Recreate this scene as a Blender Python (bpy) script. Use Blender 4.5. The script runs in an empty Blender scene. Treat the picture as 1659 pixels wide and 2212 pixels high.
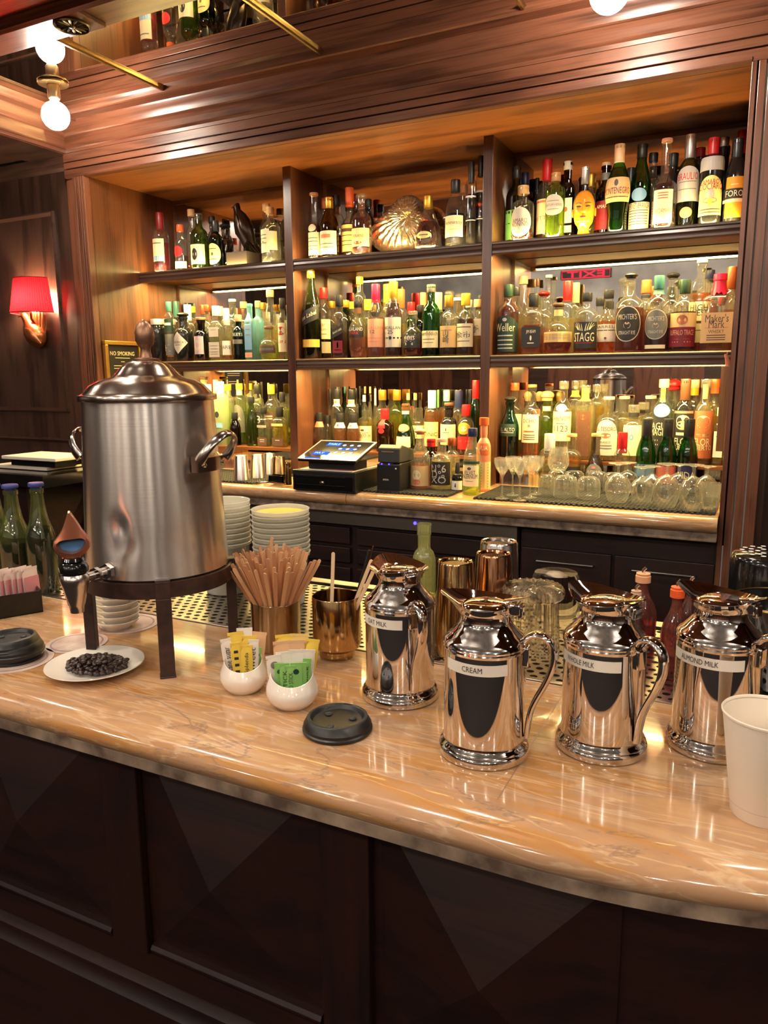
import bpy, bmesh, math, random
from mathutils import Vector, Matrix
random.seed(7)
C = bpy.context.scene.collection
sc = bpy.context.scene
PI = math.pi
EYE = 1.55
# ------------------------------------------------------------------ camera
FPX, CX, CY = 1628.14, 829.5, 1106.0
YAW, PIT, ROL = math.radians(26.3735), math.radians(10.2696), math.radians(-0.4496)
_f = Vector((-math.sin(YAW)*math.cos(PIT), math.cos(YAW)*math.cos(PIT), -math.sin(PIT)))
_r = Vector((math.cos(YAW), math.sin(YAW), 0)); _u = _r.cross(_f)
RT = math.cos(ROL)*_r + math.sin(ROL)*_u
UP = -math.sin(ROL)*_r + math.cos(ROL)*_u
cam_d = bpy.data.cameras.new('camera'); cam = bpy.data.objects.new('camera', cam_d); C.objects.link(cam)
cam_d.sensor_fit = 'VERTICAL'; cam_d.sensor_height = 36.0; cam_d.lens = FPX/2212*36.0
cam_d.clip_start = 0.02; cam_d.clip_end = 60
cam.matrix_world = Matrix(((RT.x, UP.x, -_f.x, 0), (RT.y, UP.y, -_f.y, 0), (RT.z, UP.z, -_f.z, EYE), (0, 0, 0, 1)))
sc.camera = cam
# ------------------------------------------------------------------ world, exposure, light levels
w = bpy.data.worlds.new('world'); sc.world = w; w.use_nodes = True
w.node_tree.nodes['Background'].inputs[0].default_value = (1.0, 0.80, 0.62, 1)
w.node_tree.nodes['Background'].inputs[1].default_value = 0.06
sc.view_settings.view_transform = 'Standard'; sc.view_settings.look = 'None'
sc.view_settings.gamma = 1.0; sc.view_settings.use_curve_mapping = False
sc.view_settings.exposure = 1.0
sc.cycles.max_bounces = 10; sc.cycles.diffuse_bounces = 3; sc.cycles.glossy_bounces = 5
sc.cycles.transmission_bounces = 8; sc.cycles.transparent_max_bounces = 28
sc.cycles.sample_clamp_indirect = 6.0; sc.cycles.sample_clamp_direct = 0
sc.cycles.caustics_reflective = False; sc.cycles.caustics_refractive = False
sc.cycles.use_denoising = True; sc.cycles.use_light_tree = True
L_BULB, L_LED, L_UP, L_DOWN, L_SCONCE, L_GLOBE = 100.0, 230.0, 80.0, 300.0, 340.0, 270.0
WARM = (1.0, 0.74, 0.44); LEDC = (1.0, 0.73, 0.25); BULBC = (1.0, 0.87, 0.72)

def ray(x, y):
    return RT*((x-CX)/FPX) - UP*((y-CY)/FPX) + _f
def atY(x, y, Y):
    d = ray(x, y); d = d*(Y/d.y); return Vector((d.x, d.y, d.z+EYE))
def atZ(x, y, Z):
    d = ray(x, y); d = d*((Z-EYE)/d.z); return Vector((d.x, d.y, Z))
def topz(x, y, X, Y):
    """height reached by the sight line through a pixel above the ground point X, Y"""
    d = ray(x, y); return EYE + d.z/math.hypot(d.x, d.y)*math.hypot(X, Y)
def mpx(X, Y, Z):
    """metres per picture pixel at a place"""
    return Vector((X, Y, Z-EYE)).dot(_f)/FPX
# ------------------------------------------------------------------ materials
M = {}
def newmat(name):
    m = bpy.data.materials.new(name); m.use_nodes = True
    nt = m.node_tree; nt.nodes.clear()
    out = nt.nodes.new('ShaderNodeOutputMaterial')
    return m, nt, out
def N(nt, t, **kw):
    n = nt.nodes.new(t)
    for k, v in kw.items():
        if k.startswith('i_'):
            kk = k[2:]
            kk = int(kk) if kk.isdigit() else kk.replace('_', ' ')
            n.inputs[kk].default_value = v
        else: setattr(n, k, v)
    return n
def c4(c): return (c[0], c[1], c[2], 1)
def s2l(r, g, b):
    f = lambda v: (v/255/12.92) if v/255 <= .04045 else ((v/255+.055)/1.055)**2.4
    return (f(r), f(g), f(b))
def P(name, col, rough=0.5, metal=0.0, **kw):
    if name in M: return M[name]
    m, nt, out = newmat(name)
    b = N(nt, 'ShaderNodeBsdfPrincipled'); b.inputs['Base Color'].default_value = c4(col)
    b.inputs['Roughness'].default_value = rough; b.inputs['Metallic'].default_value = metal
    for k, v in kw.items(): b.inputs[k.replace('_', ' ')].default_value = v
    nt.links.new(b.outputs[0], out.inputs[0]); M[name] = m; return m
def plain(col, rough=0.45, metal=0.0):
    k = 'paint_%02x%02x%02x_%d_%d' % (*[int(max(0, min(1, v))*255) for v in col], int(rough*100), int(metal))
    return P(k, col, rough, metal)
def emit(name, col, st):
    if name in M: return M[name]
    m, nt, out = newmat(name)
    e = N(nt, 'ShaderNodeEmission'); e.inputs[0].default_value = c4(col); e.inputs[1].default_value = st
    nt.links.new(e.outputs[0], out.inputs[0]); M[name] = m; return m
def glass(col, scat=0.07, gl=0.06, name=None, rim=0.0):
    """thin clear or tinted bottle glass: see-through, reflective at the rim, faint scatter"""
    k = name or 'glass_%02x%02x%02x_%d_%d_%d' % (*[int(v*255) for v in col], int(scat*1000), int(gl*100), int(rim*100))
    if k in M: return M[k]
    m, nt, out = newmat(k)
    lw = N(nt, 'ShaderNodeLayerWeight', i_Blend=0.35)
    ramp = N(nt, 'ShaderNodeMapRange'); ramp.inputs[1].default_value = 0.25; ramp.inputs[2].default_value = 1.0
    ramp.inputs[3].default_value = 0.0; ramp.inputs[4].default_value = 1.0
    nt.links.new(lw.outputs['Facing'], ramp.inputs[0])
    mc = N(nt, 'ShaderNodeMix', data_type='RGBA')
    mc.inputs[6].default_value = c4(col); mc.inputs[7].default_value = c4([v*v*0.55 for v in col])
    nt.links.new(ramp.outputs[0], mc.inputs[0])
    tr = N(nt, 'ShaderNodeBsdfTransparent'); nt.links.new(mc.outputs[2], tr.inputs[0])
    ts = N(nt, 'ShaderNodeBsdfTranslucent'); ts.inputs[0].default_value = c4([min(1, v*1.1) for v in col])
    df = N(nt, 'ShaderNodeBsdfDiffuse'); df.inputs[0].default_value = c4(col)
    a1 = N(nt, 'ShaderNodeMixShader', i_0=0.35); nt.links.new(ts.outputs[0], a1.inputs[1]); nt.links.new(df.outputs[0], a1.inputs[2])
    a2 = N(nt, 'ShaderNodeMixShader', i_0=scat)
    if rim:
        rp = N(nt, 'ShaderNodeMath', operation='POWER'); rp.inputs[1].default_value = 3.0; nt.links.new(lw.outputs['Facing'], rp.inputs[0])
        rm = N(nt, 'ShaderNodeMapRange'); rm.inputs[3].default_value = scat; rm.inputs[4].default_value = scat+rim; nt.links.new(rp.outputs[0], rm.inputs[0]); nt.links.new(rm.outputs[0], a2.inputs[0])
    nt.links.new(tr.outputs[0], a2.inputs[1]); nt.links.new(a1.outputs[0], a2.inputs[2])
    gs = N(nt, 'ShaderNodeBsdfGlossy', i_Roughness=0.03)
    fm = N(nt, 'ShaderNodeMapRange'); fm.inputs[1].default_value = 0.0; fm.inputs[2].default_value = 1.0
    fm.inputs[3].default_value = gl; fm.inputs[4].default_value = 0.55
    pw = N(nt, 'ShaderNodeMath', operation='POWER'); pw.inputs[1].default_value = 2.2
    nt.links.new(lw.outputs['Facing'], pw.inputs[0]); nt.links.new(pw.outputs[0], fm.inputs[0])
    a3 = N(nt, 'ShaderNodeMixShader'); nt.links.new(fm.outputs[0], a3.inputs[0])
    nt.links.new(a2.outputs[0], a3.inputs[1]); nt.links.new(gs.outputs[0], a3.inputs[2])
    nt.links.new(a3.outputs[0], out.inputs[0]); M[k] = m; return m
def clear_glass(name, col, ior, thru):
    """refracting clear glass for stemware and tumblers"""
    if name in M: return M[name]
    m, nt, out = newmat(name)
    g = N(nt, 'ShaderNodeBsdfGlass', i_IOR=ior, i_Roughness=0.0); g.inputs[0].default_value = c4(col)
    t_ = N(nt, 'ShaderNodeBsdfTransparent'); t_.inputs[0].default_value = c4(col)
    mx = N(nt, 'ShaderNodeMixShader', i_0=thru)
    nt.links.new(g.outputs[0], mx.inputs[1]); nt.links.new(t_.outputs[0], mx.inputs[2]); nt.links.new(mx.outputs[0], out.inputs[0])
    M[name] = m; return m
def liquid(col, scat=0.12):
    return glass(col, scat, 0.02)
def noise_bump(nt, b, scale, strength, dist=0.002, stretch=None, coord='Object'):
    tc = N(nt, 'ShaderNodeTexCoord'); mp = N(nt, 'ShaderNodeMapping')
    if stretch: mp.inputs['Scale'].default_value = stretch
    n = N(nt, 'ShaderNodeTexNoise'); n.inputs['Scale'].default_value = scale; n.inputs['Detail'].default_value = 3
    bp = N(nt, 'ShaderNodeBump'); bp.inputs['Strength'].default_value = strength; bp.inputs['Distance'].default_value = dist
    nt.links.new(tc.outputs[coord], mp.inputs[0]); nt.links.new(mp.outputs[0], n.inputs['Vector'])
    nt.links.new(n.outputs[0], bp.inputs['Height']); nt.links.new(bp.outputs[0], b.inputs['Normal'])
    return n
def wood(name, dark, light, axis, rough=0.32, coat=0.25):
    """stained oak: long grain along one axis with fine pores and cathedral figure"""
    if name in M: return M[name]
    m, nt, out = newmat(name)
    b = N(nt, 'ShaderNodeBsdfPrincipled'); b.inputs['Roughness'].default_value = rough
    b.inputs['Coat Weight'].default_value = coat; b.inputs['Coat Roughness'].default_value = 0.25
    tc = N(nt, 'ShaderNodeTexCoord')
    mp = N(nt, 'ShaderNodeMapping'); mp.inputs['Scale'].default_value = [1.2 if i == axis else 9.0 for i in range(3)]
    n1 = N(nt, 'ShaderNodeTexNoise', i_Scale=1.6, i_Detail=3.0); n1.inputs['Distortion'].default_value = 0.6
    wv = N(nt, 'ShaderNodeTexNoise', i_Scale=1.0, i_Detail=2.0)
    mp2 = N(nt, 'ShaderNodeMapping'); mp2.inputs['Scale'].default_value = [4.0 if i == axis else 210.0 for i in range(3)]
    n2 = N(nt, 'ShaderNodeTexNoise', i_Scale=1.0, i_Detail=2.0)
    mu = N(nt, 'ShaderNodeMath', operation='MULTIPLY'); mu.inputs[1].default_value = 14.0
    sn = N(nt, 'ShaderNodeMath', operation='SINE')
    mr = N(nt, 'ShaderNodeMapRange'); mr.inputs[1].default_value = -1; mr.inputs[2].default_value = 1
    ad = N(nt, 'ShaderNodeMath', operation='MULTIPLY_ADD'); ad.inputs[1].default_value = 0.45
    cr = N(nt, 'ShaderNodeValToRGB'); cr.color_ramp.elements[0].position = 0.25; cr.color_ramp.elements[1].position = 0.95
    cr.color_ramp.elements[0].color = c4(dark); cr.color_ramp.elements[1].color = c4(light)
    bp = N(nt, 'ShaderNodeBump'); bp.inputs['Strength'].default_value = 0.12; bp.inputs['Distance'].default_value = 0.0015
    L = nt.links.new
    L(tc.outputs['Object'], mp.inputs[0]); L(mp.outputs[0], n1.inputs['Vector']); L(n1.outputs[0], mu.inputs[0])
    L(mu.outputs[0], sn.inputs[0]); L(sn.outputs[0], mr.inputs[0]); L(tc.outputs['Object'], mp2.inputs[0])
    L(mp2.outputs[0], n2.inputs['Vector']); L(mr.outputs[0], ad.inputs[0]); L(n2.outputs[0], ad.inputs[2])
    L(ad.outputs[0], cr.inputs[0]); L(cr.outputs[0], b.inputs['Base Color']); L(n2.outputs[0], bp.inputs['Height'])
    L(bp.outputs[0], b.inputs['Normal']); L(b.outputs[0], out.inputs[0]); M[name] = m; return m
WD, WL = s2l(56, 29, 21), s2l(122, 75, 53)
WX = wood('walnut_x', WD, WL, 0); WY = wood('walnut_y', WD, WL, 1); WZ = wood('walnut_z', WD, WL, 2)
ND, NL = s2l(70, 37, 20), s2l(140, 84, 46)
NX = wood('niche_oak_x', ND, NL, 0); NZ = wood('niche_oak_shaded_z', s2l(50, 27, 17), s2l(104, 63, 38), 2)  # side walls: darker copy of the niche oak, their shade put into the colour
DD, DL = s2l(36, 24, 19), s2l(74, 51, 41)
DX = wood('dark_oak_x', DD, DL, 0); DZ = wood('dark_oak_z', DD, DL, 2)
MZ = wood('mid_oak_z', s2l(44, 24, 17), s2l(94, 58, 40), 2)
BD, BL_ = s2l(13, 4, 3), s2l(42, 15, 8)
BX = wood('bar_front_x', BD, BL_, 0, 0.50, 0.0); BZ = wood('bar_front_z', BD, BL_, 2, 0.50, 0.0)

def onyx(name):
    m, nt, out = newmat(name); L = nt.links.new
    b = N(nt, 'ShaderNodeBsdfPrincipled'); b.inputs['Roughness'].default_value = 0.10
    b.inputs['Coat Weight'].default_value = 0.5; b.inputs['Coat Roughness'].default_value = 0.04
    b.inputs['Subsurface Weight'].default_value = 0.0
    tc = N(nt, 'ShaderNodeTexCoord'); mp = N(nt, 'ShaderNodeMapping')
    mp.inputs['Scale'].default_value = (1.1, 8.5, 8.5); mp.inputs['Rotation'].default_value = (0, 0, 0.06)
    L(tc.outputs['Object'], mp.inputs[0])
    n1 = N(nt, 'ShaderNodeTexNoise', i_Scale=2.0, i_Detail=6.0, i_Roughness=0.6); n1.inputs['Distortion'].default_value = 1.2
    L(mp.outputs[0], n1.inputs['Vector'])
    cr = N(nt, 'ShaderNodeValToRGB'); e = cr.color_ramp.elements
    e[0].position = 0.30; e[0].color = c4(s2l(172, 112, 62)); e[1].position = 0.72; e[1].color = c4(s2l(200, 166, 134))
    for p, c in ((0.42, (190, 138, 84)), (0.50, (184, 142, 108)), (0.60, (198, 154, 110))):
        q = e.new(p); q.color = c4(s2l(*c))
    L(n1.outputs[0], cr.inputs[0])
    # fine pale streaks
    n2 = N(nt, 'ShaderNodeTexNoise', i_Scale=5.0, i_Detail=5.0); n2.inputs['Distortion'].default_value = 0.9
    L(mp.outputs[0], n2.inputs['Vector'])
    a = N(nt, 'ShaderNodeMath', operation='SUBTRACT'); a.inputs[1].default_value = 0.5; L(n2.outputs[0], a.inputs[0])
    ab = N(nt, 'ShaderNodeMath', operation='ABSOLUTE'); L(a.outputs[0], ab.inputs[0])
    r2 = N(nt, 'ShaderNodeMapRange'); r2.inputs[1].default_value = 0.0; r2.inputs[2].default_value = 0.035; r2.inputs[3].default_value = 0.34; r2.inputs[4].default_value = 0.0
    L(ab.outputs[0], r2.inputs[0])
    m1 = N(nt, 'ShaderNodeMix', data_type='RGBA'); m1.inputs[7].default_value = c4(s2l(240, 214, 178)); L(r2.outputs[0], m1.inputs[0]); L(cr.outputs[0], m1.inputs[6])
    # grey-brown veins with a broken edge
    mp3 = N(nt, 'ShaderNodeMapping'); mp3.inputs['Scale'].default_value = (0.8, 3.2, 3.2); mp3.inputs['Rotation'].default_value = (0, 0, 0.22); mp3.inputs['Location'].default_value = (0.3, 0.72, 0)
    L(tc.outputs['Object'], mp3.inputs[0])
    n3 = N(nt, 'ShaderNodeTexNoise', i_Scale=1.3, i_Detail=9.0, i_Roughness=0.62); n3.inputs['Distortion'].default_value = 0.5; L(mp3.outputs[0], n3.inputs['Vector'])
    a3 = N(nt, 'ShaderNodeMath', operation='SUBTRACT'); a3.inputs[1].default_value = 0.44; L(n3.outputs[0], a3.inputs[0])
    b3 = N(nt, 'ShaderNodeMath', operation='ABSOLUTE'); L(a3.outputs[0], b3.inputs[0])
    r3 = N(nt, 'ShaderNodeMapRange'); r3.inputs[1].default_value = 0.0; r3.inputs[2].default_value = 0.006; r3.inputs[3].default_value = 0.6; r3.inputs[4].default_value = 0.0
    L(b3.outputs[0], r3.inputs[0])
    m2 = N(nt, 'ShaderNodeMix', data_type='RGBA'); m2.inputs[7].default_value = c4(s2l(130, 108, 96)); L(r3.outputs[0], m2.inputs[0]); L(m1.outputs[2], m2.inputs[6])
    L(m2.outputs[2], b.inputs['Base Color']); L(b.outputs[0], out.inputs[0]); M[name] = m; return m
ONYX = onyx('polished_onyx')
def speckle(name, c1, c2, scale, rough=0.5):
    m, nt, out = newmat(name); b = N(nt, 'ShaderNodeBsdfPrincipled', i_Roughness=rough)
    tc = N(nt, 'ShaderNodeTexCoord'); n = N(nt, 'ShaderNodeTexNoise', i_Scale=scale, i_Detail=6.0)
    cr = N(nt, 'ShaderNodeValToRGB'); cr.color_ramp.elements[0].position = 0.35; cr.color_ramp.elements[1].position = 0.68
    cr.color_ramp.elements[0].color = c4(c1); cr.color_ramp.elements[1].color = c4(c2)
    nt.links.new(tc.outputs['Object'], n.inputs['Vector']); nt.links.new(n.outputs[0], cr.inputs[0])
    nt.links.new(cr.outputs[0], b.inputs['Base Color']); nt.links.new(b.outputs[0], out.inputs[0]); M[name] = m; return m
STONE = speckle('rough_stone_edge', s2l(96, 78, 66), s2l(176, 152, 130), 26)
PLASTER = speckle('clouded_plaster', s2l(140, 138, 136), s2l(200, 198, 194), 1.6, 0.8)
CARPET = speckle('carpet', s2l(16, 8, 8), s2l(28, 14, 12), 30, 0.9)
MIRROR = P('antique_mirror', (0.80, 0.76, 0.70), 0.015, 1.0)
CMIRROR = P('ceiling_mirror', (0.86, 0.82, 0.76), 0.01, 1.0)
BRASS = P('brass', s2l(170, 140, 92), 0.25, 1.0)
GOLD = P('polished_gold_metal', s2l(192, 158, 108), 0.12, 1.0)
CHROME = P('polished_steel', (0.80, 0.76, 0.73), 0.035, 1.0)
COPPER = P('copper', s2l(190, 112, 78), 0.22, 1.0)
BRONZE = P('dark_bronze', s2l(110, 84, 66), 0.35, 1.0)
def brushed(name, col, rough, aniso=0.75, sc_=(1, 1, 60)):
    m, nt, out = newmat(name); b = N(nt, 'ShaderNodeBsdfPrincipled', i_Metallic=1.0, i_Roughness=rough)
    b.inputs['Base Color'].default_value = c4(col); b.inputs['Anisotropic'].default_value = aniso; b.inputs['Anisotropic Rotation'].default_value = 0.25
    t = N(nt, 'ShaderNodeTangent', direction_type='RADIAL', axis='Z'); nt.links.new(t.outputs[0], b.inputs['Tangent'])
    noise_bump(nt, b, 6.0, 0.10, 0.0006, sc_)
    nt.links.new(b.outputs[0], out.inputs[0]); M[name] = m; return m
STEEL = brushed('brushed_steel', s2l(236, 228, 220), 0.27, .8)
BGOLD = brushed('brushed_gold', s2l(166, 140, 104), 0.24)
IRON = speckle('dark_brown_iron', s2l(36, 20, 16), s2l(62, 38, 30), 60, 0.45)
BLACKP = P('black_plastic', (0.007, 0.007, 0.007), 0.40)
BLACKG = P('gloss_black', (0.006, 0.006, 0.006), 0.10)
RUBBER = P('black_rubber', (0.02, 0.018, 0.016), 0.6)
WHITEC = P('white_ceramic', s2l(238, 228, 214), 0.12)
PAPERW = P('white_paper', s2l(236, 222, 204), 0.6)
INK = P('black_ink', (0.02, 0.018, 0.016), 0.5)
WHITEI = P('white_ink', (0.85, 0.82, 0.76), 0.5)

# ------------------------------------------------------------------ mesh helpers
class MB:
    def __init__(s): s.v = []; s.f = []
    def add(s, vs, fs):
        o = len(s.v); s.v += [tuple(v) for v in vs]; s.f += [tuple(i+o for i in f) for f in fs]; return s
    def box(s, x0, x1, y0, y1, z0, z1):
        return s.add([(x, y, z) for z in (z0, z1) for y in (y0, y1) for x in (x0, x1)],
                     [(0, 2, 3, 1), (4, 5, 7, 6), (0, 1, 5, 4), (2, 6, 7, 3), (0, 4, 6, 2), (1, 3, 7, 5)])
    def lathe(s, prof, seg=32, cx=0, cy=0, n=2.0, dr=1.0, fn=None, close=True):
        """prof: (radius, z); n: superellipse power; dr: depth ratio; angle 0 faces -y"""
        vs = []; k = len(prof)
        for j, (r, z) in enumerate(prof):
            for i in range(seg):
                a = 2*PI*i/seg; ca, sa = math.cos(a), math.sin(a)
                q = 1.0 if n == 2 else 1.0/((abs(ca)**n+abs(sa)**n)**(1.0/n))
                rr, zz = r*q, z
                if fn: rr, zz = fn(j, a, rr, zz)
                vs.append((cx+rr*sa, cy-rr*ca*dr, zz))
        fs = [(j*seg+i, j*seg+(i+1) % seg, (j+1)*seg+(i+1) % seg, (j+1)*seg+i) for j in range(k-1) for i in range(seg)]
        if close:
            if prof[0][0] > 1e-6: fs.append(tuple(range(seg-1, -1, -1)))
            if prof[-1][0] > 1e-6: fs.append(tuple((k-1)*seg+i for i in range(seg)))
        return s.add(vs, fs)
    def tube(s, pts, r, seg=10, flat=1.0, cap=True, up=(0, 0, 1)):
        pts = [Vector(p) for p in pts]; n = len(pts); vs = []
        rs = r if isinstance(r, (list, tuple)) else [r]*n
        prev = Vector(up)
        for i, p in enumerate(pts):
            t = (pts[min(i+1, n-1)]-pts[max(i-1, 0)]).normalized()
            a = prev - t*prev.dot(t)
            if a.length < 1e-5: a = t.orthogonal()
            a.normalize(); prev = a; b = t.cross(a)
            for k in range(seg):
                q = 2*PI*k/seg; vs.append(p + a*math.cos(q)*rs[i] + b*math.sin(q)*rs[i]*flat)
        fs = [(i*seg+k, i*seg+(k+1) % seg, (i+1)*seg+(k+1) % seg, (i+1)*seg+k) for i in range(n-1) for k in range(seg)]
        if cap: fs += [tuple(range(seg-1, -1, -1)), tuple((n-1)*seg+k for k in range(seg))]
        return s.add(vs, fs)
    def prism(s, poly, axis, a0, a1):
        """poly: 2-D outline in the two other axes, extruded along axis from a0 to a1"""
        n = len(poly); vs = []
        for a in (a0, a1):
            for (p, q) in poly:
                vs.append((a, p, q) if axis == 0 else (p, a, q) if axis == 1 else (p, q, a))
        fs = [(i, (i+1) % n, n+(i+1) % n, n+i) for i in range(n)] + [tuple(range(n-1, -1, -1)), tuple(range(n, 2*n))]
        return s.add(vs, fs)
    def loft(s, secs, seg=16, cap=True):
        """secs: (centre, axis_a vector, axis_b vector) ellipses"""
        vs = []
        for c, a, b in secs:
            c, a, b = Vector(c), Vector(a), Vector(b)
            for k in range(seg):
                q = 2*PI*k/seg; vs.append(c+a*math.cos(q)+b*math.sin(q))
        n = len(secs)
        fs = [(i*seg+k, i*seg+(k+1) % seg, (i+1)*seg+(k+1) % seg, (i+1)*seg+k) for i in range(n-1) for k in range(seg)]
        if cap: fs += [tuple(range(seg-1, -1, -1)), tuple((n-1)*seg+k for k in range(seg))]
        return s.add(vs, fs)
    def ball(s, c, r, seg=16, rings=10, sx=1, sy=1, sz=1):
        vs = [(c[0], c[1], c[2]-r*sz)]
        for j in range(1, rings):
            t = PI*j/rings
            for i in range(seg):
                a = 2*PI*i/seg; vs.append((c[0]+r*sx*math.sin(t)*math.cos(a), c[1]+r*sy*math.sin(t)*math.sin(a), c[2]-r*sz*math.cos(t)))
        vs.append((c[0], c[1], c[2]+r*sz)); T = len(vs)-1
        fs = [(0, 1+(i+1) % seg, 1+i) for i in range(seg)]
        for j in range(rings-2):
            for i in range(seg):
                a, b = 1+j*seg+i, 1+j*seg+(i+1) % seg; fs.append((a, b, b+seg, a+seg))
        o = 1+(rings-2)*seg; fs += [(o+i, o+(i+1) % seg, T) for i in range(seg)]
        return s.add(vs, fs)
    def xform(s, mat): s.v = [tuple(mat @ Vector(v)) for v in s.v]; return s
def mesh(mb, mat, smooth=True, name='mesh'):
    me = bpy.data.meshes.new(name); me.from_pydata(mb.v, [], mb.f)
    bm = bmesh.new(); bm.from_mesh(me); bmesh.ops.recalc_face_normals(bm, faces=bm.faces); bm.to_mesh(me); bm.free()
    me.materials.append(mat)
    if smooth:
        me.shade_smooth()
        try: me.set_sharp_from_angle(angle=math.radians(38))
        except Exception: pass
    me.update(); return me
def obj(name, mb, mat, parent=None, smooth=True, bevel=0, loc=None):
    o = bpy.data.objects.new(name, mesh(mb, mat, smooth, name)); C.objects.link(o)
    if parent: o.parent = parent
    if loc: o.location = loc
    if bevel:
        md = o.modifiers.new('bevel', 'BEVEL'); md.width = bevel; md.segments = 2; md.limit_method = 'ANGLE'
    return o
def tag(o, label, cat, group=None, kind=None):
    o['label'] = label; o['category'] = cat
    if group: o['group'] = group
    if kind: o['kind'] = kind
    return o
def struct(name, mb, mat, smooth=False, bevel=0, parent=None):
    o = obj(name, mb, mat, parent, smooth, bevel)
    if not parent: o['kind'] = 'structure'
    return o
def thing(name, label, cat, loc=(0, 0, 0), rz=0, group=None):
    o = bpy.data.objects.new(name, None); C.objects.link(o); o.empty_display_size = 0.02
    o.location = loc; o.rotation_euler = (0, 0, rz); tag(o, label, cat, group); return o
def dup(root, loc, rot=None, label=None, group=None):
    r = root.copy(); C.objects.link(r); r.location = loc
    if rot is not None: r.rotation_euler = rot
    if label: r['label'] = label
    if group: r['group'] = group
    for ch in list(root.children):
        c = ch.copy(); C.objects.link(c); c.parent = r
        for g in ch.children:
            d = g.copy(); C.objects.link(d); d.parent = c
    return r
_tc = {}
def text_pts(s):
    """letters as flat triangles, width and height normalised to the cap height 1"""
    if s in _tc: return _tc[s]
    cu = bpy.data.curves.new('letters', 'FONT'); cu.body = s; cu.size = 1.0; cu.resolution_u = 2
    o = bpy.data.objects.new('letters', cu); C.objects.link(o)
    dg = bpy.context.evaluated_depsgraph_get(); me = o.evaluated_get(dg).to_mesh()
    vs = [(v.co.x, v.co.y) for v in me.vertices]; fs = [tuple(p.vertices) for p in me.polygons]
    o.evaluated_get(dg).to_mesh_clear(); bpy.data.objects.remove(o); bpy.data.curves.remove(cu)
    if vs:
        x0, x1 = min(v[0] for v in vs), max(v[0] for v in vs); y0, y1 = min(v[1] for v in vs), max(v[1] for v in vs)
        vs = [((x-(x0+x1)/2)/max(x1-x0, 1e-6), (y-(y0+y1)/2)/max(y1-y0, 1e-6)) for x, y in vs]
    _tc[s] = (vs, fs); return _tc[s]
def lettering(s, w_, h_, place, name, mat, parent):
    """place(u, v) -> point on the surface for metres right and up of the label's centre"""
    vs, fs = text_pts(s)
    if not vs: return None
    mb = MB(); mb.add([place(x*w_, y*h_) for x, y in vs], fs)
    me = bpy.data.meshes.new(name); me.from_pydata(mb.v, [], mb.f); me.materials.append(mat)
    o = bpy.data.objects.new(name, me); C.objects.link(o); o.parent = parent; return o
# ================================================================== THE ROOM
XL, XR, YF, YD, YB = -2.645, -0.088, 2.50, 2.78, 3.04      # niche sides, face plane, divider/shelf fronts, mirror
ZN, Z1, Z2, ZBB, ZC, ZCL = EYE+.845, EYE+.482, EYE+.074, EYE-.43, EYE-.466, EYE+1.05
ZR = EYE-.322                                            # riser top
D1, D2 = (-1.83, -1.79), (-.963, -.925)
BAYS = {'left': (XL, D1[0]), 'middle': (D1[1], D2[0]), 'right': (D2[1], XR)}
struct('floor', MB().box(-7, 4.5, -5, 3.6, -.05, 0), CARPET)
# main room shell behind the viewer
struct('wall_back', MB().box(-7, 4.5, -5.1, -5.0, 0, 3.3), PLASTER)
struct('wall_left', MB().box(-7.1, -7, -5, 3.6, 0, 3.3), DZ)
struct('wall_right', MB().box(4.5, 4.6, -5, 3.6, 0, 3.3), DZ)
struct('ceiling', MB().box(-7, 4.5, -5, .62, 3.0, 3.1), PLASTER)
struct('wall_back_wainscot', MB().box(-7, 4.5, -5.0, -4.99, 0, 2.0), DX)
t = MB()
for k in range(9): t.box(-6.4+k*1.2, -5.5+k*1.2, -4.99, -4.97, .3, 1.9).box(-6.3+k*1.2, -5.6+k*1.2, -4.97, -4.96, .4, 1.8)
struct('wall_back_panels', t, WZ)
struct('ceiling_canopy_edge', MB().box(-7, 4.5, .60, .70, ZCL-.06, 3.1), WX)
# face wall: sconce side, over the niche, right side
w0 = MB().box(-7, XL-.105, 2.53, 2.60, 0, EYE+.95)
struct('wall_front', w0, DZ)
struct('wall_front_lower_right', MB().box(.012, 4.5, 2.62, 2.70, 0, ZCL), DZ)
struct('wall_front_upper', MB().box(XL-.12, 4.5, 2.505, 2.60, ZN+.035, ZCL+.02), WX)
# casing around the niche
def grooved(a0, a1, b0, b1, face, vertical, cuts):
    """flat board with shadow grooves"""
    mb = MB(); edges = [a0]+[c for c in cuts for _ in (0, 1)]+[a1]
    for i in range(0, len(edges), 2):
        p, q = edges[i]+(.0022 if i else 0), edges[i+1]-(.0022 if i+2 < len(edges) else 0)
        if vertical: mb.box(p, q, face-.014, face+.02, b0, b1)
        else: mb.box(b0, b1, face-.014, face+.02, p, q)
    return mb
struct('trim_1', grooved(ZN, ZN+.098, XL-.11, 1.6, YF, False, [ZN+.034, ZN+.062]), WX, bevel=.0015)
struct('trim_2', grooved(XL-.066, XL, 0, ZN, YF, True, [XL-.048, XL-.026, XL-.014]), WZ, bevel=.0015)
struct('trim_3', grooved(XR, .012, 0, ZN, YF, True, [XR+.016, XR+.040, XR+.068]), WZ, bevel=.0015)
struct('trim_4', MB().box(XL-.12, XL-.066, YF+.004, YF+.06, 0, ZN+.098), WZ)
struct('trim_18', MB().box(.012, .03, YF+.03, YF+.13, 0, ZN), DZ)
struct('trim_5', MB().prism([(YF-.018, ZN+.004), (YF-.014, ZN-.001), (YF+.004, ZN-.001), (YF+.004, ZN+.012), (YF-.018, ZN+.012)], 0, XL, XR), WX)
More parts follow.
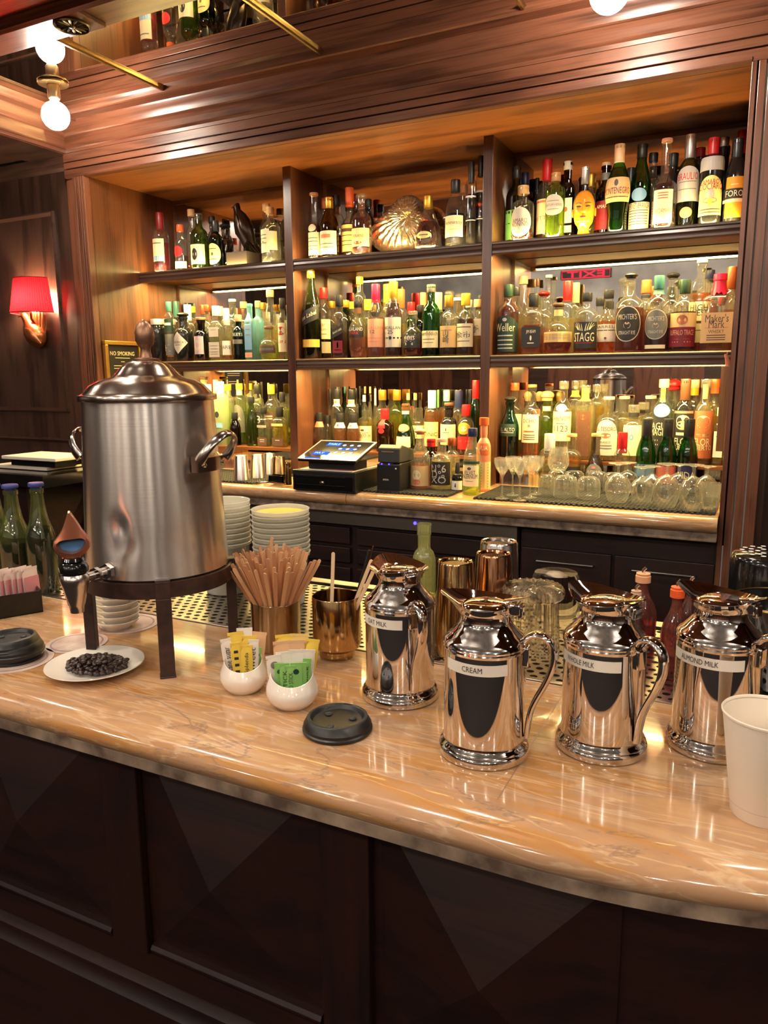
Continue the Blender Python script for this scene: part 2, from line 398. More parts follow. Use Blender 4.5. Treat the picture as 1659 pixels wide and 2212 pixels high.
# crown moulding, front wall and the beam on the left
CR = [(0, .942), (.014, .944), (.015, .956), (.022, .960), (.026, .966), (.031, .980), (.040, .993), (.046, .999),
      (.050, .996), (.056, 1.000), (.058, 1.010), (.066, 1.026), (.076, 1.036), (.078, 1.043), (.140, 1.043),
      (.142, 1.036), (.148, 1.034), (.155, 1.037), (.158, 1.062), (0, 1.062)]
struct('trim_6', MB().prism([(YF-d, EYE+z) for d, z in CR], 0, -2.75, 4.0), WX, smooth=True)
struct('trim_7', MB().prism([(-2.75+d, EYE+z) for d, z in CR], 1, .65, YF), WY, smooth=True)
struct('wall_beam', MB().box(-2.98, -2.75, .65, 2.53, EYE+.942, ZCL+.05), DX)
struct('ceiling_alcove', MB().box(-7, -2.75, .65, 2.55, EYE+.955, EYE+1.0), DX)
struct('trim_8', MB().prism([(2.53, EYE+.93), (2.50, EYE+.945), (2.515, EYE+.90), (2.53, EYE+.89)], 0, -7, -2.75), DX)
# mirrored coffer with brass bars
struct('ceiling_mirror', MB().box(-2.60, 3.0, 1.862, 2.356, ZCL, ZCL+.006), CMIRROR)
struct('ceiling_backing', MB().box(-2.9, 4.5, .62, 2.6, ZCL+.02, ZCL+.06), DX)
n = 9
for x in (-2.06, -1.38, -.70, -.02, .66, 1.34):
    b = MB().prism([(x-.011, ZCL), (x-.006, ZCL-.005), (x-.004, ZCL-.011), (x+.004, ZCL-.011), (x+.006, ZCL-.005), (x+.011, ZCL)], 1, 1.862, 2.345)
    struct('trim_%d' % n, b, BRASS); n += 1
# cross band with moulding, then a plain wood field towards the room
struct('ceiling_band', MB().box(-2.60, 4.0, 1.735, 1.868, ZCL-.010, ZCL+.02), WX, bevel=.003)
struct('trim_15', MB().prism([(1.735, ZCL-.010), (1.735, ZCL-.026), (1.722, ZCL-.034), (1.706, ZCL-.030), (1.700, ZCL-.016), (1.690, ZCL-.012), (1.690, ZCL+.01), (1.735, ZCL+.01)], 0, -2.60, 4.0), WX, smooth=True)
struct('ceiling_field', MB().box(-2.60, 4.0, .62, 1.700, ZCL-.008, ZCL+.02), NX)
# niche lining
t = MB().box(XL-.03, XL, YF+.021, YB+.03, ZBB-.1, ZN+.02)
struct('wall_niche_left', t, NZ)
struct('wall_niche_right', MB().box(XR, XR+.03, YF+.021, YB+.03, ZBB-.1, ZN+.02), NZ)
struct('ceiling_niche', MB().box(XL-.03, XR+.03, YF+.021, YB+.03, ZN, ZN+.03), NX)
struct('wall_niche_back', MB().box(XL-.03, XR+.03, YB+.012, YB+.04, ZBB-.1, ZN+.03), NX)
for k, (nm, (a, b)) in enumerate(BAYS.items()):
    struct('window_%d' % (k+1), MB().box(a+.001, b-.001, YB+.002, YB+.010, ZBB, ZN-.002), MIRROR)
    fr = MB().box(a, b, YB-.006, YB+.002, ZN-.018, ZN-.001).box(a, a+.010, YB-.006, YB+.002, ZBB, ZN-.018).box(b-.010, b, YB-.006, YB+.002, ZBB, ZN-.018)
    struct('mirror_frame', fr, WX, parent=bpy.data.objects['window_%d' % (k+1)])
struct('wall_divider_left', MB().box(D1[0], D1[1], YD-.006, YB+.01, ZBB, ZN), MZ, bevel=.002)
struct('wall_divider_right', MB().box(D2[0], D2[1], YD-.006, YB+.01, ZBB, ZN), MZ, bevel=.002)
struct('trim_20', MB().box(XR-.026, XR-.001, 2.555, 2.585, EYE-.24, EYE+.020), wood('light_oak_z', s2l(120, 76, 40), s2l(186, 130, 76), 2), bevel=.001)
t = thing('animal_figurine', 'tiny terracotta animal figurine on the light oak strip beside the right casing', 'figurine', (XR-.012, 2.57, EYE+.0205))
TC = plain(s2l(186, 112, 82), .6)
obj('body', MB().loft([((.004, 0, 0), (.008, 0, 0), (0, .007, 0)), ((.003, 0, .012), (.0085, 0, 0), (0, .007, 0)), ((-.001, 0, .022), (.006, 0, 0), (0, .0055, 0)), ((-.003, 0, .030), (.0062, 0, 0), (0, .0055, 0)), ((-.006, 0, .036), (.003, 0, 0), (0, .003, 0))], 14), TC, t)
obj('ear', MB().ball((-.001, -.003, .038), .003, 10, 6, .6, .6, 1.3), TC, t); obj('ear', MB().ball((-.001, .003, .038), .003, 10, 6, .6, .6, 1.3), TC, t)
# shelves, their light strips, risers
LED = emit('warm_light_strip', LEDC, L_LED); UPL = emit('warm_light_strip_up', LEDC, L_UP)
def nosing(z):
    return [(YD+.012, z-.002), (YD-.002, z-.002), (YD-.007, z-.006), (YD-.007, z-.011), (YD-.002, z-.015), (YD-.004, z-.024),
            (YD+.000, z-.031), (YD-.005, z-.036), (YD-.005, z-.043), (YD+.000, z-.048), (YD+.012, z-.048)]
for bn, (a, b) in BAYS.items():
    for sn, z, mt in (('top', Z1, DX), ('middle', Z2, DX)):
        s = thing('shelf', 'dark wooden %s shelf with moulded front edge in the %s bay' % ('upper' if sn == 'top' else 'lower', bn), 'shelf', ((a+b)/2, YD, z), group='shelves in the niche')
        inv = Matrix.Translation((-(a+b)/2, -YD, -z))
        obj('board', MB().box(a+.0015, b-.0015, YD+.012, YB-.008, z-.032, z-.002).xform(inv), NX, s, False)
        obj('front_moulding', MB().prism(nosing(z), 0, a+.0015, b-.0015).xform(inv), mt, s)
        obj('strip_housing', MB().box(a+.03, b-.03, YD+.014, YD+.032, z-.0425, z-.033).xform(inv), BLACKP, s, False)
        obj('light_strip', MB().add([(a+.03, YD+.016, z-.0432), (b-.03, YD+.016, z-.0432), (b-.03, YD+.030, z-.0432), (a+.03, YD+.030, z-.0432)], [(0, 1, 2, 3)]).xform(inv), LED, s, False)
        if sn == 'top':
            obj('uplight_strip', MB().box(a+.02, b-.02, YD+.014, YD+.026, z-.003, z+.0005).xform(inv), UPL, s, False)
    s = thing('bottle_riser', 'low wooden step behind the counter glasses in the %s bay' % bn, 'riser', ((a+b)/2, 2.87, ZBB), group='bottle risers on the back counter')
    inv = Matrix.Translation((-(a+b)/2, -2.87, -ZBB))
    obj('step_board', MB().box(a+.003, b-.003, 2.862, YB-.006, ZR-.014, ZR).xform(inv), NX, s, False, .001)
    for x in (a+.01, b-.02): obj('step_support', MB().box(x, x+.010, 2.89, YB-.02, ZBB, ZR-.014).xform(inv), NX, s, False)
# panelling on the sconce wall
def frame_panel(name, x0, x1, z0, z1, y, mt, wd=.022):
    pr = [(0, 0), (.004, .010), (.009, .012), (.013, .008), (wd, .003), (wd, 0)]
    mb = MB()
    ring = [[(x0+d, z0+d, h), (x1-d, z0+d, h), (x1-d, z1-d, h), (x0+d, z1-d, h)] for d, h in pr]
    vs = [(p[0], y-p[2], p[1]) for r_ in ring for p in r_]; k = len(pr)
    fs = [(i*4+j, i*4+(j+1) % 4, (i+1)*4+(j+1) % 4, (i+1)*4+j) for i in range(k-1) for j in range(4)]
    mb.add(vs, fs); return struct(name, mb, mt, smooth=True)
frame_panel('trim_16', -3.62, -2.885, EYE-.16, EYE+.735, 2.53, DX)
frame_panel('trim_17', -4.5, -3.74, EYE-.16, EYE+.735, 2.53, DX)
frame_panel('trim_19', -3.62, -2.885, .2, EYE-.28, 2.53, DX)
# ================================================================== BACK COUNTER
def bull(y0, y1, z0, z1, front_r):
    """slab profile in y-z, rounded nose on the -y side"""
    pts = [(y1, z0), (y1, z1)]
    r = (z1-z0)/2
    for k in range(11):
        a = PI/2+PI*k/10; pts.append((y0+r+r*math.cos(a)*front_r, z0+r+r*math.sin(a)))
    return pts
t = thing('back_counter', 'pale gold stone back counter under the bottle niche, lit from the shelf above', 'counter', (-1.3, 2.6, ZBB))
inv = Matrix.Translation((1.3, -2.6, -ZBB))
for a, b in ((XL+.001, -1.36), (-1.358, XR-.001)):
    obj('stone_slab', MB().prism(bull(2.42, YB+.008, ZBB-.048, ZBB, 1.0), 0, a, b).xform(inv), ONYX, t)
obj('stone_underlayer', MB().box(XL+.001, XR-.001, 2.445, YB, ZBB-.078, ZBB-.048).xform(inv), STONE, t, False, .003)
# cabinets and cooler below it
STEELF = P('satin_steel', s2l(150, 140, 130), 0.4, 1.0)
c = thing('undercounter_cooler', 'dark undercounter cooler with steel top rail under the back counter', 'cooler', (-1.5, 2.6, 0))
inv = Matrix.Translation((1.5, -2.6, 0))
obj('cooler_body', MB().box(-2.63, -.722, 2.52, 3.0, .02, ZBB-.079).xform(inv), BX, c, False)
obj('steel_rail', MB().box(-2.63, -.72, 2.485, 2.52, ZBB-.135, ZBB-.082).xform(inv), STEELF, c, False, .002)
obj('indicator_light', MB().ball((-1.105, 2.484, ZBB-.105), .006).xform(inv), emit('blue_led', (.03, .02, 1), 6), c)
for i, x in enumerate((-2.62, -1.99, -1.36)):
    for j, (z0, z1) in enumerate(((ZBB-.215, ZBB-.150), (ZBB-.29, ZBB-.23), (.05, ZBB-.31))):
        d = obj('drawer', MB().box(x, x+.60, 2.500, 2.52, z0, z1).xform(inv), BX, c, False, .003)
c = thing('back_cabinet', 'dark wooden cabinet with slim steel pulls under the back counter', 'cabinet', (-.4, 2.6, 0))
inv = Matrix.Translation((.4, -2.6, 0))
obj('cabinet_body', MB().box(-.715, XR-.002, 2.52, 3.0, .02, ZBB-.079).xform(inv), BX, c, False)
for i in range(2):
    x = -.71+i*.315
    d = obj('door', MB().box(x, x+.305, 2.505, 2.52, .06, ZBB-.16).xform(inv), BZ, c, False, .003)
    obj('handle', MB().tube([(x+.06, 2.506, ZBB-.20), (x+.06, 2.485, ZBB-.20), (x+.25, 2.485, ZBB-.20), (x+.25, 2.506, ZBB-.20)], .004, 8).xform(inv), CHROME, d)
# rubber bar mats on the back counter
def bar_mat(x0, x1, y0, y1, label):
    t = thing('bar_mat', label, 'mat', ((x0+x1)/2, (y0+y1)/2, ZBB), group='rubber mats on the back counter')
    mb = MB().box(x0, x1, y0+.008, y1, ZBB+.0005, ZBB+.004)
    k = int((y1-y0)/.016)
    for i in range(k): mb.box(x0, x1, y0+.008+i*.016, y0+.014+i*.016, ZBB+.004, ZBB+.008)
    for i in range(int((x1-x0)/.0165)): mb.box(x0+i*.0165, x0+i*.0165+.008, y0, y0+.009, ZBB+.0005, ZBB+.006)
    for i in range(int((x1-x0)/.012)): mb.box(x0+i*.012, x0+i*.012+.003, y0+.008, y1, ZBB+.004, ZBB+.0072)
    obj('ribbed_mat', mb.xform(Matrix.Translation((-(x0+x1)/2, -(y0+y1)/2, -ZBB))), RUBBER, t, False)
bar_mat(-.878, -.10, 2.475, 2.80, 'black ribbed rubber mat under the inverted glasses at right')
bar_mat(-1.36, -.975, 2.47, 2.76, 'black ribbed rubber mat under the counter bottles beside the printer')
bar_mat(-2.42, -1.80, 2.47, 2.80, 'black ribbed rubber mat under the inverted steel tins')
# ================================================================== FRONT COUNTER
def arc_path(y, x0, x1, R=.92, xs=-.20, n=26):
    """plan line: straight at depth y, then curving away from the guests"""
    pts = [(x0, y), (-1.2, y), (-.7, y), (-.45, y), (xs, y)]
    cy = y+R
    for k in range(1, n+1):
        a = k/n*1.1; x = xs+R*math.sin(a)
        pts.append((x, cy-R*math.cos(a)))
        if x > x1: break
    return pts
def sweep(profile, path_fn, x0, x1, ycut):
    """profile (depth offset inward, z) swept along nested plan curves; closed at the back"""
    mb = MB(); rows = []
    base = arc_path(.69, x0, x1)
    # normals
    def off(i, d):
        p = Vector(base[i]).to_3d(); q = Vector(base[min(i+1, len(base)-1)]).to_3d()-Vector(base[max(i-1, 0)]).to_3d()
        nrm = Vector((-q.y, q.x, 0)).normalized(); return (p+nrm*d)
    for d, z in profile:
        rows.append([(off(i, d).x, off(i, d).y, z) for i in range(len(base))])
    n_ = len(base); vs = [p for r_ in rows for p in r_]
    fs = [(i*n_+k, i*n_+k+1, (i+1)*n_+k+1, (i+1)*n_+k) for i in range(len(rows)-1) for k in range(n_-1)]
    fs.append(tuple(i*n_ for i in range(len(rows)))); fs.append(tuple(i*n_+n_-1 for i in range(len(rows)-1, -1, -1)))
    fs += [((len(rows)-1)*n_+k, (len(rows)-1)*n_+k+1, k+1, k) for k in range(n_-1)]
    return mb.add(vs, fs)
prof = [(.395, ZC-.040), (.395, ZC), (.055, ZC), (.040, ZC-.0005), (.024, ZC-.003), (.012, ZC-.008), (.004, ZC-.015), (.0, ZC-.024), (.002, ZC-.033), (.008, ZC-.040)]
t = thing('bar_counter', 'polished amber onyx bar counter with a rounded front edge', 'counter', (-.7, .9, ZC))
inv = Matrix.Translation((.7, -.9, -ZC))
obj('stone_slab', sweep(prof, None, -2.9, .75, None).xform(inv), ONYX, t)
obj('stone_underlayer', sweep([(.395, ZC-.062), (.395, ZC-.040), (.016, ZC-.040), (.012, ZC-.044), (.012, ZC-.060), (.018, ZC-.062)], None, -2.9, .75, None).xform(inv), STONE, t, False)
obj('slab_joint', MB().box(-.2315, -.2300, .7449, 1.08, ZC-.0002, ZC+.00015).xform(inv), plain(s2l(150, 112, 84)), t, False)
# bar front
t = thing('panelled_bar', 'dark panelled wooden bar front with faceted diamond panels', 'bar', (-.7, .85, 0))
inv = Matrix.Translation((.7, -.85, 0))
dep = .125
base = [(.30, 0), (.30, ZC-.062), (dep, ZC-.062), (dep, 0)]
obj('bar_wall', sweep([(.30, 0), (.30, ZC-.0625), (dep+.012, ZC-.0625), (dep+.012, 0)], None, -2.9, .75, None).xform(inv), BX, t, False)
YP = .69+dep+.012
def pyramid(x0, x1, z0, z1, h):
    y = YP; cx_, cz = (x0+x1)/2, (z0+z1)/2
    return MB().add([(x0, y, z0), (x1, y, z0), (x1, y, z1), (x0, y, z1), (cx_, y-h, cz)], [(0, 1, 4), (1, 2, 4), (2, 3, 4), (3, 0, 4)])
zt, zb = EYE-.575, EYE-.935
for k in range(-4, 3):
    x0 = -.842+k*.418*1.0; x1 = x0+.328
    if x1 > .0 and x0 > -.1: break
    obj('diamond_panel', pyramid(x0+.006, x1-.006, zb+.008, zt, .050).xform(inv), BX if k % 2 else BX, t, False)
    m_ = MB(); 
    m_.prism([(YP, zb-.010), (YP-.012, zb-.006), (YP-.014, zb), (YP-.010, zb+.006), (YP, zb+.008)], 0, x0, x1)
    obj('panel_bead', m_.xform(inv), BX, t)
    obj('pilaster', MB().box(x0-.090+.006, x0-.006+.000, YP-.016, YP, zb-.012, ZC-.063).xform(inv), BZ, t, False, .003)
for z, h in ((EYE-1.005, .014), (EYE-1.045, .012)):
    obj('rail_moulding', sweep([(dep+.012, z-.010), (dep+.012, z+.012), (dep+.002, z+.010), (dep-.010, z+.002), (dep-.010, z-.004), (dep, z-.010)], None, -2.9, .75, None).xform(inv), BX, t)
obj('rail_board', sweep([(dep+.012, zb-.060), (dep+.012, zb-.014), (dep+.004, zb-.014), (dep+.004, zb-.060)], None, -2.9, .75, None).xform(inv), BX, t, False)
# work shelf with perforated drip tray behind the stone
t = thing('drip_tray', 'perforated stainless drip tray set behind the onyx counter', 'tray', (-.8, 1.25, ZC))
inv = Matrix.Translation((.8, -1.25, -ZC))
mb = MB(); x0, x1, y0, y1, p = -1.38, .30, 1.098, 1.43, .0205
nx, ny = int((x1-x0)/p), int((y1-y0)/(p*.86))
for j in range(ny):
    for i in range(nx):
        cx_ = x0+p*(i+.5)+(p/2 if j % 2 else 0)-p/4; cy_ = y0+p*.86*(j+.5)
        hx, hy = p/2, p*.43; r_ = p*.315
        out_ = [(cx_+hx*a, cy_+hy*b) for a, b in ((1, 0), (1, 1), (0, 1), (-1, 1), (-1, 0), (-1, -1), (0, -1), (1, -1))]
        inn = [(cx_+r_*math.cos(PI/4*k), cy_+r_*math.sin(PI/4*k)*.86) for k in range(8)]
        mb.add([(a, b, ZC-.001) for a, b in out_]+[(a, b, ZC-.001) for a, b in inn]+[(a, b, ZC-.004) for a, b in inn],
               [(k, (k+1) % 8, 8+(k+1) % 8, 8+k) for k in range(8)]+[(8+k, 8+(k+1) % 8, 16+(k+1) % 8, 16+k) for k in range(8)])
obj('perforated_plate', mb.xform(inv), P('tray_steel', s2l(176, 168, 158), .28, 1.0), t, False)
obj('tray_pan', MB().box(x0-.012, x1+.012, 1.0865, 1.46, ZC-.05, ZC-.03).xform(inv), BLACKP, t, False)
obj('tray_rim', MB().box(x0-.012, x1+.012, 1.0865, 1.0975, ZC-.03, ZC+.002).box(x0-.012, x1+.012, 1.43, 1.46, ZC-.03, ZC+.002).box(x0-.012, x0, 1.0975, 1.43, ZC-.03, ZC+.002).box((x0+x1)/2-.02, (x0+x1)/2-.014, 1.0975, 1.43, ZC-.003, ZC+.001).xform(inv), P('tray_steel', None), t, False, .001)
# counter left of the tray runs deeper
obj('work_counter', MB().box(-2.9, 1.0, 1.0862, 1.46, ZC-.09, ZC-.051), BX, None, False)['kind'] = 'structure'
obj('work_counter_end', MB().box(-2.9, x0-.013, 1.0862, 1.46, ZC-.05, ZC-.002), BLACKG, None, False)['kind'] = 'structure'
# ================================================================== LAMPS
BULB = emit('lit_globe_bulb', BULBC, L_BULB)
t = thing('globe_bulb_fixture', 'brass ceiling fixture with a lit round bulb at the left end of the mirrored ceiling', 'light', (-2.372, 2.122, ZCL), group='globe bulbs on the mirrored ceiling')
obj('ceiling_plate', MB().lathe([(.0, -.001), (.052, -.001), (.054, -.004), (.052, -.008), (.02, -.010)], 32), BRASS, t)
obj('socket', MB().lathe([(.020, -.010), (.022, -.014), (.022, -.052), (.019, -.056), (.0, -.056)], 24), P('aged_brass', s2l(170, 140, 104), .3, 1.0), t)
obj('bulb', MB().lathe([(.012, -.056), (.014, -.062), (.020, -.070)]+[(.0485*math.sin(a), -.112+.0485*math.cos(a)) for a in [.45+i*(PI-.45)/14 for i in range(15)]], 32), BULB, t)
dup(t, (-.412, 2.122, ZCL), label='lit round bulb on a brass fixture, cut by the top edge at right')
# rosette vent on the band
t = thing('ceiling_rosette', 'square plate with a carved round rosette on the ceiling band beside the left bulb', 'ornament', (-1.905, 1.79, ZCL-.010))
obj('square_plate', MB().box(-.075, .075, -.062, .062, -.012, 0), WX, t, False, .002)
mb = MB().lathe([(.052, -.012), (.053, -.018), (.050, -.021), (.047, -.018), (.046, -.013)], 40, close=False)
for k in range(14):
    a = 2*PI*k/14; c_, s_ = math.cos(a), math.sin(a)
    mb.loft([((c_*q, s_*q, -.014), (-s_*w_, c_*w_, 0), (0, 0, .0055)) for q, w_ in ((.010, .0015), (.018, .0038), (.030, .0055), (.040, .0050), (.0445, .0015))], 8)
mb.ball((0, 0, -.016), .011, 14, 8, 1, 1, .7)
obj('rosette', mb, P('pewter', s2l(120, 110, 100), .3, 1.0), t)
# unseen lamps added to light the counter and the things on it
DOWN = emit('lit_fill_downlight', (1.0, .85, .68), L_DOWN)
t = thing('fill_downlight', 'small round unseen added downlight above the bar counter', 'light', (-2.6, 1.38, ZCL-.008), group='unseen added downlights over the bar')
obj('bezel', MB().lathe([(.030, 0), (.042, 0), (.044, -.003), (.040, -.005), (.030, -.003)], 24, close=False), BRASS, t)
obj('lamp_face', MB().lathe([(.0, -.002), (.030, -.002)], 24, close=False), DOWN, t)
for n_, (x, y, z) in zip(('second', 'third', 'fourth', 'fifth'), ((-1.65, 1.38, ZCL-.008), (-.7, 1.38, ZCL-.008), (.25, 1.38, ZCL-.008), (1.2, 1.38, ZCL-.008))):
    dup(t, (x, y, z), label='small round unseen added downlight above the bar counter, %s from the left' % n_)
t['label'] = 'small round unseen added downlight above the bar counter, leftmost'
gl_ = thing('fill_globe', 'unseen added globe lamp in the guest room, nearest row, leftmost', 'light', (-3.4, .35, 2.90), group='unseen added globe lamps in the guest room')  # unseen globes added for frontal light on the jugs and labels
obj('globe', MB().ball((0, 0, 0), .040, 24, 14), emit('lit_fill_globe', (1.0, .88, .74), L_GLOBE), gl_)
obj('cord', MB().tube([(0, 0, .04), (0, 0, .10)], .004, 6), BLACKP, gl_)
obj('cap', MB().lathe([(.012, .036), (.02, .038), (.014, .06), (0, .06)], 16), BRASS, gl_)
for j, (y, rn_) in enumerate(((.35, 'nearest row'), (-1.6, 'middle row'), (-3.4, 'far row'))):
    for i, x in enumerate((-3.4, -1.9, -.9, .9, 2.4)):
        if i+j: dup(gl_, (x, y, 2.90), label='unseen added globe lamp in the guest room, %s, %s from the left' % (rn_, ('first', 'second', 'third', 'fourth', 'fifth')[i]))
# ================================================================== BOTTLES
GC = {  # glass tints
 'clear': (.98, .97, .90), 'pale': (.95, .97, .86), 'green': (.08, .42, .10), 'dgreen': (.03, .13, .05), 'olive': (.32, .40, .14),
 'black': (.012, .012, .012), 'amber': (.42, .20, .06), 'brown': (.13, .06, .02), 'blue': (.50, .86, .96), 'teal': (.05, .30, .22),
 'frost': (.86, .92, .62), 'lime': (.72, .84, .32), 'ygreen': (.25, .55, .08), 'smoke': (.45, .42, .38), 'ice': (.80, .92, .95), 'orange': (.85, .25, .12)}
LC = {'amber': (.72, .30, .06), 'red': (.50, .07, .03), 'dred': (.25, .02, .02), 'rose': (.70, .04, .10), 'orange': (.92, .48, .06), 'gold': (.90, .62, .16),
      'pale': (.95, .90, .62), 'yellow': (.95, .80, .10), 'clear': (.96, .96, .90), 'dark': (.06, .02, .012), 'brown': (.28, .10, .03), 'pink': (.85, .50, .42), 'lime': (.75, .85, .25), 'oil': (.14, .16, .03)}
CP = {'black': (.015, .015, .015), 'cork': s2l(214, 168, 110), 'tan': s2l(226, 186, 140), 'white': s2l(240, 232, 216), 'gold': s2l(226, 176, 70), 'yellow': s2l(240, 206, 60),
      'red': s2l(200, 30, 34), 'magenta': s2l(206, 20, 66), 'orange': s2l(226, 100, 48), 'silver': s2l(190, 184, 176), 'navy': s2l(36, 44, 84), 'green': s2l(40, 66, 48),
      'teal': s2l(60, 110, 104), 'pink': s2l(224, 160, 130), 'copper': s2l(176, 98, 62), 'dred': s2l(130, 24, 24), 'sky': s2l(140, 214, 230), 'lgreen': s2l(130, 200, 110), 'gray': s2l(110, 108, 100), 'brown': s2l(96, 60, 38), 'glass': (.9, .9, .85), 'wood': s2l(200, 140, 90), 'lilac': s2l(196, 166, 176)}
LB = dict(CP); LB.update({'cream': s2l(238, 222, 176), 'lyellow': s2l(240, 226, 140), 'ltan': s2l(222, 184, 124), 'dkgreen': s2l(28, 52, 40), 'slate': s2l(120, 152, 168), 'coral': s2l(226, 120, 92),
      'char': s2l(36, 32, 30), 'umber': s2l(92, 64, 50), 'stone': s2l(200, 190, 176), 'maroon': s2l(120, 20, 36), 'bluel': s2l(120, 160, 196), 'amberl': s2l(236, 160, 40)})
def profile(kind, r, H):
    n = min(.0150, r*.50)
    if kind == 'std':   P_ = [(.90, 0), (1, .015), (1, .60), (.97, .64), (.86, .685), (.66, .725), (.46, .755), ('n', .80), ('n', 1)]
    elif kind == 'wine': P_ = [(.92, 0), (1, .012), (1, .52), (.95, .58), (.82, .66), (.62, .74), (.48, .80), ('n', .86), ('n', 1)]
    elif kind == 'sq':  P_ = [(.94, 0), (1, .012), (1, .66), (.96, .69), (.72, .725), (.50, .745), ('n', .78), ('n', 1)]
    elif kind == 'slim': P_ = [(.95, 0), (1, .01), (1, .60), (.92, .66), (.76, .72), ('n', .80), ('n', 1)]
    elif kind == 'tube': P_ = [(.96, 0), (1, .01), (1, .74), (.92, .78), (.70, .80), ('n', .83), ('n', 1)]
    elif kind == 'squat': P_ = [(.72, 0), (.86, .04), (1, .20), (1, .44), (.93, .54), (.74, .62), (.50, .67), ('n', .72), ('n', 1)]
    elif kind == 'apo': P_ = [(.95, 0), (1, .015), (1, .60), (.97, .66), (.84, .715), (.60, .745), (.46, .76), ('w', .80), ('w', 1)]
    elif kind == 'cone': P_ = [(.94, 0), (1, .04), (.97, .22), (.86, .40), (.66, .56), (.46, .68), ('n', .76), ('n', 1)]
    elif kind == 'bell': P_ = [(.70, 0), (.80, .03), (.76, .20), (.86, .30), (1, .42), (1, .50), (.94, .58), (.76, .66), (.56, .74), ('n', .82), ('n', .97), ('n', 1)]
    elif kind == 'long': P_ = [(.94, 0), (1, .015), (1, .46), (.95, .51), (.74, .55), (.46, .585), ('n', .62), ('n', 1)]
    elif kind == 'jar': P_ = [(.94, 0), (1, .015), (1, .80), (.94, .86), (.78, .90), (.74, .92), (.74, 1)]
    out = []
    for a, z in P_: out.append((n if a == 'n' else max(n*1.15, r*.42) if a == 'w' else a*r, z*H))
    return out
def rad_at(prof, z):
    for (r0, z0), (r1, z1) in zip(prof, prof[1:]):
        if z0 <= z <= z1: return r0+(r1-r0)*(z-z0)/max(z1-z0, 1e-9)
    return prof[-1][0]
_glassmesh = {}
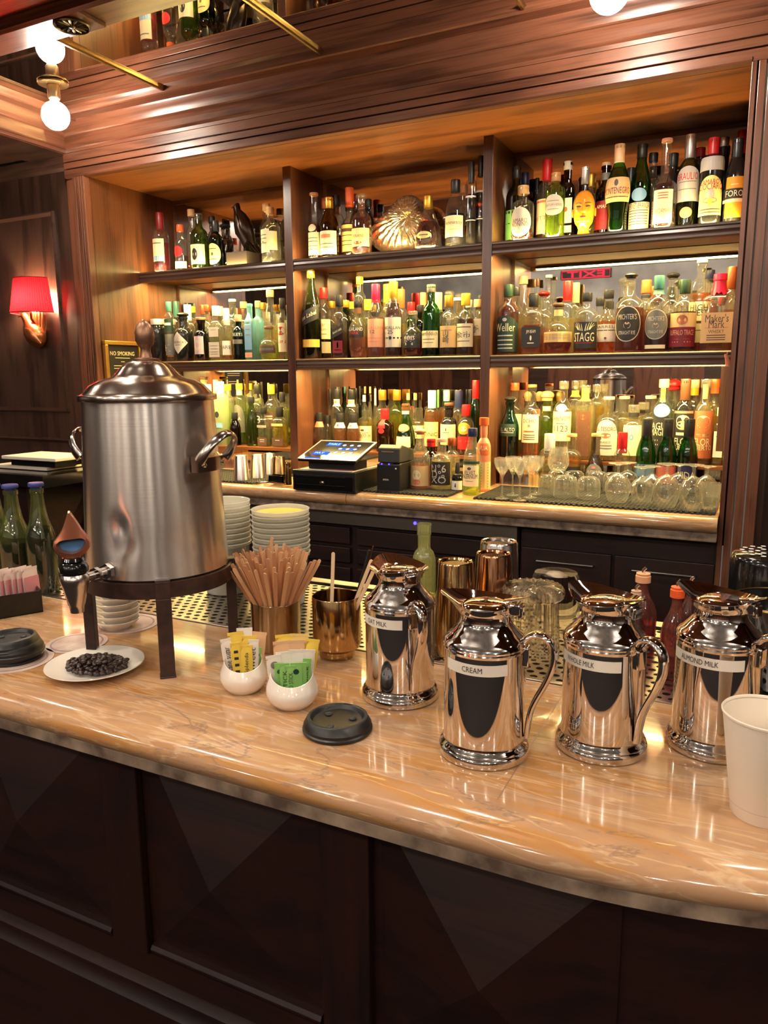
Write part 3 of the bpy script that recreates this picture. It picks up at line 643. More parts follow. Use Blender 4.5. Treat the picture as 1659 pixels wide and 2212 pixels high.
def make_bottle(loc, r, H, kind, gl, liq, fill, cap, capc, labs, label, group, rot=0.0, name='liquor_bottle', cat='bottle', dr=1.0):
    t = thing(name, label, cat, loc, rot, group)
    hcap = {'top': .016, 'cap': .030, 'cap2': .045, 'foil': .075, 'ball': .028, 'wax': .062, 'flat': .010, 'disc': .012, 'none': 0, 'dome': .034, 'drop': .05}[cap]
    Hg = H-(.012 if cap == 'top' else .020 if cap == 'ball' else .010 if cap in ('disc', 'flat') else .003 if cap in ('cap', 'cap2', 'foil', 'wax') else .026 if cap == 'dome' else .045 if cap == 'drop' else 0)
    pf = profile(kind, r, Hg); n = 5.0 if kind in ('sq',) else 2.0
    seg = 28 if r*2/mpx(loc[0], loc[1], loc[2]) > 34 else 20
    if n == 5: seg = 32
    neck = pf[-1][0]
    gp = list(pf); gp[-1] = (neck, Hg-.012); gp += [(neck*1.18, Hg-.011), (neck*1.18, Hg-.002), (neck*.95, Hg)]
    op = gl in ('black', 'orange')
    gm = glass(GC[gl], .55 if gl == 'frost' else .30 if gl == 'blue' else .035, .08, None, .22 if gl in ('clear', 'pale', 'ice', 'lime') else 0) if not op else P('opaque_bottle_'+gl, GC[gl], .08 if gl == 'black' else .3)
    obj('glass', MB().lathe(gp, seg, n=n, dr=dr), gm, t)
    if liq and not op:
        zt = Hg*fill; lp = []
        for (a, z) in pf:
            if z < zt: lp.append((max(a*.93, .002), max(z, .006)))
        lp.append((rad_at(pf, zt)*.93, zt)); lp[0] = (lp[0][0], .006)
        obj('liquid', MB().lathe(lp, seg, n=n, dr=dr), liquid(LC[liq], .12 if liq not in ('clear',) else .03), t)
    cc = CP.get(capc, (.5, .5, .5)); nn = neck; dc = max(nn*1.15, min(nn*1.9, r*.46))
    if cap != 'none':
        cm = MB(); mt = plain(cc, .35) if capc not in ('silver', 'gold', 'copper') else P('foil_'+capc, cc, .32, .8)
        if capc == 'glass': mt = glass(GC['clear'], .15, .12)
        if cap == 'top': cm.lathe([(nn*.9, Hg-.002), (nn*.9, Hg), (nn*1.35, Hg+.0005), (nn*1.4, Hg+.002), (nn*1.4, Hg+.010), (nn*1.3, Hg+.012), (0, Hg+.0125)], 20)
        elif cap == 'ball': cm.lathe([(nn, Hg-.002), (nn*1.1, Hg+.001)]+[(nn*1.5*math.sin(a), Hg+.010-.0105*math.cos(a)) for a in [.6+i*.36 for i in range(8)]], 20)
        elif cap in ('cap', 'cap2', 'foil'): cm.lathe([(nn*1.12, H-hcap), (nn*1.17, H-hcap+.002), (nn*1.19, H-.004), (nn*1.12, H), (0, H)], 20)
        elif cap == 'wax': cm.lathe([(rad_at(pf, max(Hg-hcap, Hg*.7))*1.05, Hg-hcap), (nn*1.32, Hg-hcap*.55), (nn*1.3, H-.022), (nn*1.45, H-.020), (nn*1.4, H), (0, H)], 20, fn=lambda j, a, rr, zz: (rr, zz+(.008*math.sin(a*3)*math.sin(a*7) if j == 0 else 0)))
        elif cap == 'flat': cm.lathe([(nn*1.3, Hg-.018), (nn*1.35, Hg-.016), (nn*1.35, Hg+.009), (0, Hg+.010)], 20)
        elif cap == 'disc': cm.lathe([(nn*.9, Hg-.001), (dc, Hg), (dc*1.02, Hg+.008), (dc*.95, Hg+.011), (0, Hg+.0115)], 20)
        elif cap == 'dome': cm.lathe([(nn*1.25, Hg-.012), (nn*1.4, Hg-.01), (nn*1.45, Hg), (nn*1.75, Hg+.004), (nn*1.8, Hg+.012), (nn*1.5, Hg+.020), (nn*.8, Hg+.026), (0, Hg+.027)], 24, fn=lambda j, a, rr, zz: (rr*(1+.05*math.sin(12*a+j*2)), zz))
        elif cap == 'drop': cm.lathe([(nn*1.2, Hg-.014), (nn*1.2, Hg), (nn*.6, Hg+.004), (nn*.55, Hg+.03), (nn*.3, Hg+.045), (0, Hg+.0455)], 16)
        obj('stopper', cm, mt, t)
    for li, L in enumerate(labs):
        sh, z0, z1, ang, col = L[:5]; txts = L[5] if len(L) > 5 else []
        zc = (z0+z1)/2*Hg; hh = (z1-z0)/2*Hg; A = math.radians(ang); cen = math.radians(L[6]) if len(L) > 6 else 0
        flat = n == 5
        def place(u, v, off=.0009+.0005*li, zc=zc, A=A, cen=cen, sl=0.0):
            """u: metres around the body, v: metres up"""
            z = zc+v; off += .0005*li if off > .001+.0005*li else 0; rr = rad_at(pf, min(max(z, .002), Hg*.97))+off
            if flat:
                return (max(-r*1.02, min(r*1.02, u)), -(rr)*dr*1.0-.0003, z)
            th = u/max(r, .004)+cen
            return (rr*math.sin(th), -rr*math.cos(th)*dr, z)
        W = (r*math.sin(min(A, 1.57)) if flat else r*A)
        mb = MB()
        if sh in ('rect', 'slant', 'arch'):
            nx, nz = 12, 6; vs = []
            for j in range(nz+1):
                for i in range(nx+1):
                    u = -W+2*W*i/nx; v = -hh+2*hh*j/nz
                    if sh == 'slant': v += u*.42
                    if sh == 'arch' and j > 3: v = min(v, -hh+2*hh*.5+2*hh*.5*math.sqrt(max(0, 1-(u/W)**2*.98)))
                    vs.append(place(u, v))
            mb.add(vs, [(j*(nx+1)+i, j*(nx+1)+i+1, (j+1)*(nx+1)+i+1, (j+1)*(nx+1)+i) for j in range(nz) for i in range(nx)])
        else:
            vs = [place(0, 0)]; fs = []; K = 4 if sh == 'diamond' else 28; R_ = 5
            for q in range(1, R_+1):
                for k in range(28):
                    a = 2*PI*k/28
                    if sh == 'diamond':
                        s_ = 1/(abs(math.cos(a))+abs(math.sin(a))); x, y = math.cos(a)*s_, math.sin(a)*s_
                    else: x, y = math.cos(a), math.sin(a)
                    vs.append(place(W*x*q/R_, hh*y*q/R_))
            fs += [(0, 1+k, 1+(k+1) % 28) for k in range(28)]
            fs += [(1+(q-1)*28+k, 1+q*28+k, 1+q*28+(k+1) % 28, 1+(q-1)*28+(k+1) % 28) for q in range(1, R_) for k in range(28)]
            mb.add(vs, fs)
        lo = bpy.data.objects.new('label', mesh(mb, plain(LB[col], .55), False, 'label')); C.objects.link(lo); lo.parent = t
        for T in txts:
            s_, vr, hr, wr, tc = T
            mt = plain(LB[tc], .5)
            if s_ == '-':
                q = MB(); hw = W*wr; ht = hh*hr; v0 = hh*vr; k = 6
                q.add([place(-hw+2*hw*i/k, v0+(ht if e else -ht), .0014) for e in (0, 1) for i in range(k+1)], [(i, i+1, k+2+i, k+1+i) for i in range(k)])
                o = bpy.data.objects.new('printed_bar', mesh(q, mt, False)); C.objects.link(o); o.parent = lo
            elif s_ == 'antlers':
                q = MB()
                for sg in (-1, 1):
                    for k_, (bx, tx, ty) in enumerate(((.12, .22, .9), (.28, .46, 1.0), (.44, .66, 1.0), (.50, .86, .7), (.52, .95, .2))):
                        pts = [(sg*(bx+(tx-bx)*e**1.5), -.7+.35*k_*.3+(ty+.7)*e) for e in (0, .25, .5, .75, 1)]
                        vs = []
                        for i_, (x_, y_) in enumerate(pts):
                            for w_ in (-.035, .035): vs.append(place((x_+w_*(1.2-i_*.2))*W*wr, hh*(vr+hr*y_), .0015))
                        q.add(vs, [(2*i_, 2*i_+1, 2*i_+3, 2*i_+2) for i_ in range(4)])
                o = bpy.data.objects.new('printed_antlers', mesh(q, mt, False)); C.objects.link(o); o.parent = lo
            elif s_ == 'o':
                q = MB(); vs = [place(0, hh*vr, .0014)]+[place(W*wr*math.cos(a), hh*vr+hh*hr*math.sin(a), .0014) for a in [2*PI*k/16 for k in range(16)]]
                q.add(vs, [(0, 1+k, 1+(k+1) % 16) for k in range(16)])
                o = bpy.data.objects.new('printed_emblem', mesh(q, mt, False)); C.objects.link(o); o.parent = lo
            else:
                slp = .42 if sh == 'slant' else 0
                lettering(s_, 2*W*wr, hh*2*hr, lambda a, b, v0=hh*vr: place(a, b+v0+a*slp, .0016), 'lettering', mt, lo)
    return t
ORD = ['first', 'second', 'third', 'fourth', 'fifth', 'sixth', 'seventh', 'eighth', 'ninth', 'tenth', 'eleventh', 'twelfth', 'thirteenth', 'fourteenth', 'fifteenth', 'sixteenth', 'seventeenth', 'eighteenth', 'nineteenth', 'twentieth', 'twenty-first', 'twenty-second']
placed = []
ROWY = {'f': 2.842, 'm': 2.915, 'b': 2.985, 'c': 2.60}
def run_shelf(bay, shelf, zbase, rows, xlim):
    rn = {'f': 'front', 'm': 'middle', 'b': 'back', 'c': 'counter'}
    shelfn = {'top': 'top shelf', 'middle': 'middle shelf', 'low': 'bottom step'}[shelf]
    by = {}
    for R_ in rows: by.setdefault(R_[0], []).append(R_)
    for k in by: by[k].sort(key=lambda q: q[1])
    done = []
    for k in 'fmb':
        for i, R_ in enumerate(by.get(k, [])):
            row, px, top, wpx, kind, gl, liq, fill, cap, capc, desc, labs = R_[:12]
            rot = R_[12] if len(R_) > 12 else 0
            Y = ROWY[row]
            for it in range(14):
                g = atY(px, 760 if shelf == 'middle' else 520 if shelf == 'top' else 980, Y)
                # find the ground point under the pixel at the shelf height
                py = 760
                for _ in range(6):
                    d = ray(px, py); z = EYE+d.z/d.y*Y
                    py += (z-zbase)/mpx(d.x/d.y*Y, Y, zbase)
                d = ray(px, py); X = d.x/d.y*Y
                m_ = mpx(X, Y, zbase); r = wpx/2*m_
                if kind == 'sq':
                    ph = math.atan2(-X, Y); r = r/(math.cos(ph)+.75*math.sin(abs(ph)))
                X = max(xlim[0]+r+.003, min(xlim[1]-r-.003, X))
                bad = None
                for (x2, y2, r2) in done:
                    if math.hypot(X-x2, Y-y2) < (r+r2)*1.01: bad = (x2, y2, r2)
                if bad is None and Y+r < YB-.010: break
                if bad and Y < YB-.012-r: Y += .010
                else:
                    # no room behind: slide sideways off the neighbour, a little slimmer
                    r = min(r, YB-.012-Y) if Y+r > YB-.012 else r
                    if bad: 
                        sgn = 1 if X > bad[0] else -1; px += sgn*2.0; wpx *= .96
                    if Y+r > YB-.012: Y = max(ROWY[row]-.05, YB-.012-r)
            dm = 1.0 if kind != 'sq' else .75
            h = topz(px, top, X, Y)-zbase
            done.append((X, Y, r))
            lab = '%s, %s in %s row, %s, %s bay' % (desc, ORD[i], rn[k], shelfn, bay)
            if len(lab.split()) > 16: print('LONG', lab)
            make_bottle((X, Y, zbase), r, h, kind, gl, liq, fill, cap, capc, labs, lab, 'bottles on the %s of the %s bay' % (shelfn, bay), rot, dr=dm)
def T(s, v=0.0, h=.16, w_=.7, c='char'): return (s, v, h, w_, c)
def bars(c='char', vs=(-.35, -.55, -.75), w_=.6): return [('-', v, .03, w_, c) for v in vs]
def plainlab(col='cream', z0=.12, z1=.48, ang=55, tc='char'): return [('rect', z0, z1, ang, col, [('-', .5, .07, .6, tc)]+bars(tc, (.1, -.2, -.5)))]
# ---- right bay, top shelf
run_shelf('right', 'top', Z1, [
 ('f', 1127.8, 402, 48, 'apo', 'clear', 'red', .22, 'cap', 'cork', 'clear bottle with oval leaf-wreath label', [('oval', .06, .60, 62, 'stone', [T('AMARO', .10, .14, .62, 'umber'), T('NONINO', -.16, .14, .72, 'umber')])]),
 ('f', 1197, 374, 41, 'tube', 'lime', 'lime', .70, 'cap', 'wood', 'yellow-green bottle with round white label', [('oval', .34, .66, 70, 'stone', [T('CENTUM HERBIS', .0, .12, .8, 'umber'), ('-', .4, .03, .5, 'gray'), ('-', -.4, .03, .5, 'gray')])]),
 ('f', 1331, 313, 52, 'bell', 'green', 'dark', .45, 'foil', 'cream' if 0 else 'tan', 'green waisted bottle with peach label', [('rect', .34, .62, 78, 'ltan', [('o', .55, .28, .12, 'umber'), T('MONTENEGRO', -.1, .26, .86, 'dred'), ('-', -.6, .04, .8, 'umber')]), ('rect', .80, .86, 80, 'cream')]),
 ('f', 1379, 313, 44, 'wine', 'green', 'dark', .42, 'cap2', 'black', 'green bottle with cream label and eagle roundel', [('rect', .03, .34, 68, 'cream', [T('FERNET-BRANCA', .75, .22, .9, 'dred')]+bars('umber', (.4, .2, 0, -.2, -.4, -.6), .8)), ('oval', .35, .50, 42, 'bluel', [('o', 0, .5, .4, 'coral')])]),
 ('f', 1431, 302, 49, 'long', 'clear', 'dred', .52, 'disc', 'pink', 'dark amber long-necked bottle with cream label', [('rect', .05, .44, 50, 'cream', [T('CARDAMARO', -.25, .14, .92, 'copper')]+bars('copper', (.8, .65, .5), .5))]),
 ('f', 1481, 293, 45, 'std', 'olive', 'dark', .60, 'foil', 'silver', 'dark bottle with white mountain label', [('arch', .28, .66, 80, 'stone', [T('BRAULIO', .42, .20, .70, 'red'), ('-', .12, .02, .6, 'gray'), ('-', -.3, .02, .6, 'gray')]), ('oval', .10, .22, 32, 'coral', [('o', 0, .5, .5, 'cream')])]),
 ('f', 1531, 300, 46, 'tube', 'black', None, 0, 'foil', 'red', 'black bottle with red cap and yellow label', [('arch', .10, .56, 72, 'lyellow', [T('AMARO', .68, .12, .6, 'red'), T('CIOCIARO', .45, .16, .9, 'red'), ('o', .05, .28, .30, 'stone'), ('o', -.3, .20, .16, 'yellow'), ('o', -.25, .15, .5, 'coral')]+bars('umber', (-.7, -.85), .8)), ('rect', .62, .78, 88, 'silver')]),
 ('f', 1583, 301, 44, 'wine', 'black', None, 0, 'foil', 'char' if 0 else 'black', 'black bottle with orange label and dark badge', [('rect', .05, .54, 48, 'amberl', [('-', .62, .02, .4, 'cream')]), ('rect', .28, .40, 74, 'black', [T('FORO', 0, .62, .62, 'cream')]), ('rect', .235, .275, 72, 'cream')]),
 ('m', 1113, 360, 44, 'std', 'dgreen', 'dark', .6, 'cap2', 'black', 'black bottle with bright green label', [('rect', .06, .44, 80, 'lgreen', [('-', .85, .08, .9, 'char'), ('-', .1, .03, .9, 'char')])]),
 ('m', 1178, 345, 40, 'std', 'clear', 'amber', .5, 'foil', 'red', 'clear bottle with tall red capsule', [('rect', .10, .52, 70, 'cream', [T('BITTER', -.1, .12, .9, 'coral'), ('-', .85, .06, .8, 'coral')])]),
 ('m', 1222, 349.5, 36, 'sq', 'brown', 'dark', .7, 'cap', 'white', 'dark brown bottle with white cap', [('rect', .22, .54, 60, 'white', [('o', .1, .2, .3, 'orange')]), ('rect', .10, .19, 60, 'white')]),
 ('m', 1304, 353, 42, 'std', 'brown', 'dark', .6, 'disc', 'tan', 'dark bottle with cork and grey neck band', [('rect', .10, .50, 66, 'dred', [T('AMARO', .6, .12, .6, 'cream')]), ('rect', .80, .90, 88, 'gray')]),
 ('b', 1131, 374, 30, 'std', 'brown', 'dark', .6, 'cap2', 'navy', 'dark bottle with navy cap', []),
 ('b', 1145, 385, 28, 'std', 'black', None, 0, 'cap2', 'black', 'black bottle with matt cap', []),
 ('b', 1160, 394, 28, 'std', 'smoke', 'dark', .4, 'cap', 'black', 'smoky bottle with black cap', []),
 ('b', 1272, 377, 30, 'std', 'clear', 'pale', .5, 'cap2', 'gold', 'clear bottle with gold capsule', []),
 ('b', 1318, 370, 34, 'std', 'black', None, 0, 'cap', 'black', 'black bottle with short black cap', []),
 ('m', 1357, 364, 30, 'wine', 'black', None, 0, 'foil', 'black', 'black bottle with black capsule', []),
 ('m', 1403, 332, 32, 'std', 'clear', 'pale', .5, 'cap', 'black', 'clear bottle with beaded black cap', []),
 ('m', 1446, 333, 34, 'wine', 'black', None, 0, 'cap2', 'black', 'black bottle standing behind', []),
 ('b', 1502, 321, 34, 'std', 'amber', 'dred', .6, 'cap', 'red', 'amber bottle with red cap', []),
 ('b', 1551, 299, 34, 'wine', 'black', None, 0, 'cap', 'silver', 'black bottle with silver cap', []),
 ('b', 1600, 283, 34, 'wine', 'green', None, 0, 'foil', 'red', 'green bottle with red capsule', []),
], (D2[1], XR))
# ---- right bay, middle shelf
OV = lambda a, b, ang, c='char': [('oval', a, b, ang, 'stone'), ('oval', a+.012, b-.012, ang-4, c, [T("MICHTER'S", .42, .16, .68, 'stone'), ('o', -.08, .20, .26, 'ltan'), T('STRAIGHT RYE', -.52, .11, .62, 'stone')])]
run_shelf('right', 'middle', Z2, [
 ('f', 1095.6, 615, 47, 'std', 'clear', 'red', .80, 'cap2', 'green', 'amber bottle with dark green script label', [('arch', .04, .56, 85, 'dkgreen', [T('Weller', .35, .22, .66, 'cream'), ('o', .78, .10, .14, 'stone')]+bars('stone', (-.1, -.35, -.6, -.8), .5))]),
 ('f', 1149.6, 636, 48, 'sq', 'clear', 'amber', .50, 'cap2', 'black', 'square bottle with black label and black cap', [('rect', .12, .46, 80, 'black', [T('JIM BEAM', .5, .20, .5, 'cream'), ('o', -.1, .26, .10, 'cream'), ('-', -.6, .05, .35, 'cream')])]),
 ('f', 1204, 655, 59, 'squat', 'clear', 'red', .34, 'top', 'brown', 'squat round bottle with wide tan label', [('rect', .24, .46, 85, 'ltan', bars('umber', (.5, .2, -.1, -.4), .7)), ('rect', .80, .93, 88, 'ltan')]),
 ('f', 1264, 632.6, 50, 'std', 'clear', 'red', .30, 'cap', 'black', 'clear bottle with black antler label', [('rect', .08, .52, 72, 'black', [T('STAGG', -.15, .34, .72, 'cream'), ('-', -.6, .04, .6, 'dred'), ('antlers', .55, .34, .8, 'cream')])]),
 ('f', 1310, 626.7, 45, 'squat', 'clear', 'orange', .52, 'cap', 'black', 'round bottle with grey shield label', [('rect', .18, .46, 70, 'stone', [T('BARRELL', .72, .16, .86, 'char'), ('-', .3, .05, .85, 'char'), ('o', -.6, .14, .1, 'umber')])]),
 ('f', 1356, 589, 59, 'std', 'clear', 'red', .60, 'ball', 'black', 'large bottle with oval charcoal label', OV(.14, .62, 58)),
 ('f', 1416, 596, 51, 'std', 'clear', 'dred', .50, 'cap2', 'teal', 'dark bottle, oval label, dotted neck', OV(.16, .56, 60, 'gray')+[('rect', .76, .82, 88, 'teal', []), ('rect', .04, .09, 50, 'cream')]),
 ('f', 1472, 605, 52, 'std', 'clear', 'dred', .56, 'cap2', 'green', 'dark red bottle with torn tan bison label', [('rect', .34, .54, 82, 'ltan', [('o', 0, .7, .30, 'copper')]), ('rect', .06, .34, 70, 'maroon', [T('BUFFALO TRACE', .45, .26, .82, 'pink'), ('-', -.2, .05, .5, 'pink'), ('-', -.5, .05, .6, 'pink')])]),
 ('f', 1545.5, 592.5, 66, 'sq', 'clear', 'amber', .40, 'wax', 'magenta', 'square bottle dipped in magenta wax', [('rect', .10, .50, 75, 'ltan', [T("Maker's", .62, .26, .74, 'umber'), T('Mark', .22, .26, .5, 'umber'), ('-', .0, .02, .75, 'coral'), T('WHISKY', -.25, .12, .5, 'umber')]+bars('umber', (-.5, -.65, -.8), .6))]),
 ('m', 1505, 562, 42, 'tube', 'clear', 'orange', .66, 'disc', 'lyellow' if 0 else 'white', 'tall bottle with big cream label', [('rect', .10, .56, 85, 'cream', [T('HIGH', .72, .14, .6), T('WEST', .46, .14, .6), ('-', .0, .06, .5, 'umber'), ('-', -.4, .02, .6, 'umber')])]),
 ('m', 1111, 621, 34, 'std', 'clear', 'amber', .4, 'cap', 'black', 'clear bottle with carved black cap', []),
 ('m', 1127, 597, 38, 'wine', 'clear', 'yellow', .50, 'cap', 'tan', 'clear bottle holding yellow spirit', []),
 ('m', 1172, 629, 44, 'std', 'clear', 'orange', .45, 'ball', 'dred', 'clear bottle with red ball stopper', []),
 ('b', 1140, 602, 34, 'std', 'clear', 'yellow', .5, 'cap', 'brown', 'clear bottle with brown cap', []),
 ('b', 1171, 594.6, 40, 'std', 'clear', 'pale', .5, 'disc', 'white', 'clear bottle with broad pale stopper', []),
 ('m', 1222, 608, 40, 'std', 'pale', 'pale', .5, 'foil', 'ygreen' if 0 else 'dred', 'pale bottle with dark red cap', []),
 ('b', 1240, 611, 36, 'std', 'clear', 'gold', .5, 'foil', 'tan', 'clear bottle with tan capsule', []),
 ('m', 1293, 643, 34, 'std', 'clear', 'gold', .4, 'cap', 'black', 'clear bottle with ribbed dark cap', []),
 ('b', 1342, 600, 34, 'std', 'clear', 'gold', .6, 'ball', 'glass', 'clear bottle with glass stopper', []),
 ('m', 1389, 605.6, 38, 'std', 'clear', 'gold', .6, 'cap2', 'orange', 'clear bottle with orange cap and dotted band', [('rect', .74, .80, 88, 'char')]),
 ('b', 1407, 619, 30, 'std', 'clear', 'amber', .5, 'cap2', 'copper', 'clear bottle with copper cap', []),
 ('m', 1445, 589, 44, 'std', 'clear', 'amber', .5, 'ball', 'black', 'clear bottle with rounded black stopper', []),
 ('b', 1465, 605, 30, 'std', 'clear', 'gold', .5, 'cap', 'green', 'clear bottle with green cap', []),
 ('b', 1523, 584.6, 34, 'std', 'clear', 'gold', .6, 'cap', 'navy', 'clear bottle with navy cap', []),
 ('m', 1578, 577, 34, 'std', 'clear', 'orange', .5, 'foil', 'copper', 'clear bottle with long copper neck', []),
 ('b', 1585, 596, 26, 'std', 'clear', 'pale', .5, 'cap', 'red', 'clear bottle with red cap', []),
], (D2[1], XR))
# ---- middle bay, top shelf
run_shelf('middle', 'top', Z1, [
 ('f', 681, 417, 27, 'long', 'clear', 'amber', .55, 'top', 'wood', 'slim bottle with cream label and cork', [('rect', .06, .42, 80, 'cream', bars('umber', (.5, .2, -.2, -.5), .7)), ('oval', .43, .55, 42, 'cream')]),
 ('f', 713, 427, 40, 'wine', 'amber', 'dark', .5, 'cap2', 'gold', 'amber bottle with cream label and gold capsule', [('rect', .05, .44, 75, 'cream', [('-', .55, .16, .45, 'coral'), ('-', -.1, .03, .7, 'umber'), ('-', -.4, .03, .7, 'umber')])]),
 ('f', 782, 418, 42, 'std', 'clear', 'red', .66, 'ball', 'glass', 'red bottle with round glass stopper', [('rect', .14, .46, 75, 'lyellow', [('o', .1, .7, .5, 'cream'), T('FERRAND', .15, .16, .62, 'umber'), ('o', -.6, .16, .34, 'red')])]),
 ('f', 925, 424, 58, 'cone', 'clear', 'dred', .52, 'cap2', 'gold', 'wide cone-shaped decanter bottle of dark cognac', [('oval', .18, .32, 36, 'lyellow', [('-', 0, .12, .6, 'umber')])]),
 ('f', 983, 389, 42, 'wine', 'clear', 'dark', .50, 'cap2', 'black', 'dark cognac bottle with cream label', [('rect', .14, .46, 70, 'cream', [T('Hennessy', .3, .24, .9, 'umber'), ('-', -.3, .03, .6, 'gold')])]),
 ('f', 1016.5, 350, 22, 'tube', 'clear', 'dark', .62, 'foil', 'black', 'tall slim clear bottle with black capsule', [('rect', .30, .31, 80, 'white'), ('rect', .58, .60, 80, 'white')]),
 ('f', 1036.5, 337, 21, 'tube', 'clear', 'dark', .62, 'foil', 'black', 'tall slim clear bottle beside the divider', [('rect', .30, .31, 80, 'white'), ('rect', .60, .62, 80, 'white')]),
 ('m', 757, 406, 36, 'long', 'clear', 'amber', .5, 'foil', 'orange', 'clear bottle with yellow label and orange neck', [('rect', .10, .48, 70, 'lyellow', [('-', .6, .12, .6, 'umber')]+bars('umber', (.2, -.2, -.5), .6))]),
 ('b', 700, 429, 26, 'std', 'clear', 'amber', .5, 'cap2', 'copper', 'clear bottle with copper cap', []),
 ('b', 729, 422, 34, 'std', 'clear', 'amber', .4, 'cap2', 'black', 'clear bottle with black and white cap', []),
 ('b', 770, 420, 26, 'std', 'smoke', None, 0, 'cap', 'dred', 'smoky bottle with dark red cap', []),
 ('b', 797, 431, 26, 'std', 'smoke', None, 0, 'cap', 'black', 'smoky bottle with black cap', []),
 ('b', 1002, 400, 26, 'std', 'clear', 'amber', .4, 'cap', 'wood', 'clear bottle with cork', []),
], (D1[1], D2[0]))
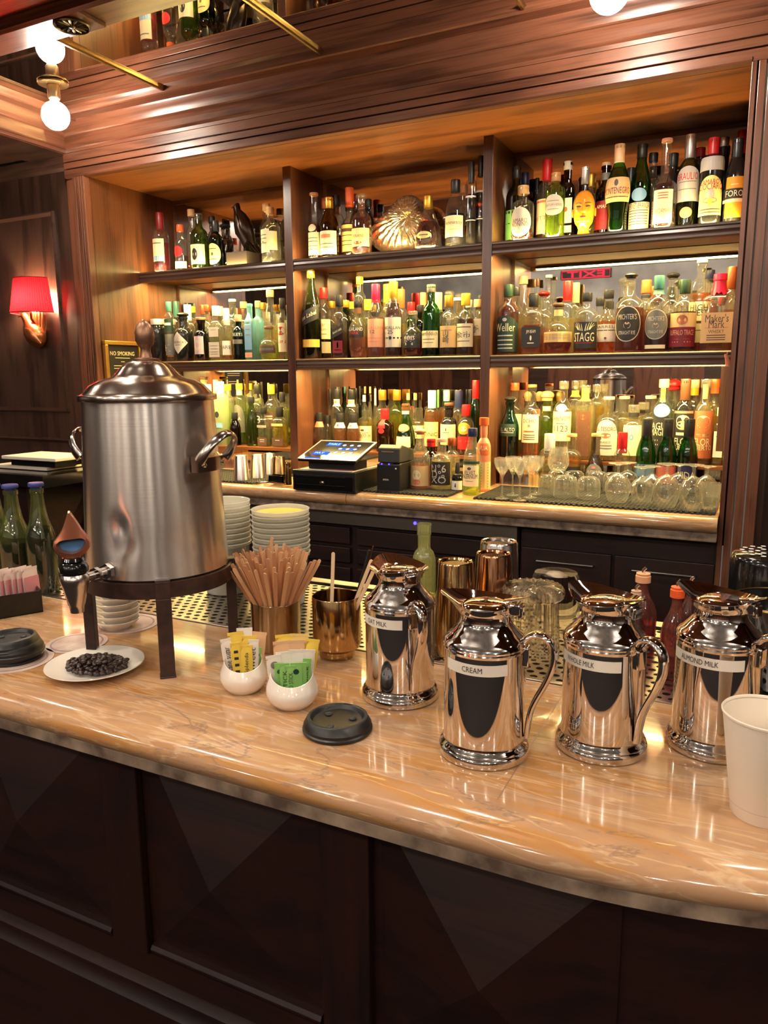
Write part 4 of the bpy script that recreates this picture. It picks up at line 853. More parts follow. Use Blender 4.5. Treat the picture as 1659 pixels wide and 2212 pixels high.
# ---- middle bay, middle shelf
run_shelf('middle', 'middle', Z2, [
 ('f', 664, 585, 40, 'wine', 'olive', 'dark', .62, 'cap', 'gold', 'tall dark bottle with slanted black label', [('slant', .40, .56, 80, 'char', [T('Blue Label', .1, .30, .72, 'cream')]), ('rect', .13, .22, 80, 'gold')]),
 ('f', 702, 622, 33, 'std', 'clear', 'brown', .55, 'cap2', 'red', 'clear bottle with cream labels and red-white cap', [('rect', .28, .56, 80, 'cream', [T("Dewar's", .5, .20, .8, 'coral'), T('White Label', .0, .12, .7, 'umber'), ('-', -.5, .03, .6, 'umber')]), ('rect', .08, .24, 80, 'cream')]),
 ('f', 735, 638, 35, 'sq', 'clear', 'dred', .42, 'cap2', 'black', 'square bottle with slanted black label', [('slant', .36, .50, 75, 'char', [T('BLACK LABEL', .1, .24, .8, 'cream')]), ('rect', .08, .28, 60, 'maroon', [('o', .3, .5, .16, 'cream'), ('-', -.5, .05, .6, 'cream')])]),
 ('f', 774.6, 649, 40, 'squat', 'clear', 'pink', .38, 'cap', 'black', 'embossed bottle of pink-gold spirit, black cap', [('rect', .36, .56, 62, 'black', [T('HIGHLAND', .4, .30, .9, 'stone'), T('PARK', -.3, .24, .5, 'red')]), ('rect', .78, .93, 88, 'brown')]),
 ('f', 813, 614, 36, 'wine', 'clear', 'pink', .55, 'foil', 'magenta', 'bottle with blush label and magenta capsule', [('rect', .14, .53, 85, 'pink', [T('MACALLAN', .38, .10, .86, 'coral'), T('12', .1, .12, .2, 'umber'), ('-', -.35, .02, .7, 'coral'), ('-', -.6, .02, .6, 'coral')])]),
 ('f', 851, 608, 37, 'wine', 'clear', 'dred', .72, 'foil', 'gold', 'dark red bottle with gold capsule', [('rect', .13, .53, 80, 'stone', [T('MACALLAN', .30, .10, .86, 'char'), T('25', .02, .13, .24, 'char'), ('-', -.38, .06, .99, 'black'), ('o', -.38, .12, .14, 'black')])]),
 ('f', 892, 673, 44, 'squat', 'clear', 'red', .46, 'disc', 'glass', 'squat faceted bottle with black calligraphy label', [('rect', .20, .52, 66, 'black', [T('\u97ff', .1, .7, .5, 'stone')])]),
 ('f', 931, 615, 38, 'std', 'green', 'dark', .28, 'cap', 'gray', 'bright green bottle with cream label', [('rect', .12, .36, 72, 'cream', [T('Glenfiddich', .68, .24, .9, 'umber'), ('-', 0, .04, .6, 'umber'), ('-', -.4, .03, .5, 'umber')])]),
 ('f', 969, 638, 37, 'std', 'clear', 'brown', .48, 'cap2', 'gold', 'bottle with tan label and amber cap', [('rect', .14, .50, 80, 'ltan', [T('\u5c71', .35, .3, .22, 'char'), T('\u5d0e', -.25, .34, .26, 'char'), ('-', .6, .03, .5, 'copper')])]),
 ('f', 1005, 634, 36, 'std', 'clear', 'brown', .60, 'cap2', 'yellow', 'bottle with beige label and yellow cap', [('rect', .14, .52, 80, 'cream', [T('\u4f59\u5e02', .05, .28, .66, 'char'), ('-', .7, .04, .7, 'umber'), ('-', -.5, .03, .6, 'umber')])]),
 ('f', 1030, 647, 28, 'tube', 'clear', 'clear', .5, 'cap', 'tan', 'clear bottle with white calligraphy label', [('rect', .36, .66, 80, 'white', [T('\u5b63', -.2, .45, .42, 'char')])]),
 ('m', 718, 651, 30, 'std', 'clear', 'brown', .6, 'cap', 'gold', 'clear bottle with gold cap', []),
 ('m', 748, 649, 30, 'std', 'dgreen', 'dark', .6, 'cap', 'gold', 'dark bottle with gold cap', []),
 ('b', 764, 652, 28, 'std', 'clear', 'brown', .6, 'cap', 'yellow', 'clear bottle with yellow cap', []),
 ('m', 779, 598, 26, 'tube', 'pale', 'pale', .5, 'cap', 'yellow', 'tall pale bottle with yellow cap', []),
 ('m', 796, 647, 28, 'std', 'clear', 'gold', .5, 'cap2', 'yellow', 'clear bottle with long yellow cap', []),
 ('b', 838, 614, 30, 'std', 'clear', 'gold', .5, 'foil', 'yellow', 'clear bottle with yellow capsule', []),
 ('m', 866, 625, 30, 'std', 'clear', 'pale', .5, 'foil', 'orange', 'clear bottle with orange capsule', []),
 ('m', 888, 653, 28, 'std', 'green', None, 0, 'cap2', 'red', 'green bottle with red cap', []),
 ('b', 904, 632, 28, 'std', 'clear', 'pale', .5, 'foil', 'cork', 'clear bottle with cork-coloured capsule', []),
 ('m', 908, 659, 26, 'std', 'dgreen', None, 0, 'cap', 'black', 'dark green bottle with black cap', []),
 ('m', 946, 632, 30, 'std', 'clear', 'pale', .5, 'foil', 'tan', 'clear bottle with tan capsule', [('rect', .70, .76, 88, 'green')]),
 ('b', 970, 628, 28, 'std', 'clear', 'pale', .5, 'ball', 'glass', 'clear bottle with glass stopper', []),
 ('m', 987, 644, 30, 'std', 'clear', 'pale', .5, 'disc', 'white', 'clear bottle with pale stopper', []),
 ('b', 1012, 648, 26, 'std', 'clear', 'gold', .5, 'cap', 'white', 'clear bottle with ivory cap', []),
 ('m', 1037, 638, 20, 'std', 'clear', 'amber', .5, 'cap2', 'black', 'clear bottle with black cap', []),
], (D1[1], D2[0]))
# ---- left bay, top shelf
run_shelf('left', 'top', Z1, [
 ('f', 351.6, 460, 34, 'std', 'clear', 'rose', .50, 'foil', 'dred', 'rose-red bottle with cream and blue label', [('rect', .18, .56, 60, 'cream', [('-', -.75, .22, .99, 'bluel'), ('-', .6, .05, .7, 'gray')])]),
 ('f', 394, 486, 27, 'std', 'clear', 'dred', .34, 'cap', 'orange', 'small bottle with round red label, orange cap', [('oval', .30, .54, 50, 'red'), ('rect', .05, .20, 85, 'cream', [('-', 0, .2, .8, 'coral')])]),
 ('f', 434, 462, 38, 'std', 'olive', 'olive' if 0 else 'lime', .55, 'cap', 'glass', 'olive green bottle with cream picture label', [('rect', .08, .44, 70, 'cream', [('o', .0, .6, .30, 'char')])]),
 ('f', 469, 478, 29, 'std', 'dgreen', 'dark', .6, 'cap2', 'black', 'dark green bottle with oval yellow tag', [('oval', .06, .52, 76, 'lyellow', [('o', 0, .16, .14, 'umber'), ('-', .5, .04, .5, 'umber'), ('-', -.5, .04, .5, 'umber')])]),
 ('f', 587, 448, 41, 'std', 'clear', 'clear', .50, 'cap', 'cork', 'clear bottle with double cream label', [('rect', .18, .60, 44, 'cream', [('-', .5, .04, .6, 'gray'), ('-', .2, .04, .6, 'gray'), ('-', -.2, .04, .6, 'gray'), ('o', -.1, .10, .12, 'red')], -20), ('rect', .22, .56, 26, 'cream', [], 46)]),
 ('m', 419, 453, 26, 'std', 'clear', 'clear', .5, 'cap', 'tan', 'clear bottle with pale cork', []),
 ('m', 490, 484, 32, 'apo', 'smoke', 'dred', .5, 'ball', 'black', 'dark red decanter with black stopper', []),
 ('b', 463, 468, 24, 'std', 'smoke', None, 0, 'cap', 'black', 'smoky bottle with black cap', []),
 ('b', 579, 441, 30, 'std', 'clear', 'clear', .5, 'cap', 'tan', 'clear bottle with tan cork', []),
], (XL, D1[0]))
# ---- left bay, middle shelf
run_shelf('left', 'middle', Z2, [
 ('f', 331, 689, 30, 'jar', 'black', None, 0, 'flat', 'white', 'dark jar with white lid', []),
 ('m', 350, 689, 30, 'jar', 'black', None, 0, 'flat', 'white', 'dark jar with white lid and yellow label', [('rect', .12, .50, 50, 'amberl', bars('umber', (.4, 0, -.4), .6), 20)]),
 ('f', 371, 652, 21, 'tube', 'clear', 'clear', .5, 'cap2', 'teal', 'slim clear bottle with dark lettered label', [('rect', .50, .72, 85, 'dkgreen', [('-', .2, .2, .6, 'white')]), ('rect', .10, .46, 80, 'gray', [T('K', -.3, .3, .5, 'white')])]),
 ('f', 400, 675, 41, 'apo', 'black', None, 0, 'ball', 'black', 'round-shouldered black bottle with pale diamond label', [('diamond', .16, .66, 62, 'stone', [T("HENDRICK'S", .05, .10, .84, 'umber'), ('-', -.2, .02, .4, 'umber')])]),
 ('f', 438, 686, 31, 'apo', 'brown', 'dark', .7, 'top', 'wood', 'brown apothecary bottle with lilac label', [('rect', .16, .60, 52, 'lilac', [('o', 0, .6, .5, 'stone'), ('o', 0, .3, .25, 'lilac')])]),
 ('f', 471, 661, 36, 'sq', 'clear', 'clear', .5, 'cap2', 'white', 'square clear bottle with grey paper label', [('rect', .44, .62, 60, 'stone', [('-', .4, .05, .6, 'gray')]), ('rect', .06, .34, 75, 'pale' if 0 else 'stone', bars('gray', (.5, .1, -.3, -.6), .7))]),
 ('f', 493, 666, 22, 'tube', 'clear', 'gold', .40, 'foil', 'white', 'clear bottle with wide white neck', [('rect', .10, .38, 80, 'white', [T('MARE', .1, .24, .9, 'gray')])]),
 ('f', 518, 680, 26, 'std', 'dgreen', 'dark', .6, 'cap', 'pink', 'dark green bottle with white lettering', [('rect', .52, .62, 80, 'dkgreen', [T('NOLETS', 0, .6, .9, 'white')]), ('rect', .36, .46, 70, 'gray')]),
 ('f', 543, 656, 28, 'sq', 'blue', 'clear', .5, 'none', 'black', 'square pale blue bottle with silver label', [('arch', .18, .84, 55, 'bluel', [('o', .5, .10, .3, 'gray'), ('-', .1, .02, .6, 'gray'), ('-', -.2, .02, .6, 'gray')]), ('rect', .04, .13, 55, 'pink')]),
 ('f', 583, 705.5, 42, 'squat', 'pale', 'lime', .50, 'disc', 'brown', 'low squat greenish bottle with dark cork stopper', [('rect', .20, .46, 70, 'umber', [('-', 0, .3, .8, 'gray')])]),
 ('f', 613, 644, 20, 'std', 'clear', 'pale', .5, 'cap2', 'black', 'clear bottle with red letter emblem', [('rect', .12, .60, 80, 'cream', [('o', .45, .30, .8, 'red'), T('A', .45, .22, .5, 'char'), T('GIN', -.3, .10, .8, 'red')])]),
 ('m', 378, 651, 24, 'std', 'clear', 'clear', .5, 'foil', 'teal', 'clear bottle with grey-green capsule', []),
 ('m', 411, 658, 28, 'std', 'clear', 'clear', .5, 'foil', 'white', 'clear bottle with white capsule', []),
 ('m', 453, 659, 30, 'std', 'clear', 'clear', .5, 'cap', 'copper', 'clear bottle with copper cap', []),
 ('m', 507, 647, 34, 'std', 'pale', 'pale', .5, 'disc', 'white', 'pale bottle with clear stopper', []),
 ('m', 561, 650, 26, 'sq', 'blue', 'clear', .5, 'cap', 'wood', 'second pale blue bottle standing behind', []),
 ('m', 588, 627, 30, 'wine', 'clear', 'pale', .5, 'cap', 'cork', 'tall clear bottle with cork', []),
 ('b', 389, 653, 24, 'std', 'clear', 'pale', .5, 'foil', 'magenta', 'clear bottle with magenta capsule', []),
 ('b', 421, 662, 24, 'std', 'clear', 'pale', .5, 'cap', 'yellow', 'clear bottle with yellow cap', []),
 ('b', 434, 659, 26, 'std', 'ice', 'clear', .5, 'cap2', 'copper', 'icy bottle with bronze cap', []),
 ('b', 479, 662, 26, 'std', 'clear', 'clear', .5, 'cap2', 'white', 'clear bottle with white cap', []),
 ('b', 531, 652, 26, 'std', 'clear', 'pale', .5, 'cap', 'cork', 'clear bottle with cork', []),
 ('b', 571, 654, 26, 'std', 'clear', 'gold', .5, 'cap', 'gold', 'clear bottle with golden cap', []),
], (XL, D1[0]))
# ---- bottom row on the riser, right bay
ROWY.update({'f': 2.912, 'm': 2.965, 'b': 3.0})
run_shelf('right', 'low', ZR, [
 ('f', 1096, 856, 40, 'wine', 'teal', 'dark', .45, 'ball', 'black', 'dark green bottle with black round stopper', [('rect', .38, .60, 60, 'dkgreen', [T('EL ALTO', .1, .30, .8, 'stone'), ('-', -.4, .05, .7, 'stone')])]),
 ('f', 1146, 831, 40, 'std', 'clear', 'orange', .30, 'disc', 'orange', 'clear bottle with orange disc stopper', [('rect', .22, .62, 62, 'cream', [T('OCHO', .55, .14, .7, 'umber'), ('o', .2, .10, .14, 'coral'), ('-', -.2, .06, .5, 'orange')]+bars('umber', (-.45, -.6, -.75), .6))]),
 ('f', 1213, 823, 41, 'std', 'clear', 'pale', .66, 'cap', 'glass', 'clear bottle with handwritten cream label', [('rect', .24, .62, 68, 'cream', [T('ArteNOM', .55, .16, .8, 'umber'), ('-', .2, .02, .4, 'umber'), T('1123', -.15, .20, .62, 'umber')]), ('oval', .62, .72, 36, 'stone')]),
 ('f', 1260, 832, 42, 'tube', 'clear', 'pale', .74, 'cap', 'glass', 'clear bottle painted with dark figures', [('rect', .80, .97, 60, 'yellow'), ('rect', .06, .66, 44, 'brown', [('o', .75, .12, .34, 'copper'), ('o', .3, .12, .8, 'cream'), ('o', -.1, .12, .7, 'ltan'), ('-', -.45, .06, .9, 'black'), ('o', -.75, .10, .8, 'amberl')])]),
 ('f', 1310, 857, 48, 'apo', 'clear', 'clear', .70, 'disc', 'pink', 'clear bottle with arched white label, broad cork', [('arch', .10, .68, 64, 'stone', [T('EL TESORO', .48, .12, .82, 'umber'), ('o', .12, .14, .4, 'copper'), T('BLANCO', -.25, .06, .4, 'umber')]+bars('gray', (-.45, -.6), .5))]),
 ('f', 1364, 874, 42, 'apo', 'clear', 'pale', .72, 'cap', 'glass', 'clear bottle with black ribbon and blue circle', [('rect', .12, .66, 60, 'cream', [('o', .2, .2, .22, 'bluel'), ('o', .2, .08, .09, 'cream')]), ('rect', .80, .88, 90, 'char')]),
 ('f', 1425, 819, 41, 'std', 'ice', 'clear', .70, 'cap', 'tan', 'icy bottle with black lettered oval', [('rect', .74, .94, 30, 'yellow'), ('oval', .10, .62, 72, 'black', [T('AGUA', .36, .16, .8, 'cream'), T('MAGICA', .08, .16, .86, 'cream'), ('-', -.3, .03, .6, 'cream'), ('-', -.5, .03, .5, 'cream')]), ('oval', .56, .72, 50, 'bluel')]),
 ('f', 1471, 818.6, 39, 'std', 'black', None, 0, 'foil', 'brown', 'black bottle with red and black emblem label', [('rect', .10, .64, 76, 'black', [('-', .93, .05, .9, 'coral'), ('o', .55, .26, .55, 'cream'), ('o', .36, .20, .50, 'ltan'), ('-', -.02, .06, .5, 'cream'), T('FLOR', -.35, .15, .6, 'cream'), T('MUERTO', -.62, .10, .8, 'cream')]), ('rect', .78, .93, 30, 'coral')]),
 ('f', 1514, 819, 38, 'std', 'clear', 'pale', .72, 'cap', 'glass', 'clear bottle with brick red emblem label', [('rect', .78, .95, 34, 'coral'), ('rect', .08, .64, 80, 'copper', [('o', .55, .26, .55, 'cream'), ('o', .36, .20, .50, 'ltan'), ('-', -.02, .06, .5, 'cream'), T('FLOR', -.30, .15, .6, 'cream'), T('MUERTO', -.55, .10, .8, 'cream')])]),
 ('f', 1548, 880, 22, 'sq', 'clear', 'pale', .6, 'cap', 'white', 'clear bottle with tall white label', [('rect', .14, .60, 60, 'white', [('-', .6, .04, .5, 'gray')])]),
 ('m', 1107, 827, 36, 'std', 'clear', 'orange', .3, 'cap', 'orange', 'clear bottle with orange cap', [('rect', .22, .58, 70, 'cream')]),
 ('m', 1178, 845, 34, 'std', 'lime', 'lime', .62, 'dome', 'cork', 'yellow-green bottle with domed agave stopper', [('rect', .78, .86, 85, 'cream')]),
 ('m', 1193, 846, 30, 'std', 'lime', 'yellow', .62, 'dome', 'gold', 'golden bottle with domed agave stopper', []),
 ('m', 1238, 822, 30, 'tube', 'clear', 'pale', .6, 'cap', 'glass', 'clear bottle with gold neck label', [('rect', .80, .88, 85, 'gold')]),
 ('m', 1284, 830, 34, 'tube', 'clear', 'yellow', .7, 'cap', 'glass', 'clear bottle of yellow spirit', []),
 ('m', 1343, 856, 44, 'apo', 'clear', 'pale', .7, 'disc', 'pink', 'clear bottle with pinkish wooden stopper', []),
 ('m', 1399, 855, 38, 'apo', 'clear', 'pale', .7, 'disc', 'tan', 'clear bottle with tan wooden stopper', []),
 ('m', 1446, 820, 34, 'std', 'clear', 'pale', .6, 'dome', 'red', 'clear bottle with red banded glass stopper', []),
 ('m', 1490, 820, 34, 'std', 'clear', 'pale', .6, 'cap', 'tan', 'clear bottle with orange neck label', [('rect', .82, .92, 80, 'amberl')]),
 ('m', 1534, 819, 32, 'std', 'clear', 'yellow', .6, 'cap', 'orange', 'clear bottle with bright orange neck', [('rect', .84, .94, 80, 'orange')]),
 ('b', 1121, 846, 26, 'std', 'clear', 'pale', .5, 'dome', 'cork', 'clear bottle with net-domed stopper', []),
 ('b', 1162, 846, 26, 'std', 'clear', 'pale', .5, 'dome', 'cork', 'clear bottle with patterned dome', []),
], (D2[1], XR))
# ---- bottom row, middle bay
run_shelf('middle', 'low', ZR, [
 ('f', 680, 891.5, 24, 'wine', 'clear', 'amber', .3, 'cap2', 'black', 'small clear bottle with coral neck label', [('rect', .62, .80, 85, 'coral')]),
 ('f', 708, 897, 25, 'wine', 'clear', 'pale', .3, 'cap2', 'black', 'small clear bottle with long black cap', []),
 ('f', 736, 893, 29, 'wine', 'clear', 'orange', .66, 'cap2', 'black', 'bottle of orange liqueur with fruit neck label', [('rect', .62, .80, 85, 'white', [('o', -.2, .3, .4, 'red')])]),
 ('f', 764, 894, 28, 'wine', 'clear', 'orange', .66, 'cap2', 'black', 'bottle of orange liqueur with pale neck label', [('rect', .62, .80, 85, 'stone', [('o', -.2, .2, .4, 'umber')])]),
 ('f', 791, 885.5, 33, 'tube', 'pale', 'yellow', .72, 'none', 'black', 'yellow bottle with pale green label', [('rect', .06, .60, 74, 'cream', [('o', .62, .10, .2, 'umber'), T('VELVET', .3, .12, .6, 'umber'), T('FALERNUM', .05, .14, .8, 'umber')])]),
 ('f', 832, 883, 38, 'std', 'amber', 'brown', .6, 'cap2', 'red', 'brown bottle with red ribbon round its neck', [('rect', .56, .80, 24, 'red'), ('rect', .80, .88, 85, 'cream'), ('oval', .44, .56, 20, 'red')]),
 ('f', 877, 872, 44, 'cone', 'ygreen', 'dark', .52, 'cap', 'brown', 'green-black tapering bottle with red wax seal', [('oval', .44, .60, 52, 'coral', [('o', 0, .6, .6, 'pink')]), ('rect', .12, .34, 50, 'cream'), ('rect', .80, .88, 80, 'cream')]),
 ('f', 905, 881, 32, 'std', 'clear', 'pale', .6, 'none', 'black', 'pale bottle with handwritten label', [('rect', .30, .60, 80, 'cream', [T('Rockwell', .4, .26, .9, 'umber')])]),
 ('f', 969, 870.5, 35, 'apo', 'black', None, 0, 'disc', 'brown', 'matt black bottle with cream label', [('rect', .20, .62, 76, 'cream', [('-', .5, .14, .04, 'char'), ('-', .2, .02, .3, 'char')])]),
 ('f', 1006, 874, 34, 'std', 'clear', 'pink', .5, 'cap2', 'red', 'clear bottle with sun emblem and red label', [('oval', .42, .66, 52, 'amberl', [('o', 0, .5, .5, 'cream')]), ('rect', .12, .38, 80, 'red', [('-', .3, .10, .6, 'coral')])]),
 ('m', 1026, 821, 26, 'wine', 'green', None, 0, 'foil', 'red', 'tall green bottle with red capsule', []),
 ('m', 697, 841, 28, 'wine', 'clear', 'clear', .4, 'foil', 'black', 'clear bottle with long black capsule', []),
 ('m', 730, 840, 28, 'std', 'clear', 'pale', .5, 'cap2', 'black', 'clear bottle with black cap, white neck tag', [('rect', .72, .86, 80, 'cream', [('o', 0, .3, .3, 'coral')])]),
 ('m', 757, 841, 34, 'std', 'clear', 'brown', .6, 'cap2', 'black', 'brown liqueur bottle with white neck tag', [('rect', .72, .86, 80, 'cream', [('o', 0, .3, .3, 'gold')])]),
 ('m', 788, 853, 30, 'std', 'clear', 'pale', .5, 'cap', 'white', 'clear bottle with white neck label', []),
 ('m', 823, 842, 40, 'std', 'clear', 'orange', .42, 'cap2', 'gold', 'wide clear bottle with fluted cork', []),
 ('m', 852, 842, 36, 'std', 'lime', 'yellow', .6, 'cap2', 'gold', 'yellow bottle with fluted cork', []),
 ('m', 866, 849, 24, 'std', 'clear', 'pale', .5, 'cap', 'tan', 'clear bottle with tan cork', []),
 ('m', 885, 849, 24, 'std', 'clear', 'gold', .5, 'cap', 'cork', 'clear bottle with pale cork', []),
 ('m', 933, 843, 33, 'std', 'clear', 'orange', .70, 'foil', 'sky', 'orange liqueur bottle with sky-blue capsule', [('rect', .10, .50, 74, 'lyellow', [T('TONIC', 0, .16, .8, 'char')])]),
 ('m', 962, 843, 30, 'std', 'clear', 'gold', .6, 'cap2', 'white', 'clear bottle with ribbed cream cap', []),
 ('m', 990, 843, 30, 'std', 'clear', 'pale', .5, 'foil', 'navy', 'clear bottle with navy capsule', []),
 ('b', 717, 836, 26, 'std', 'black', None, 0, 'cap2', 'black', 'black bottle with striped cap', []),
 ('b', 749, 835, 24, 'wine', 'ygreen', None, 0, 'cap', 'teal', 'green bottle with teal cap', []),
 ('b', 769, 834, 20, 'std', 'dgreen', None, 0, 'foil', 'black', 'dark bottle with long black capsule', []),
 ('b', 779, 835, 26, 'std', 'clear', 'pale', .5, 'cap', 'cork', 'clear bottle with cream cork', []),
 ('b', 796, 835, 26, 'std', 'clear', 'gold', .5, 'cap', 'wood', 'clear bottle with orange cork', []),
 ('b', 806, 839, 24, 'std', 'clear', 'pale', .5, 'foil', 'white', 'clear bottle with white capsule', []),
 ('b', 948, 842, 28, 'std', 'clear', 'gold', .6, 'foil', 'lgreen', 'clear bottle with light green capsule', []),
 ('b', 977, 842, 24, 'std', 'clear', 'pale', .6, 'foil', 'gold', 'clear bottle with gold capsule', []),
 ('b', 1007, 842, 26, 'std', 'smoke', None, 0, 'foil', 'black', 'smoky bottle with grey-black capsule', []),
], (D1[1], D2[0]))
# ---- bottom row, left bay
run_shelf('left', 'low', ZR, [
 ('f', 482, 824, 34, 'tube', 'frost', 'lime', .7, 'foil', 'white', 'frosted yellow-green bottle with bee print', [('oval', .44, .54, 18, 'char'), ('rect', .28, .36, 40, 'bluel')]),
 ('f', 509.6, 891, 24, 'wine', 'brown', 'dark', .3, 'cap', 'black', 'small dark brown bottle', []),
 ('f', 546, 857, 25, 'wine', 'olive', None, 0, 'cap', 'char' if 0 else 'black', 'slim olive bottle with dark cap', []),
 ('f', 572, 880, 30, 'sq', 'clear', 'clear', .5, 'cap', 'black', 'square clear bottle with lower dark label', [('rect', .04, .24, 80, 'umber', [('-', .4, .10, .5, 'stone'), ('-', -.1, .06, .5, 'stone')]), ('rect', .50, .56, 80, 'stone', [T('EMPIRICAL', 0, .8, .95, 'char')])]),
 ('f', 606, 879, 36, 'sq', 'clear', 'yellow', .58, 'cap2', 'black', 'square bottle of yellow spirit', [('rect', .04, .24, 80, 'umber', [('-', .4, .10, .4, 'stone')]), ('rect', .54, .60, 80, 'lyellow', [T('EMPIRICAL', 0, .8, .95, 'char')])]),
 ('m', 522, 828, 26, 'tube', 'pale', 'lime', .5, 'cap', 'yellow', 'pale bottle with grey arched label', [('arch', .20, .66, 76, 'gray', [T('GRA', 0, .12, .5, 'white')]), ('rect', .82, .90, 80, 'stone')]),
 ('m', 497, 830, 26, 'tube', 'frost', 'lime', .6, 'cap', 'yellow', 'frosted bottle with black-grey neck label', [('rect', .70, .82, 80, 'gray')]),
 ('m', 534, 828, 24, 'tube', 'pale', 'lime', .5, 'cap', 'yellow', 'pale bottle with grey neck label', [('rect', .76, .88, 80, 'gray')]),
 ('m', 561, 830, 30, 'std', 'clear', 'lime', .5, 'cap2', 'black', 'clear bottle with dark ringed cap', [('rect', .30, .56, 76, 'char', [T('N3', 0, .5, .6, 'white')])]),
 ('m', 590, 830, 32, 'std', 'clear', 'lime', .6, 'cap2', 'yellow', 'clear bottle with yellow neck', [('rect', .28, .56, 60, 'umber', [('-', .5, .08, .6, 'stone'), ('-', .2, .08, .6, 'stone')])]),
 ('m', 613, 847, 26, 'sq', 'clear', 'clear', .5, 'cap2', 'black', 'clear bottle with boxed black neck', []),
 ('b', 507, 820, 24, 'sq', 'pale', 'lime', .5, 'foil', 'tan', 'pale bottle with square stopper', []),
 ('b', 546, 825, 20, 'sq', 'clear', None, 0, 'foil', 'silver', 'clear bottle with silver-black neck', []),
 ('b', 578, 827, 24, 'std', 'clear', 'yellow', .5, 'cap2', 'yellow', 'clear bottle with yellow cork', []),
 ('m', 464, 820, 24, 'tube', 'frost', 'pale', .6, 'foil', 'white', 'frosted bottle with white capsule', []),
 ('m', 447, 814, 26, 'tube', 'frost', 'pale', .6, 'top', 'brown', 'frosted bottle with brown stopper', []),
 ('f', 455, 830, 26, 'tube', 'frost', 'lime', .6, 'foil', 'white', 'frosted bottle behind the urn', []),
], (XL, D1[0]))
# ================================================================== THINGS ON THE BACK COUNTER
def ground(px, py, z): 
    p = atZ(px, py, z); return p
def cb(px, Y, top, wpx, kind, gl, liq, fill, cap, capc, labs, label, dr=1.0):
    d = ray(px, 1040); X = d.x/d.y*Y; r = wpx/2*mpx(X, Y, ZBB)
    make_bottle((X, Y, ZBB+.0005), r, topz(px, top, X, Y)-ZBB, kind, gl, liq, fill, cap, capc, labs, label, 'bottles standing on the back counter', 0, dr=dr)
ZM = ZBB+.0085
cb(908, 2.62, 926, 43, 'wine', 'clear', 'pink', .46, 'ball', 'wood', [('rect', .08, .44, 76, 'ltan', [('o', .1, .5, .34, 'cream'), ('o', -.6, .28, .3, 'coral')])], 'clear rum bottle with peach label and wooden ball cork beside the printer')
cb(954, 2.64, 948.5, 45, 'apo', 'clear', 'pale', .62, 'disc', 'pink', [('rect', .12, .60, 74, 'char', [T('N°6', .45, .34, .6, 'stone'), T('D%', -.05, .30, .5, 'stone'), T('XO', -.55, .28, .6, 'stone')])], 'stout bottle with black and silver geometric label on the rubber mat')
cb(988, 2.62, 999, 24, 'jar', 'brown', 'dark', .8, 'drop', 'black', [('rect', .14, .66, 75, 'white', [('-', .2, .25, .06, 'char'), ('-', -.2, .2, .1, 'char')])], 'tiny brown dropper bottle with white label')
cb(1019.5, 2.575, 925, 38, 'wine', 'pale', 'lime', .44, 'cap', 'navy', [('rect', .14, .46, 64, 'cream', [('o', .7, .14, .2, 'umber'), T('VELVET', .32, .18, .62, 'umber'), T('FALERNUM', -.05, .2, .86, 'umber'), ('-', -.5, .02, .4, 'umber')]), ('rect', .48, .52, 70, 'green')], 'pale bottle with cream label at the edge of the bare stone')
cb(1044, 2.68, 902, 30, 'std', 'orange', None, 0, 'flat', 'orange', [('rect', .03, .42, 179, 'ltan', [('-', v, .03, .99, 'umber') for v in (-.8, -.6, -.4, -.2, 0, .2, .4, .6, .8)]), ('rect', .52, .68, 60, 'orange', [T('AVUA', .2, .4, .8, 'cream')])], 'orange bottle with a woven wicker base against the divider')
cb(976, 2.745, 946, 34, 'std', 'clear', 'pale', .6, 'cap', 'copper', [], 'clear bottle half hidden behind the dropper bottle')
cb(931, 2.72, 948, 38, 'std', 'brown', 'dred', .6, 'cap', 'red', [], 'dark red bottle behind the rum bottle')
cb(1392, 2.822, 905, 41, 'wine', 'green', 'dark', .20, 'foil', 'black', [('rect', .18, .42, 80, 'slate', [T('MEZCAL', -.5, .14, .7, 'navy'), ('-', .9, .04, .9, 'navy')])], 'green bottle with slate blue label behind the glasses')
cb(1437, 2.822, 905, 41, 'wine', 'green', 'dark', .20, 'foil', 'black', [('rect', .18, .42, 80, 'coral', [T('MEZCAL', -.5, .14, .7, 'navy'), ('-', .9, .04, .9, 'navy')])], 'green bottle with coral label behind the glasses')
cb(1482, 2.822, 905, 41, 'wine', 'green', 'dark', .55, 'foil', 'black', [('rect', .18, .44, 80, 'navy', [T('VIDA', -.1, .34, .66, 'cream')])], 'green bottle with navy label behind the glasses')
cb(1284, 2.815, 937, 42, 'cone', 'smoke', 'clear', .5, 'disc', 'cork', [('arch', .10, .52, 70, 'gray', [T('AGUA', .3, .16, .7, 'stone'), ('o', .7, .1, .2, 'coral')])], 'grey-tinted bottle with dark arched label behind the tumblers')
cb(1231, 2.815, 937.5, 44, 'apo', 'clear', 'gold', .66, 'disc', 'cork', [('rect', .10, .46, 66, 'char', [T('MIENTA', -.2, .2, .8, 'cream'), ('o', .4, .12, .1, 'cream')])], 'golden bottle with black moon label behind the tumblers')
cb(1185, 2.815, 937, 42, 'apo', 'clear', 'pale', .66, 'foil', 'white', [('rect', .68, .9, 20, 'char')], 'pale bottle with white neck behind the coupes')
cb(1341, 2.815, 934, 34, 'std', 'clear', 'clear', .5, 'foil', 'red', [], 'clear bottle with red and black capsule behind the tumblers')
